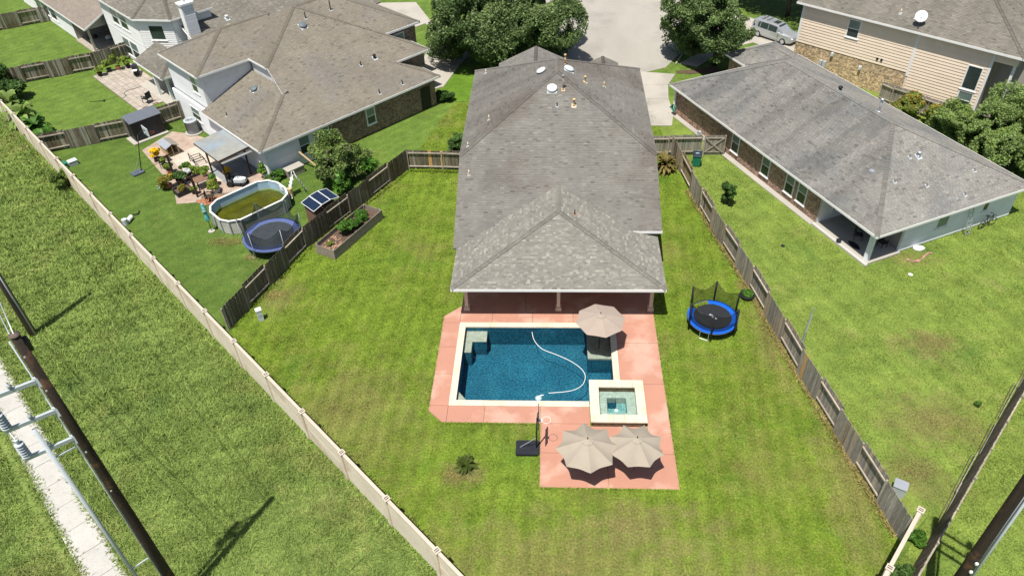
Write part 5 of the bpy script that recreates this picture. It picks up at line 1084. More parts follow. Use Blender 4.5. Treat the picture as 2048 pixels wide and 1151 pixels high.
# ---------------------------------------------------------------- trampolines
def trampoline(label, loc, r, z, pad_m, mat_m, net_m, net_top, leg_n, pole_n, pole_h, rz=0.0, stripe=None, worn=False, torn=False):
    t = thing('trampoline', label, 'trampoline', loc, rz); N = 48
    ring = lambda rr, zz: [(rr*math.cos(2*math.pi*k/N), rr*math.sin(2*math.pi*k/N), zz) for k in range(N)]
    a, b_ = ring(r*.80, z), None
    MB().add(ring(r*.76, z)+[(0, 0, z-.03)], [(k, (k+1) % N, N) for k in range(N)]).build('jumping_mat', mat_m, t)
    b = MB(); P = ring(r*.755, z+.025)+ring(r*.9, z+.05)+ring(r*1.0, z+.035)+ring(r*1.01, z-.03)
    F = [(q*N+k, (q+1)*N+k, (q+1)*N+(k+1) % N, q*N+(k+1) % N) for q in range(3) for k in range(N) if not (torn and q < 2 and 9 < k < 17)]
    b.add(P, F); b.build('spring_pad', pad_m, t)
    MB().tube(ring(r*.99, z-.06), .03, 6, closed=True).build('frame_ring', METAL, t, True)
    for i in range(leg_n):
        an = 2*math.pi*(i+.5)/leg_n; c, s = math.cos(an), math.sin(an); d = .28
        P = []
        for q, zz in ((-d, z-.06), (-d, .03), (d, .03), (d, z-.06)): aa = an+q/r; P.append((r*.97*math.cos(aa), r*.97*math.sin(aa), zz))
        MB().tube(P, .024, 6).build('leg', METAL, t)
    tops = []
    for i in range(pole_n):
        an = 2*math.pi*i/pole_n; c, s = math.cos(an), math.sin(an); tops.append((r*1.05*c, r*1.05*s, pole_h))
        MB().tube([(r*1.02*c, r*1.02*s, .25), (r*1.03*c, r*1.03*s, z+.3), (r*1.05*c, r*1.05*s, pole_h)], .06 if not worn else .022, 8).build('net_pole', BLACKM if not worn else GREYP, t, True)
    # net panels sag between the poles
    for i in range(pole_n):
        p, q = Vector(tops[i]), Vector(tops[(i+1) % pole_n]); V = []; M_ = 8
        for k in range(M_+1):
            f = k/M_; e = math.sin(math.pi*f); tp = p.lerp(q, f); tp.z -= net_top*e; tp.x *= 1-.06*e; tp.y *= 1-.06*e
            an = 2*math.pi*(i+f)/pole_n; bt = Vector((r*.93*math.cos(an), r*.93*math.sin(an), z+.05)); V += [tuple(bt), tuple(bt.lerp(tp, .5)*1.0), tuple(tp)]
        b = MB().add(V, [(3*k+j, 3*k+3+j, 3*k+4+j, 3*k+1+j) for k in range(M_) for j in (0, 1)])
        nb = b.build('net_panel', net_m, t)
        MB().tube([V[3*k+2] for k in range(M_+1)], .014, 5).build('net_edge', BLACKM, nb)
    return t
tr = trampoline('round trampoline with bright blue pad on the lawn right of the pool', (9.98, 35.1, 0), 1.55, .72, BLUEV, BEDM, NET, .42, 4, 6, 2.25, R(18), torn=True)
# white lettering on the jumping mat: a word with a swash under it
b = MB()
def stroke(pts, w=.035):
    for p, q in zip(pts, pts[1:]): b.bar((p[0], p[1], .0), (q[0], q[1], .0), w, .004)
x = -.34
for ch in ('S', 'K', 'Y', 'B', 'O', 'U', 'N', 'D'):
    g_ = {'S': [[(.07, .11), (0, .11), (0, .06), (.07, .05), (.07, 0), (0, 0)]], 'K': [[(0, 0), (0, .12)], [(.07, .12), (0, .05), (.07, 0)]], 'Y': [[(0, .12), (.035, .06), (.07, .12)], [(.035, .06), (.035, 0)]],
          'B': [[(0, 0), (0, .12), (.06, .12), (.06, .06), (0, .06), (.07, .06), (.07, 0), (0, 0)]], 'O': [[(0, 0), (0, .12), (.07, .12), (.07, 0), (0, 0)]], 'U': [[(0, .12), (0, 0), (.07, 0), (.07, .12)]],
          'N': [[(0, 0), (0, .12), (.07, 0), (.07, .12)]], 'D': [[(0, 0), (0, .12), (.05, .12), (.07, .06), (.05, 0), (0, 0)]]}[ch]
    for s in g_: stroke([(x+px, py) for px, py in s], .022)
    x += .092
stroke([(-.36, -.06), (.1, -.05), (.38, -.02)], .02)
b.v = [(x*.8, y*.8, z) for x, y, z in b.v]; b.build('printed_lettering', CLEARP, tr, loc=(0, -.02, .735), rot=(0, 0, R(-18)-R(52)))
trampoline('larger worn trampoline with faded blue pad beside the left fence', (-20.55, 43.6, 0), 2.1, .88, NAVYV, BEDM2, NET2, .75, 4, 6, 2.5, R(10), worn=True)

# ---------------------------------------------------------------- raised bed, pedestal, pot, boxes in the pool yard
bed = thing('raised_bed', 'long grey wooden raised garden bed beside the left fence', 'garden bed', (-16.45, 41.9, 0), R(63.3))
for k in range(4):
    z0, z1 = .02+k*.2, .2+k*.2
    for y0, y1, lo, hi in ((-.88, -.84, .25, 5.9), (.84, .88, .25, 5.9)): MB().box(lo, hi, y0, y1, z0+.004, z1+.012).build('board', BED, bed)
    for x0 in (.21, 5.9): MB().box(x0, x0+.04, -.88, .88, z0+.004, z1+.012).build('board', BED, bed)
for x0 in (.27, 5.78):
    for y0 in (-.82, .72): MB().box(x0, x0+.1, y0, y0+.1, 0, .84).build('corner_post', BED, bed)
MB().box(.26, 5.89, -.835, .835, 0, .46).build('soil', SOIL, bed)
b = MB()
for k in range(60): b.box(*(lambda x, y: (x, x+.16, y, y+.09))(random.uniform(.5, 1.9), random.uniform(-.7, .65)), .46, .47+random.random()*.05)
tag(b.build('mulch_chips', MULCH, bed), kind='stuff')
ped = thing('utility_pedestal', 'slim pale grey utility pedestal on the lawn near the left fence', 'utility box', (-19.1, 35.4, 0), R(30))
MB().box(-.17, .17, -.15, .15, 0, .82).build('body', CLEARP, ped); MB().prism([(-.19, -.17), (.19, -.17), (.19, .17), (-.19, .17)], .821, .93).build('cap', WHITE, ped); MB().box(-.1, .1, -.158, -.151, .35, .6).build('label_plate', GREYP, ped)
pot = thing('round_planter', 'round black planter filled with short grass near the right fence', 'planter', (12.72, 37.75, 0))
MB().lathe([(.36, 0), (.46, .18), (.48, .34), (.44, .34), (.42, .28), (.02, .28)], 20).build('tub', BLACKP, pot, True)
bn = thing('wheeled_bin', 'green wheeled bin with navy lid by the side gate', 'bin', (11.75, 54.3, 0), R(-8))
b = MB(); b.add([(-.28, -.3, .08), (.28, -.3, .08), (.28, .3, .08), (-.28, .3, .08), (-.34, -.38, 1.02), (.34, -.38, 1.02), (.34, .38, 1.02), (-.34, .38, 1.02)], [(3, 2, 1, 0), (4, 5, 6, 7), (0, 1, 5, 4), (1, 2, 6, 5), (2, 3, 7, 6), (3, 0, 4, 7)]); b.build('body', BINT, bn)
b = MB(); b.add([(-.37, -.42, 1.02), (.37, -.42, 1.02), (.37, .42, 1.02), (-.37, .42, 1.02), (-.33, -.36, 1.1), (.33, -.36, 1.1), (.33, .36, 1.14), (-.33, .36, 1.14)], [(3, 2, 1, 0), (4, 5, 6, 7), (0, 1, 5, 4), (1, 2, 6, 5), (2, 3, 7, 6), (3, 0, 4, 7)]); b.build('lid', NAVYL, bn)
for s in (-1, 1): MB().tube([(s*.3, .3, .12), (s*.36, .3, .12)], .12, 12).build('wheel', TYRE, bn)
MB().box(-.14, .14, -.02, .04, 1.121, 1.128).build('lid_mark', WHITE, bn)
eb = thing('utility_cabinet', 'pale grey utility cabinet behind the near end of the right fence', 'utility box', (17.35, 22.9, 0), R(-30))
MB().box(-.3, .3, -.28, .28, 0, .62).build('body', GREYP, eb); MB().box(-.32, .32, -.3, .3, .621, .67).build('lid', METAL, eb)
ms = thing('metal_stake', 'thin galvanised pole leaning behind the right fence', 'pole', (15.2, 33.6, 0)); MB().tube([(0, 0, 0), (.18, .1, 2.75)], .035, 7).build('pole', METAL, ms); MB().tube([(.1, 0, 0), (.22, .1, 2.2)], .025, 6).build('brace', GREYP, ms)
# hose reel on the brick corner, drain rock, cloth, small scraps in the right yard
hr = thing('hose_reel', 'coiled green garden hose on the near corner of the brick house', 'hose', (11.0, 63.0, .75), RA)
b = MB()
for k in range(6): b.tube([((.26+.012*k)*math.cos(2*math.pi*j/20), -.02-.03*k, (.26+.012*k)*math.sin(2*math.pi*j/20)) for j in range(20)], .018, 6, closed=True)
b.build('hose_coils', BINT, hr, True); MB().box(-.08, .08, -.05, .1, -.12, .12).build('wall_bracket', GREYP, hr)
gm = thing('gas_meter', 'small grey gas meter low on the brick side of the right house', 'meter', (12.6, 58.6, 0), RA)
MB().box(-.14, .14, -.1, .1, .45, .75).build('meter_body', GREYP, gm); MB().tube([(-.3, 0, 0), (-.3, 0, .62), (.3, 0, .62), (.3, 0, .3)], .025, 8).build('pipe', GREYP, gm)
rk = thing('landscape_rock', 'white rock on the grass beyond the right-hand porch', 'rock', (25.5, 42.9, 0))
b = MB(); b.ball((0, 0, .1), .42, (1, .55, .5), 12, 7); b.v = [(x*(1+.12*math.sin(7*y+3*x)), y*(1+.15*math.cos(5*x)), max(z, -.02)) for x, y, z in b.v]; b.build('rock', WHITE, rk)
cl_ = thing('pink_cloth', 'crumpled pink cloth strip on the grass by the right-hand porch', 'cloth', (24.3, 41.7, .012))
V = []; n = 14
for k in range(n+1):
    f = k/n; x = f*2.0; y = -.35*math.sin(f*5)+.4*f; V += [(x, y, .02+.03*math.sin(k*2.1)), (x+.02, y+.16+.06*math.sin(k*1.7), .02+.03*math.cos(k*1.3))]
MB().add(V, [(2*k, 2*k+2, 2*k+3, 2*k+1) for k in range(n)]).build('cloth', ROSE, cl_)
for i, (x, y, lab) in enumerate(((24.0, 40.1, 'white saucer lying on the grass left of the pink cloth'), (16.3, 43.3, 'dark scrap lying on the light grass left of the porch'))):
    t = thing('lawn_scrap', lab, 'scrap', (x, y, 0)); MB().lathe([(.02, .03), (.1, .035), (.14, .05), (.15, .05)], 12).build('saucer', WHITE if i == 0 else BLACKP, t)
# things on the right-hand porch
def frame_pt(O, A): return lambda u, v, z=0.0: (O[0]+u*math.cos(A)-v*math.sin(A), O[1]+u*math.sin(A)+v*math.cos(A), z)
rp = frame_pt(RO, RA); lp = frame_pt(LO, LA)
def chair(name, label, loc, rz, m, s=1.0, solid=False, group=None):
    t = thing(name, label, 'chair', loc, rz, group)
    for x in (-.25, .25):
        for y in (-.25, .25): MB().bar((x*s, y*s, 0), (x*s, y*s, (.42 if y < 0 else .9)*s), .035*s).build('leg', m, t)
        MB().bar((x*s, -.25*s, .62*s), (x*s, .25*s, .64*s), .045*s).build('armrest', m, t); MB().bar((x*s, -.25*s, .42*s), (x*s, -.25*s, .62*s), .035*s).build('arm_post', m, t)
    if solid:
        MB().box(-.26*s, .26*s, -.27*s, .25*s, .38*s, .44*s).build('seat', m, t); MB().box(-.26*s, .26*s, .22*s, .27*s, .44*s, .92*s).build('backrest', m, t)
    else:
        for k in range(5): MB().box((-.25)*s, .25*s, (-.26+.105*k)*s, (-.18+.105*k)*s, .40*s, .43*s).build('slat', m, t)
        for k in range(4): MB().box((-.25)*s, .25*s, .235*s, .26*s, (.5+.105*k)*s, (.58+.105*k)*s).build('slat', m, t)
    return t
chair('lounge_chair', 'black frame chair on the porch of the right house', rp(22.6, 1.7, .12), RA+R(140), BLACKM, 1.0)
chair('lounge_chair', 'black folded chair against the porch wall of the right house', rp(24.0, 2.6, .12), RA+R(180), BLACKM, .9, True)
bg_ = thing('floor_cushion', 'dark leaf-shaped cushion lying on the right-hand porch floor', 'cushion', rp(23.1, .95, .12), RA)
b = MB(); b.prism([(-.55, 0), (-.3, .22), (.1, .25), (.5, .1), (.6, -.05), (.2, -.22), (-.25, -.2)], .0, .05); b.build('cushion', BLACKP, bg_)
pp = thing('plant_pot', 'small black pot on the white edge of the right-hand porch', 'pot', rp(22.4, .2, .14)); MB().lathe([(.12, 0), (.17, .2), (.19, .22), (.16, .22), (.02, .18)], 14).build('pot', BLACKP, pp, True)
# bicycle and ladder against the pale blue wall
lad = thing('ladder', 'aluminium ladder leaning on the pale blue end wall', 'ladder', rp(25.5, 9.0), RA)
for v in (-.2, .2): MB().bar((.0, v, 0), (-.5, v, 2.2), .06, .03).build('ladder_rail', METAL, lad)
for k in range(7): f = (k+.5)/7; MB().bar((-.5*f, -.2, 2.2*f), (-.5*f, .2, 2.2*f), .035).build('rung', METAL, lad)
bk_ = thing('bicycle', 'black bicycle leaning on the pale blue end wall', 'bicycle', rp(25.35, 11.0), RA+R(90))
for x in (-.5, .5): MB().tube([(x+.33*math.cos(2*math.pi*k/20), .05, .34+.33*math.sin(2*math.pi*k/20)) for k in range(20)], .025, 6, closed=True).build('wheel', TYRE, bk_, True)
b = MB(); b.bar((-.5, .05, .34), (-.1, .12, .8), .035); b.bar((-.1, .12, .8), (.4, .12, .85), .035); b.bar((.4, .12, .85), (0, .06, .32), .035); b.bar((0, .06, .32), (-.5, .05, .34), .035); b.bar((.4, .12, .95), (.5, .05, .34), .035); b.bar((0, .06, .32), (-.15, .13, .95), .035); b.build('frame', BLACKM, bk_)
MB().bar((.38, -.12, .98), (.38, .36, .98), .03).build('handlebar', BLACKM, bk_); MB().box(-.28, -.04, .07, .2, .95, 1.0).build('saddle', BLACKP, bk_)

# ---------------------------------------------------------------- left yard
flat('garden_patio', [(-36.6, 57.4), (-32.7, 52.9), (-30.8, 50.3), (-30.1, 48.9), (-28.0, 49.2), (-25.2, 50.9), (-24.2, 52.3), (-23.9, 53.0), (-28.8, 58.1), (-33.1, 60.3), (-35.2, 60.8)], .006, PINKPAVE)
SHALL = mat('patio_concrete_worn', lin(.46, .40, .33), .92, .14, 1.2, .1, 14, .2)
flat('garden_slab', [lp(-3.9, 10.4)[:2], lp(-4.2, 6.0)[:2], lp(-3.0, 3.2)[:2], lp(.4, 2.6)[:2], lp(.4, 10.2)[:2]], .011, SHALL)
flat('garden_slab', [lp(-2.5, 2.4)[:2], lp(.45, 2.4)[:2], lp(.45, 5.8)[:2], lp(-2.5, 5.8)[:2]], .016, mat('grey_mat_floor', lin(.24, .25, .26), .9, .1, 2))
# bricks laid along the garden beds
bp = tag(link('brick_path', MB().prism([lp(-5.6, 1.0)[:2], lp(-2.2, -.9)[:2], lp(-1.8, -.2)[:2], lp(-4.6, 2.6)[:2]], -.02, .022).mesh('path', DIRT)), kind='structure')
for i in range(16):
    for j in range(5):
        u = -5.4+.215*i+.1*(j % 2); v = .95-.11*i+.24*j*.95-.02*i*.0
        if v > 2.5 or v < -.9: continue
        c = lp(u, v, .024); MB().box(-.095, .095, -.1, .1, 0, .035).build('brick', TERRA, bp, loc=c, rot=(0, 0, LA+R(-28)))
sh = thing('garden_shed', 'small black metal shed with grey ribbed roof in the left yard', 'shed', lp(-4.75, 14.95), LA)
MB().box(0, 2.75, 0, 1.25, .08, 1.85).build('wall', BLACKM, sh); MB().box(-.4, 2.9, -.35, 1.45, 0, .078).build('slab', CONC, sh)
ro = MB().add([(-.12, -.12, 1.87), (2.87, -.12, 1.87), (2.87, 1.37, 2.14), (-.12, 1.37, 2.14), (-.12, -.12, 1.92), (2.87, -.12, 1.92), (2.87, 1.37, 2.19), (-.12, 1.37, 2.19)], [(3, 2, 1, 0), (4, 5, 6, 7), (0, 1, 5, 4), (1, 2, 6, 5), (2, 3, 7, 6), (3, 0, 4, 7)]).build('roof', mat('shed_roof_grey', lin(.12, .135, .16), .45, .06, 3), sh)
for k in range(13): MB().bar((-.05+.24*k, -.12, 1.935), (-.05+.24*k, 1.36, 2.2), .03).build('roof_rib', MATS['shed_roof_grey'], ro)
for x in (.6, 1.4): MB().box(x, x+.75, -.02, -.004, .15, 1.75).build('door', BLACKP, sh)
ac = thing('air_conditioner', 'round grey air conditioner beside the left house wall', 'air conditioner', (-33.0, 60.55, 0)); ac.scale = (1.25, 1.25, 1.3)
MB().lathe([(.62, .0), (.62, .08)], 24, cap=True).build('pad', CONC, ac); MB().lathe([(.44, .09), (.44, .92), (.47, .93), (.47, 1.02), (.36, 1.04), (.34, 1.0), (.02, .96)], 28).build('casing', GREYP, ac, True)
b = MB()
for k in range(12): a = 2*math.pi*k/12; b.bar((.06*math.cos(a), .06*math.sin(a), 1.03), (.38*math.cos(a), .38*math.sin(a), 1.03), .012)
b.build('fan_grille', BLACKM, ac); b = MB()
for k in range(40): a = 2*math.pi*k/40; b.bar((.445*math.cos(a), .445*math.sin(a), .12), (.445*math.cos(a), .445*math.sin(a), .9), .016)
tag(b.build('casing_louvres', BLACKM, ac), kind='stuff')
hoop('basketball hoop with red rim and grey base in the left neighbour yard', (-35.05, 53.85, 0), R(48), 2.95, BLACKM, CLEARP, mat('slate_plastic', lin(.09, .105, .135), .6, .1, 3), ORNG, base=(.9, .75, .14), arm=.7, fwd=.75)
# above-ground pool: long octagon with walls, rim, uprights, liner and green water
ap_ = thing('above_ground_pool', 'oval above ground pool, half drained, with murky green water', 'swimming pool', lp(-3.15, -3.05), LA)
HL, HW, CR = 2.85, 1.9, 1.05; oct_ = []
for k in range(28):
    a = 2*math.pi*k/28; c, s = math.cos(a), math.sin(a); ex = .45; oct_.append((HL*math.copysign(abs(c)**.62, c), HW*math.copysign(abs(s)**.75, s)))
oct_ = [(-2.85, -.75), (-2.5, -1.45), (-1.75, -1.9), (1.75, -1.9), (2.5, -1.45), (2.85, -.6), (2.85, .6), (2.5, 1.45), (1.75, 1.9), (-1.75, 1.9), (-2.5, 1.45), (-2.85, .75)]
n = len(oct_); H0 = 1.22
POOLW = mat('pool_wall_sheet', lin(.47, .46, .42), .6, .12, 2, .05, 12); LINER = mat('pool_liner', lin(.33, .47, .58), .6, .12, 1.2, .05, 10); ALG = mat('algae_water_floor', lin(.15, .145, .045), .7, .35, 1.2, .15, 8); SCUM = mat('algae_line', lin(.38, .46, .20), .7, .1, 3)
for k in range(n):
    p, q = oct_[k], oct_[(k+1) % n]
    MB().add([(p[0], p[1], .02), (q[0], q[1], .02), (q[0], q[1], H0), (p[0], p[1], H0)], [(0, 1, 2, 3)]).build('wall_panel', POOLW, ap_)
    i0 = (p[0]*.985, p[1]*.985); i1 = (q[0]*.985, q[1]*.985)
    MB().add([(i0[0], i0[1], .02), (i1[0], i1[1], .02), (i1[0], i1[1], H0), (i0[0], i0[1], H0)], [(3, 2, 1, 0)]).build('liner_panel', LINER, ap_)
    MB().bar((p[0], p[1], H0+.02), (q[0], q[1], H0+.02), .14, .04).build('top_rail', WHITE, ap_); MB().bar((p[0]*1.02, p[1]*1.02, 0), (p[0]*1.02, p[1]*1.02, H0), .07).build('upright', GREYP, ap_)
MB().prism([(x*.97, y*.97) for x, y in oct_], .03, .30).build('pool_floor', ALG, ap_)
MB().add([(x*.982, y*.982, .42) for x, y in oct_], [tuple(range(n))]).build('water', WATERG, ap_)
sc = MB()
for k in range(n):
    p, q = oct_[k], oct_[(k+1) % n]; sc.add([(p[0]*.983, p[1]*.983, .43), (q[0]*.983, q[1]*.983, .43), (q[0]*.983, q[1]*.983, .55), (p[0]*.983, p[1]*.983, .55)], [(3, 2, 1, 0)])
sc.build('algae_line', SCUM, ap_)
MB().box(2.75, 2.95, -.2, .2, .8, 1.2).build('skimmer_box', WHITE, ap_); MB().tube([(2.9, .5, .2), (3.3, .7, .3), (3.5, .2, .4), (3.2, -.6, .2), (2.9, -1.2, .5)], .05, 7).build('filter_hose', WHITE, ap_, True); MB().cyl((3.35, -.2, 0), .2, .8, 14).build('filter_tank', TANW, ap_)
cu = thing('closed_umbrella', 'closed teal patterned umbrella standing beside the oval pool', 'umbrella', (-25.9, 45.2, 0))
MB().lathe([(.26, 0), (.26, .07), (.05, .1)], 14, cap=True).build('base', CONC, cu); MB().tube([(0, 0, .05), (0, 0, 2.6)], .025, 8).build('pole', BLACKM, cu); MB().lathe([(.1, .95), (.2, 1.15), (.13, 1.6), (.2, 1.9), (.16, 2.3), (.03, 2.62)], 9).build('folded_canopy', TEAL, cu)
ss = thing('solar_shed', 'small brown wooden shed roofed with three solar panels', 'shed', lp(-.95, -9.0), LA)
MB().box(.1, 2.0, .1, 1.55, 0, 1.72).build('wall', BROWNW, ss)
for k in range(14): MB().box(.1+k*.136, .1+k*.136+.125, .07, .098, .02, 1.7).build('plank', BROWNW, ss)
for i, (u0, u1, za, zb) in enumerate(((-.05, .72, 1.88, 2.1), (.735, 1.48, 2.12, 2.2), (1.495, 2.25, 2.2, 2.06))):
    f = lambda x, y, z: (u0+(u1-u0)*x, -.05+1.75*y, za+(zb-za)*x+z)
    o = MB().boxf(f, 0, 1, 0, 1, -.03, 0).build('solar_panel', NAVYL, ss); b = MB()
    for y in (0, .978): MB().boxf(f, 0, 1, y, y+.022, .001, .012).build('panel_frame', WHITE, o)
    for x in (0, .965): MB().boxf(f, x, x+.035, .023, .977, .001, .012).build('panel_frame', WHITE, o)
    for a in range(4):
        for c in range(8): b.boxf(f, .03+.238*a, .03+.238*a+.226, .02+.121*c, .02+.121*c+.115, .002, .006)
    tag(b.build('solar_cells', SOLAR, o), kind='stuff')
al = thing('pool_ladder', 'tall A-frame pool ladder with white steps standing on the grass', 'ladder', (-20.6, 50.4, 0), LA+R(-20))
for s in (-.27, .27):
    MB().tube([(-.75, s, 0), (-.15, s, 1.55), (-.08, s, 1.9), (.08, s, 1.9), (.15, s, 1.55), (.75, s, 0)], .03, 7).build('side_rail', WHITE, al, True)
for k in range(5):
    f = (k+.5)/5; MB().box(-.75+.6*f-.11, -.75+.6*f+.11, -.26, .26, 1.55*f-.02, 1.55*f+.02).build('step', WHITE, al); MB().bar((.75-.6*f, -.26, 1.55*f), (.75-.6*f, .26, 1.55*f), .035).build('rung', METAL, al)
db = thing('deck_box', 'weathered grey storage box against the left house wall', 'box', lp(1.55, -.75), LA)
MB().box(0, 1.5, 0, .75, .0, .62).build('body', WOODG, db); MB().box(-.04, 1.54, -.04, .79, .62, .68).build('lid', SIDET, db)
pk = thing('timber_post', 'pale round timber leaning on the left house wall', 'timber', lp(3.6, -.9), LA); MB().tube([(.5, -.4, .06), (-.3, 1.1, 1.5)], .08, 8).build('timber', TANW, pk)
dg = thing('dog_house', 'raw timber dog house with dark metal roof on the left patio', 'dog house', lp(-3.4, 10.2), LA+R(90))
b = MB(); 
for y in (-.5, .46): b.box(0, 1.5, y, y+.04, 0, .8)
b.box(1.46, 1.5, -.46, .46, 0, .8); b.build('wall', TANW, dg)
for y in (-.48, -.0, .44): MB().box(-.02, .04, y, y+.05, 0, .95).build('front_post', TANW, dg)
MB().boxf(lambda x, y, z: (x, y, z+.25*(1-abs(y)/.6)), -.15, 1.6, -.62, 0, .86, .9).build('roof_sheet', WOODG, dg); MB().boxf(lambda x, y, z: (x, y, z+.25*(1-abs(y)/.6)), -.15, 1.6, .003, .62, .86, .9).build('roof_sheet', METAL, dg); MB().box(.1, 1.4, -.4, .4, .02, .12).build('floor', TANW, dg)
bf = thing('bench_frame', 'rusty steel bench frame without seat on the left patio', 'bench', lp(-2.5, 7.5), LA+R(85))
for y in (-.45, .45): MB().bar((-.65, y, .45), (.65, y, .45), .045).build('frame_bar', BLACKM, bf); MB().bar((-.65, y, 0), (-.65, y, .8 if y > 0 else .45), .045).build('leg', BLACKM, bf); MB().bar((.65, y, 0), (.65, y, .8 if y > 0 else .45), .045).build('leg', BLACKM, bf)
for x_ in (-.65, -.22, .22, .65): MB().bar((x_, -.45, .45), (x_, .45, .45), .04).build('cross_bar', BLACKM, bf)
MB().bar((-.65, .45, .8), (.65, .45, .8), .045).build('top_bar', BLACKM, bf)
for i, (u, v, hh, lab) in enumerate(((-5.12, 6.39, 2.3, 'dark timber post rising from the flower pots, farther of two'), (-5.09, 2.37, 2.0, 'dark timber post rising from the flower pots, nearer of two'))):
    t = thing('timber_upright', lab, 'post', lp(u, v), LA, 'timber posts among the flower pots'); MB().box(-.07, .07, -.07, .07, 0, hh).build('post', DARKW, t); MB().bar((-.35, 0, hh-.05), (.35, 0, hh-.05), .06, .1).build('cross_piece', DARKW, t)
tb = thing('potting_table', 'brown potting table among the flower pots in the left yard', 'table', (-28.75, 51.6, 0), LA)
for k in range(5): MB().box(-.75, .75, -.5+.2*k, -.31+.2*k, .74, .78).build('plank', BROWNW, tb)
for x_ in (-.65, .65):
    for y in (-.4, .4): MB().box(x_-.04, x_+.04, y-.04, y+.04, 0, .74).build('leg', DARKW, tb)
pl_ = thing('planter_box', 'dark wooden planter box at the corner of the left patio', 'planter', (-30.15, 50.55, 0), LA)
for x0, x1, y0, y1 in ((-.65, .65, -.5, -.45), (-.65, .65, .45, .5), (-.65, -.6, -.45, .45), (.6, .65, -.45, .45)): MB().box(x0, x1, y0, y1, 0, .42).build('board', BLACKP, pl_)
MB().box(-.6, .6, -.45, .45, 0, .3).build('soil', SOIL, pl_)
chair('slatted_chair', 'black slatted garden chair beside the oval pool', (-27.4, 49.25, 0), LA+R(60), DARKW, 1.15)
chair('iron_chair', 'black iron chair holding a potted plant on the left patio', (-33.2, 54.4, 0), LA+R(20), BLACKM, 1.0)
mw = thing('riding_mower', 'silver and black riding mower parked under the patio cover', 'mower', (-25.95, 51.75, 0), LA+R(-52))
MB().box(-.55, .35, -.38, .38, .12, .3).build('mower_deck', BLACKP, mw); MB().prism([(-.2, -.3), (.55, -.25), (.75, -.12), (.75, .12), (.55, .25), (-.2, .3)], .32, .62).build('hood', CLEARP, mw); MB().box(-.62, -.15, -.25, .25, .45, .56).build('seat', BLACKP, mw); MB().box(-.7, -.6, -.25, .25, .56, .95).build('seat_back', BLACKP, mw)
for x_, y, r_ in ((-.5, -.45, .26), (-.5, .45, .26), (.6, -.35, .17), (.6, .35, .17)): MB().tube([(x_, y-.08, r_), (x_, y+.08, r_)], r_, 14).build('wheel', TYRE, mw)
MB().tube([(.15, 0, .6), (-.02, 0, .95)], .025, 6).build('steering_column', BLACKM, mw); MB().tube([(-.02+.15*math.cos(2*math.pi*k/14), .17*math.sin(2*math.pi*k/14), .95) for k in range(14)], .018, 5, closed=True).build('steering_wheel', BLACKM, mw)
for i, (x, y, m, lab) in enumerate(((-41.75, 55.1, CLEARP, 'pale utility box in the grass beside the concrete wall'), (-42.4, 54.55, BINT, 'green utility box in the grass beside the concrete wall'))):
    t = thing('ground_box', lab, 'utility box', (x, y, 0), LA); MB().box(-.35, .35, -.28, .28, 0, .38).build('body', GREYP if i == 0 else m, t); MB().box(-.37, .37, -.3, .3, .382, .42).build('lid', m, t)
pm = thing('pool_pump', 'white pump and hoses on the grass against the concrete wall', 'pump', (-32.9, 46.6, 0), LA+R(40)); MB().tube([(-.3, 0, .2), (.3, 0, .2)], .17, 12).build('motor', WHITE, pm); MB().cyl((-.5, .1, 0), .2, .5, 12).build('strainer', CLEARP, pm); MB().tube([(.3, 0, .2), (.6, .1, .15), (.9, -.2, .06), (1.3, -.1, .05)], .045, 7).build('hose', BLACKP, pm, True)

# ---------------------------------------------------------------- paved patio of the white house
pv = tag(link('paver_patio', MB().prism([lp(-2.05, 21.1)[:2], lp(2.25, 21.1)[:2], lp(2.25, 32.6)[:2], lp(-2.05, 32.6)[:2]], -.04, .012).mesh('bed', DIRT)), kind='structure')
pvm = MB().box(-.245, .245, -.245, .245, 0, .03).mesh('paver', PAVER)
for i in range(8):
    for j in range(22): link('paver', pvm, pv, lp(-1.75+.52*i, 21.4+.52*j+(.26 if i % 2 else 0), .013+random.uniform(0, .005)), (0, 0, LA))
chair('patio_armchair', 'black armchair with grey cushion on the paved patio', lp(-.6, 22.0, .04), LA+R(205), BLACKM, 1.25, True)
gl_ = thing('barbecue_grill', 'black grill with white side table at the edge of the paved patio', 'grill', lp(1.4, 29.2, .04), LA+R(60))
MB().box(-.35, .35, -.25, .25, .1, .75).build('cart', BLACKM, gl_); MB().boxf(lambda x, y, z: (x, y*(1-.3*(z-.75)/.35), z), -.38, .38, -.28, .28, .75, 1.1).build('hood', BLACKP, gl_); MB().box(.4, .85, -.25, .25, .72, .77).build('side_shelf', WHITE, gl_); MB().box(-.8, -.4, -.25, .25, .72, .77).build('side_shelf', WHITE, gl_)
tt = thing('patio_table', 'round glass table under the porch of the white house', 'table', lp(3.4, 24.2, .1)); MB().cyl((0, 0, .7), .75, .04, 24).build('table_top', CLEARP, tt); MB().cyl((0, 0, 0), .06, .7, 8).build('leg', BLACKM, tt)
bt = thing('blue_tub', 'blue plastic tub under the porch of the white house', 'tub', lp(2.7, 21.6, .1), LA); MB().boxf(lambda x, y, z: (x*(1+.15*z), y*(1+.15*z), z), -.8, .8, -.42, .42, 0, .6).build('tub', BLUEP, bt)
th = thing('garden_hose', 'thin dark hose lying across the paved patio', 'hose', lp(1.2, 26.5, .06), LA); MB().tube(smooth([(0, 0, 0), (-1.0, -.4, 0), (-2.0, -.3, 0), (-2.6, -.6, 0), (-2.7, -1.3, 0), (-3.2, -1.6, 0)]), .025, 6).build('hose', BLACKM, th, True)
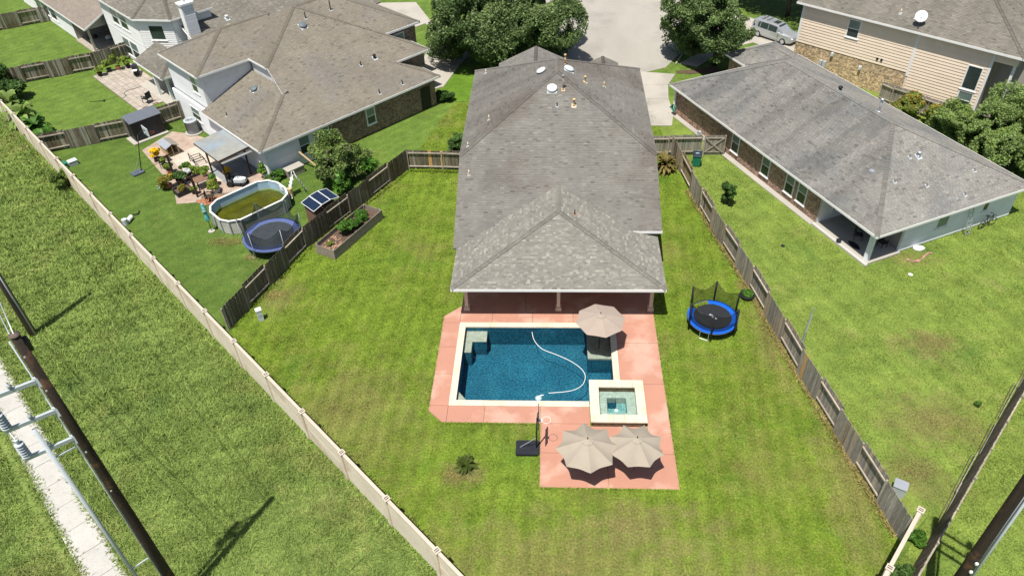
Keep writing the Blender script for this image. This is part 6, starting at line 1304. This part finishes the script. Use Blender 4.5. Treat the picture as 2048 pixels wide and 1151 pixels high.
rkx = thing('garden_rake', 'thin dark tool lying on the lawn beside the paved patio', 'tool', lp(-4.6, 26.6, .03), LA+R(-35)); MB().bar((0, 0, .02), (1.3, 0, .02), .035).build('handle', BLACKM, rkx); MB().box(1.3, 1.45, -.15, .15, 0, .05).build('head', BLACKM, rkx)
tc_ = thing('kiddie_tub', 'small teal tub on the grass beside the farthest house', 'tub', lp(.1, 54.6)); MB().lathe([(.35, 0), (.45, .3), (.47, .3), (.4, .05), (.02, .05)], 16).build('tub', TEAL, tc_)
for k, (u, v, m, lab, r_) in enumerate(((3.2, 41.2, SIDEW, 'pile of white cushions under the far porch', .6), (1.6, 42.8, BLACKP, 'dark bags under the far porch', .45))):
    t = thing('porch_clutter', lab, 'clutter', lp(u, v, .1), LA)
    for j in range(3): MB().ball((.35*j, .15*(j % 2), .25), r_*.6, (1, .8, .7), 10, 6).build('bundle', m if j != 1 else ROSE, t, True)

# ---------------------------------------------------------------- minivan on the right-hand drive
car = thing('minivan', 'silver minivan with sunroof parked behind the right neighbour house', 'car', (23.75, 80.15, .03), math.atan2(-.735, .68))
def sect(x, zb, zs, zr, wb, ws, wr):   # half cross-section at x: sill, belt, roof
    return [(x, -wb*.93, zb), (x, -wb, zb+.18), (x, -ws, zs), (x, -wr, zr-.06), (x, -wr*.8, zr), (x, wr*.8, zr), (x, wr, zr-.06), (x, ws, zs), (x, wb, zb+.18), (x, wb*.93, zb)]
XS = [(-2.5, .45, .95, 1.0, .8, .78, .72), (-2.42, .3, 1.0, 1.62, .93, .9, .70), (-1.9, .24, 1.02, 1.74, .97, .95, .76), (-.3, .22, 1.0, 1.76, .98, .96, .78), (.55, .22, .98, 1.70, .98, .95, .74), (1.35, .22, .98, 1.12, .97, .94, .80), (2.1, .24, .92, 1.0, .94, .9, .74), (2.45, .32, .72, .82, .86, .8, .6), (2.55, .42, .6, .66, .7, .6, .4)]
V = []; F = []
for s in XS: V += sect(*s)
for i in range(len(XS)-1):
    for k in range(9): F.append((i*10+k, (i+1)*10+k, (i+1)*10+k+1, i*10+k+1))
    F.append((i*10+9, (i+1)*10+9, (i+1)*10, i*10))
F += [tuple(range(10)), tuple(reversed(range((len(XS)-1)*10, len(XS)*10)))]
cb_ = MB().add(V, F).build('body', SILVER, car)
def lerp_sect(x):
    for a, c in zip(XS, XS[1:]):
        if a[0] <= x <= c[0]: f = (x-a[0])/(c[0]-a[0]); return sect(*[p+(q-p)*f for p, q in zip(a, c)])
for s in (0, 1):
    for x0, x1 in ((-2.3, -1.45), (-1.38, -.45), (-.38, .62)):
        P = []
        for x in (x0, x1): q = lerp_sect(x); a, c = (q[2], q[3]) if s == 0 else (q[7], q[6]); a, c = Vector(a), Vector(c); P += [a.lerp(c, .08)+Vector((0, -.012 if s == 0 else .012, .01)), a.lerp(c, .92)+Vector((0, -.012 if s == 0 else .012, .0))]
        MB().add(P, [(0, 2, 3, 1)]).build('side_window', GLASS, car)
q0, q1 = lerp_sect(.6), lerp_sect(1.33); MB().add([Vector(q0[4])+Vector((0, .02, .012)), Vector(q0[5])+Vector((0, -.02, .012)), Vector(q1[6])+Vector((0, 0, .02)), Vector(q1[3])+Vector((0, 0, .02))], [(0, 3, 2, 1)]).build('windscreen', GLASS, car)
MB().add([(-2.455, -.62, 1.05), (-2.455, .62, 1.05), (-2.44, .6, 1.52), (-2.44, -.6, 1.52)], [(3, 2, 1, 0)]).build('rear_window', GLASS, car)
MB().box(-.25, .35, -.38, .38, 1.752, 1.768).build('sunroof', GLASS, car)
for s in (-.6, .6): MB().bar((-1.9, s, 1.80), (-.4, s, 1.80), .035).build('roof_rack', GREYP, car)
for x_ in (-1.5, -.9): MB().bar((x_, -.6, 1.82), (x_, .6, 1.82), .04).build('rack_bar', BLACKM, car)
for x_ in (-1.52, 1.55):
    for s in (-1, 1):
        w_ = MB().tube([(x_, s*.78, .33), (x_, s*.985, .33)], .335, 20).build('wheel', TYRE, car); MB().tube([(x_, s*.986, .33), (x_, s*.995, .33)], .22, 16).build('rim', METAL, w_)
for s in (-.62, .62): MB().ball((2.42, s, .68), .16, (1, 1, .6), 10, 6).build('headlight', CLEARP, car, True); MB().box(-2.5, -2.44, s-.12, s+.12, .95, 1.35).build('tail_light', ORNG, car)
for s in (-1.05, 1.05): MB().ball((.95, s, 1.08), .13, (.6, 1, .7), 8, 5).build('wing_mirror', SILVER, car, True)
# ---------------------------------------------------------------- plants
def leaf_cloud(clumps, n, size, seed, surf=.25, up=.45, aspect=1.6, tone=(.7, 1.3)):
    """leaf-sized quads spread through ellipsoid clumps; returns verts and tones"""
    r_ = np.random.default_rng(seed); C = np.array(clumps, float); vol = (C[:, 3]*C[:, 4]*C[:, 5])**.72; idx = r_.choice(len(C), n, p=vol/vol.sum())
    d = r_.normal(size=(n, 3)); d /= np.linalg.norm(d, axis=1)[:, None]; rad = r_.random(n)**(1/3); rad = rad*(1-surf)+surf*(.72+.36*r_.random(n))
    c = C[idx]; p = c[:, :3]+d*rad[:, None]*c[:, 3:6]
    nrm = d*.6+r_.normal(size=(n, 3))*.6; nrm[:, 2] += up; nrm /= np.linalg.norm(nrm, axis=1)[:, None]
    a = np.cross(nrm, r_.normal(size=(n, 3))); a /= np.linalg.norm(a, axis=1)[:, None]; b = np.cross(nrm, a)
    s = size*r_.uniform(.6, 1.35, n)[:, None]; a = a*s*aspect/2; b = b*s/2
    V = np.stack([p-a, p-b*.9, p+a, p+b*.9], 1).reshape(-1, 3)
    t = r_.uniform(*tone, n)
    return V, t
def crown_leaves(c, rad, n, size, seed, thr=.02, lump=.3, freq=1.0, up=.5, tone=(.65, 1.35), aspect=1.7):
    """leaves through a lumpy crown volume: uneven outline, gaps between boughs, denser outside"""
    r_ = np.random.default_rng(seed); K = r_.normal(size=(9, 3)); K /= np.linalg.norm(K, axis=1)[:, None]; ph = r_.uniform(0, 6.28, 9); W = r_.uniform(2.2, 6.5, 9)
    K2 = r_.normal(size=(12, 3)); K2 /= np.linalg.norm(K2, axis=1)[:, None]; ph2 = r_.uniform(0, 6.28, 12); W2 = r_.uniform(1.5, 4.6, 12)*freq
    P = []; T = []; got = 0; R_ = np.array(rad)
    while got < n:
        d = r_.normal(size=(n, 3)); d /= np.linalg.norm(d, axis=1)[:, None]
        f = 1+lump*np.sin(d@K.T*W+ph).sum(1)/2.6
        q = .30+.70*r_.random(n)**.55; p = d*(q*f)[:, None]*R_
        g_ = np.sin(p@K2.T*W2+ph2).sum(1)/2.45
        k = g_ > thr+r_.normal(0, .22, n); P.append(p[k]); T.append(g_[k]); got += k.sum()
    p = np.concatenate(P)[:n]; g_ = np.concatenate(T)[:n]; d = p/np.maximum(np.linalg.norm(p/R_, axis=1)[:, None], .1)/R_
    nrm = d*.5+r_.normal(size=(n, 3))*.7; nrm[:, 2] += up; nrm /= np.linalg.norm(nrm, axis=1)[:, None]
    a = np.cross(nrm, r_.normal(size=(n, 3))); a /= np.linalg.norm(a, axis=1)[:, None]; b = np.cross(nrm, a); s = size*r_.uniform(.6, 1.4, n)[:, None]
    p = p+np.array(c); a = a*s*aspect/2; b = b*s/2
    return np.stack([p-a, p-b*.8, p+a, p+b*.8], 1).reshape(-1, 3), r_.uniform(*tone, n)
def clumps_in(rr, cx, cy, cz, rx, ry, rz_, k, s):
    out = []
    for _ in range(k):
        while True:
            x, y, z = (rr.uniform(-1, 1) for _ in range(3))
            q = x*x+y*y+z*z
            if .12 < q < 1: break
        f = rr.uniform(.45, 1.35)*s; out.append((cx+x*rx, cy+y*ry, cz+z*rz_, f, f*rr.uniform(.8, 1.2), f*rr.uniform(.55, .8)))
    return out
def tree(name, label, loc, trunk_h, trunk_r, crown, k, cs, n, leaf, m, seed, cat='tree', group=None, limbs=7, m2=None, trunk_m=None):
    """crown = (dx, dy, z, rx, ry, rz)"""
    rr = random.Random(seed); t = thing(name, label, cat, (loc[0], loc[1], 0), 0, group); dx, dy, z, rx, ry, rz_ = crown
    b = MB(); b.tube([(0, 0, -.1), (.03, .02, trunk_h*.5), (dx*.3, dy*.3, trunk_h), (dx*.7, dy*.7, z+rz_*.3)], [trunk_r*1.25, trunk_r, trunk_r*.8, trunk_r*.25], 10)
    b.build('trunk', trunk_m or BARK, t, True)
    cl = clumps_in(rr, dx, dy, z, rx*.78, ry*.78, rz_*.78, k, cs)
    for i in range(limbs):
        c = cl[i % len(cl)]; MB().tube([(dx*.25, dy*.25, trunk_h*rr.uniform(.7, 1.0)), ((dx*.25+c[0])/2+rr.uniform(-.2, .2), (dy*.25+c[1])/2, (trunk_h+c[2])/2+.2), (c[0], c[1], c[2])], [trunk_r*.45, trunk_r*.3, trunk_r*.1], 6).build('limb', trunk_m or BARK, t, True)
    V, tn = crown_leaves((dx, dy, z), (rx, ry, rz_), n, leaf, seed, freq=cs); npmesh('crown', V, 4, m, tn, t)
    if m2:
        V, tn = crown_leaves((dx, dy, z+.12), (rx, ry, rz_), n//3, leaf, seed, freq=cs, up=.9); npmesh('new_growth', V, 4, m2, tn, t)
    return t
def shrub(name, label, loc, r, h_, k, cs, n, leaf, m, seed, cat='shrub', group=None, base=0.0, m2=None, stems=4):
    rr = random.Random(seed); t = thing(name, label, cat, (loc[0], loc[1], base), 0, group)
    cl = clumps_in(rr, 0, 0, h_*.55, r*.75, r*.75, h_*.36, k, cs)
    for i in range(stems):
        c = cl[i % len(cl)]; MB().tube([(rr.uniform(-.08, .08), rr.uniform(-.08, .08), -.02), (c[0]*.5, c[1]*.5, c[2]*.55), (c[0], c[1], c[2])], [.03, .022, .008], 5).build('stem', BARK, t)
    V, tn = leaf_cloud(cl, n, leaf, seed); npmesh('foliage', V, 4, m, tn, t)
    if m2: V, tn = leaf_cloud([(c[0], c[1], c[2]+.1, c[3], c[4], c[5]) for c in cl], n//4, leaf, seed+1); npmesh('blossom', V, 4, m2, tn, t)
    return t
def fronds(name, label, loc, n, length, width, m, seed, cat='plant', base=0.0, rise=.7, trunk=None, segs=6, leaflets=False, group=None, droop=.9):
    """rosette of arching leaves, each leaf its own part"""
    rr = random.Random(seed); t = thing(name, label, cat, (loc[0], loc[1], base), 0, group); z0 = 0
    if trunk: MB().tube([(0, 0, -.02), (0, 0, trunk[1])], [trunk[0]*1.1, trunk[0]], 9).build('trunk', BARK, t); z0 = trunk[1]*.95
    for i in range(n):
        a = 2*math.pi*(i*.381966)+rr.uniform(-.2, .2); el = rr.uniform(.15, 1.0)*rise; L = length*rr.uniform(.75, 1.1); V = []; F = []; P = []
        for s in range(segs+1):
            f = s/segs; r_ = L*f*(1-.15*f)*(.55+.45*(1-el)); z = z0+L*(el*f-droop*.55*f*f); P.append(Vector((r_*math.cos(a), r_*math.sin(a), max(z, .02))))
        sd = Vector((-math.sin(a), math.cos(a), 0))
        if leaflets:
            b = MB(); b.tube(P, [.012]*len(P), 4, tone=.9)
            for s in range(3*segs):
                f = (s+1.5)/(3*segs+1.5); k = min(int(f*segs), segs-1); p = P[k].lerp(P[k+1], f*segs-k); w = width*math.sin(math.pi*(f*.85+.12)); d = (P[k+1]-P[k]).normalized()
                for sg in (-1, 1):
                    q = p+sd*sg*w+d*w*.6+Vector((0, 0, w*.25)); e = d*.03
                    b.add([p-e, p+e, q], [(0, 1, 2)], rr.uniform(.7, 1.3))
        else:
            b = MB()
            for s in range(segs+1):
                f = s/segs; w = width*math.sin(math.pi*min(1, f*.92+.06))**.7; V += [P[s]-sd*w+Vector((0, 0, w*.25)), P[s], P[s]+sd*w+Vector((0, 0, w*.25))]
            F = [(3*s+j, 3*s+1+j, 3*s+4+j, 3*s+3+j) for s in range(segs) for j in (0, 1)]; b.add(V, F, rr.uniform(.75, 1.25))
        if not any(x != 1.0 for x in b.t): b.t = [1.01]*len(b.t)
        b.build('leaf', m, t)
    return t
def pot_plant(label, loc, pr, ph, pm, r, h_, n, leaf, m, seed, group='potted plants in the left yards', m2=None):
    t = thing('potted_plant', label, 'potted plant', (loc[0], loc[1], loc[2] if len(loc) > 2 else 0), 0, group)
    MB().lathe([(pr*.7, 0), (pr, ph), (pr*1.08, ph), (pr*1.08, ph+.03), (pr*.9, ph+.03), (pr*.88, ph-.03), (.01, ph-.03)], 14).build('pot', pm, t, True)
    rr = random.Random(seed); cl = clumps_in(rr, 0, 0, ph+h_*.55, r*.7, r*.7, h_*.4, 5, r*.5)
    V, tn = leaf_cloud(cl, n, leaf, seed); npmesh('foliage', V, 4, m, tn, t)
    if m2: V, tn = leaf_cloud(cl, n//4, leaf*.9, seed+1, surf=.9); npmesh('blossom', V, 4, m2, tn, t)
    return t
# street trees
tree('oak_tree', 'large oak in front of the house, left of the ridge', (-7.6, 75.4), 2.2, .28, (-.4, .2, 4.7, 5.1, 4.8, 4.0), 30, 1.0, 52000, .16, L_OAK, 1, m2=L_OAK2, group='street trees')
tree('oak_tree', 'large oak in front of the house, behind its ridge', (-.2, 76.2), 2.2, .28, (-1.0, .6, 4.8, 4.2, 4.3, 3.9), 30, 1.0, 52000, .16, L_OAK, 2, m2=L_OAK2, group='street trees')
tree('oak_tree', 'oak beside the cul-de-sac in front of the right neighbour house', (16.3, 73.7), 2.2, .24, (-1.0, .2, 4.7, 3.9, 4.0, 3.3), 30, 1.05, 50000, .155, L_OAK, 3, m2=L_OAK2, group='street trees')
tree('oak_tree', 'dark tree behind the silver minivan', (26.6, 86.5), 2.6, .22, (0, 1, 6.2, 5.5, 5, 3.6), 30, 1.0, 24000, .2, L_DARK, 4, group='street trees')
tree('oak_tree', 'tree at the top edge between the street and the minivan', (20.5, 91), 2.6, .24, (0, 0, 6.2, 5.5, 5, 3.6), 30, 1.0, 18000, .2, L_OAK, 6, group='street trees')
# trees and shrubs by the right houses
for i, (x, y, r, hh, lab) in enumerate(((33.2, 57.0, 2.3, 3.8, 'rounded cedar shrub right of the fence corner, smallest of the clump'), (35.4, 54.4, 2.9, 4.8, 'rounded cedar tree in the middle of the clump by the beige house'), (38.0, 56.4, 3.0, 5.6, 'tall cedar tree at the right edge below the beige house porch'), (38.4, 52.0, 2.5, 4.0, 'low cedar tree at the right edge above the long grey roof'), (41, 53.5, 2.4, 4.6, 'cedar tree cut by the right edge of the view'))):
    tree('cedar_tree', lab, (x, y), 1.2, .14, (0, 0, hh*.55, r, r, hh*.42), 20, 1.5, 26000, .12, L_CONI, 20+i, m2=L_BUSH, group='cedars by the beige house')
for i, (x, y, r, hh, lab) in enumerate(((31.2, 62.3, 1.5, 2.4, 'loose shrub against the fence of the beige house, nearer the brick'), (33.2, 60.6, 1.4, 2.2, 'loose shrub against the fence of the beige house, nearer the window'))):
    shrub('shrub', lab, (x, y), r, hh, 16, .5, 6500, .14, L_BUSH, 30+i, group='shrubs by the beige house', m2=L_OCH)
shrub('shrub', 'upright dark green shrub on the light grass of the right yard', (13.3, 48.6), .7, 2.3, 34, .2, 2600, .11, L_DARK, 40, stems=9)
fronds('cordyline', 'bronze broad-leaved plant in the fence corner beside the main house', (9.15, 53.6), 70, 1.6, .12, L_RED, 41, trunk=(.08, .5), rise=1.1)
fronds('sago_palm', 'sago palm in a bare ring on the lawn below the pool', (-4.6, 24.05), 42, 1.0, .11, L_SAGO, 42, trunk=(.14, .12), leaflets=True, rise=1.0)
tg = thing('planter_grass', 'tuft of short grass growing in the round planter', 'plant', (12.72, 37.75, .28)); V, tn = leaf_cloud([(0, 0, .1, .38, .38, .16)], 900, .09, 43); npmesh('foliage', V, 4, L_MED, tn, tg)
# garden bed vegetables
bedp = frame_pt((-16.45, 41.9), R(63.3))
for i, (u, v, r, hh, lab) in enumerate(((2.6, .1, .62, .95, 'bushy vegetable plant at the near end of the raised bed'), (3.6, -.05, .6, .8, 'bushy vegetable plant in the middle of the raised bed'), (4.7, .1, .58, .6, 'low vegetable plant at the far end of the raised bed'))):
    shrub('vegetable_plant', lab, bedp(u, v), r, hh, 12, .26, 2600, .10, L_MED, 50+i, base=.46, cat='plant', group='vegetables in the raised bed')
shrub('weed', 'small pale weed among the mulch of the raised bed', bedp(1.0, .2), .25, .3, 5, .12, 260, .09, L_LIME, 55, base=.46, cat='plant', stems=2)
# left side shrubs
tree('crape_myrtle', 'large loose crape myrtle between the left house and the fence', (-17.7, 52.6), .9, .07, (0, 0, 1.9, 2.35, 2.2, 1.6), 16, 1.7, 22000, .12, L_MYR, 60, cat='shrub', limbs=12, m2=L_BUSH)
for i, (x, y, lab) in enumerate(((-16.6, 50.3, 'broad-leaved vine climbing the left fence behind the raised bed'), (-15.2, 52.6, 'broad-leaved vine climbing the left fence nearer the house'))):
    shrub('vine', lab, (x, y), .85, 2.1, 9, .3, 420, .34, L_MED, 62+i, cat='plant', group='vines on the left fence')
shrub('shrub', 'leafy dark shrub behind the short fence beside the main house', (-7.9, 55.7), 1.1, 2.6, 14, .34, 3600, .14, L_DARK, 65)
shrub('shrub', 'clipped dark bush by the front corner of the left house', (-10.4, 66.6), 1.2, 1.0, 12, .4, 3000, .12, L_DARK, 66)
shrub('shrub', 'leafy green bush beside the grey storage box', (-22.9, 52.3), .75, .9, 10, .26, 1100, .15, L_MED, 67)
shrub('shrub', 'pale spiky bush growing in the field beside the concrete wall', (-40.6, 51.4), 1.1, 1.9, 12, .4, 2400, .16, L_BUSH, 68)
for i, (x, y, r, hh, lab) in enumerate(((-57.2, 70.0, 2.4, 2.6, 'dark leafy bush at the left edge beside the far fence'), (-54.3, 67.3, 2.0, 2.0, 'dark leafy bush behind the banana plant'))):
    shrub('shrub', lab, (x, y), r, hh, 22, .6, 6500, .18, L_DARK, 70+i, group='bushes in the left corner')
for i, (x, y, L_, lab) in enumerate(((-50.2, 62.6, 2.7, 'big banana plant with arching leaves inside the concrete wall'), (-52.6, 64.9, 2.4, 'paler banana plant leaning over the concrete wall'), (-47.6, 60.3, 2.0, 'small banana plant beside the fence end'))):
    fronds('banana_plant', lab, (x, y), 22, L_, .36, L_BAN if i != 2 else L_MED, 75+i, trunk=(.16, 1.0), rise=1.15, group='banana plants', droop=1.2)
    shrub('undergrowth', ['green undergrowth below the big banana plant', 'green undergrowth below the paler banana plant', 'green undergrowth below the small banana plant'][i], (x+.3, y-.2), 1.4, 1.0, 12, .45, 2200, .16, L_MED, 80+i, cat='plant', group='undergrowth below the bananas')
# yellow bundles and pots on the left patio
for i, (x, y, z, s, lab) in enumerate(((-34.4, 55.6, 0, 1.0, 'bright yellow plant at the corner of the left patio'), (-27.4, 53.2, 0, .6, 'bright yellow plant under the patio cover'))):
    t = thing('yellow_plant', lab, 'plant', (x, y, z), 0, 'yellow plants'); rr = random.Random(90+i)
    MB().lathe([(.2*s, 0), (.28*s, .3*s), (.25*s, .3*s), (.02, .28*s)], 12).build('pot', DARKW, t); cl = clumps_in(rr, 0, 0, .75*s, .4*s, .4*s, .4*s, 9, .22*s); V, tn = leaf_cloud(cl, 1400, .1, 90+i); npmesh('blossom', V, 4, leaf_mat('yellow_petal', lin(.85, .58, .015), .15, .2), tn, t)
PP = [((-32.4, 53.5), .25, .35, TERRA, .4, .6, L_LIME, None, 'lime green plant in a terracotta pot by the farther timber post'),
      ((-31.0, 53.4), .3, .35, BLACKP, .65, .9, L_MED, L_LIME, 'tall mixed plant behind the white flowers on the left patio'),
      ((-29.9, 53.0), .28, .35, BLACKP, .6, .7, L_LIME, None, 'wide lime green plant left of the patio cover post'),
      ((-29.1, 52.9), .28, .35, CLEARP, .5, .6, L_LIME, L_MED, 'lime green plant in a pale pot beside the patio cover post'),
      ((-30.9, 51.9), .3, .4, DARKW, .7, .6, L_DARK, None, 'dark spiky plant below the white flowers'),
      ((-31.7, 51.3), .32, .3, TERRA, .75, .8, L_OCH, L_MED, 'ochre leaved bush at the corner of the brick path'),
      ((-29.2, 50.4), .22, .3, BLACKP, .35, .5, L_LIME, None, 'small lime plant beside the black planter box'),
      ((-27.4, 50.6), .34, .4, CLEARP, .65, .6, L_LIME, L_OCH, 'yellow green bush in a pale pot near the oval pool'),
      ((-27.9, 51.7), .24, .4, TERRA, .4, .7, L_MED, None, 'slim green plant between the table and the mower'),
      ((-30.15, 50.6, .3), .2, .02, SOIL, .45, .35, L_OCH, L_MED, 'low seedlings inside the black planter box'),
      ((-33.2, 54.4, .46), .16, .2, BLACKP, .28, .4, L_LIME, None, 'potted plant standing on the iron chair'),
      ((-28.6, 51.8, .78), .16, .22, GREYP, .2, .25, L_LIME, None, 'small pot of herbs on the potting table'),
      ((-24.0, 52.9), .3, .35, CLEARP, .55, .8, L_MED, L_LIME, 'plant in a pale urn at the corner of the left house')]
for i, (l, pr, ph, pm_, r, hh, m, m2, lab) in enumerate(PP): pot_plant(lab, l, pr, ph, pm_, r, hh, 900, .11, m, 100+i, m2=m2)
wf = thing('white_flowers', 'white flowering pot in the middle of the left patio', 'potted plant', (-30.4, 52.5, 0)); MB().lathe([(.2, 0), (.3, .5), (.27, .5), (.02, .45)], 12).build('pot', DARKW, wf); V, tn = leaf_cloud([(0, 0, .85, .33, .33, .2)], 500, .09, 130, tone=(.9, 1.1)); npmesh('blossom', V, 4, leaf_mat('white_petal', lin(.8), .1, .2), tn, wf)
for i, (u, v, r, hh, lab) in enumerate(((-1.4, 32.0, .5, .7, 'leafy pot at the left corner of the paved patio'), (-.3, 32.3, .55, 1.0, 'second leafy pot from the left corner of the paved patio'), (.6, 32.1, .6, 1.3, 'tall leafy pot in the middle of the paved patio edge'), (1.5, 31.8, .5, .9, 'leafy pot nearest the wall of the white house'))):
    pot_plant(lab, lp(u, v, .04), .26, .35, (DARKW, BLACKP, TERRA, BLACKP)[i], r, hh, 900, .13, L_LIME, 140+i, group='pots along the paved patio')
shrub('shrub', 'green hedge between the lower right wall and the edge fence', (17.3, 20.1), .4, .7, 10, .22, 1500, .1, L_MED, 150)
shrub('shrub', 'green hedge at the bottom edge beside the lower right wall', (15.9, 18.3), .5, .9, 10, .28, 1500, .1, L_DARK, 152)
shrub('shrub', 'small clump of weeds beside the fence along the verge', (23.6, 28.6), .2, .4, 5, .12, 300, .08, L_MED, 153, stems=2)
fronds('agave', 'pale blue spiky agave at the edge of the left patio', (-32.4, 51.4), 14, .6, .05, leaf_mat('agave_leaf', lin(.25, .34, .30), .15, .1), 154, rise=1.0)
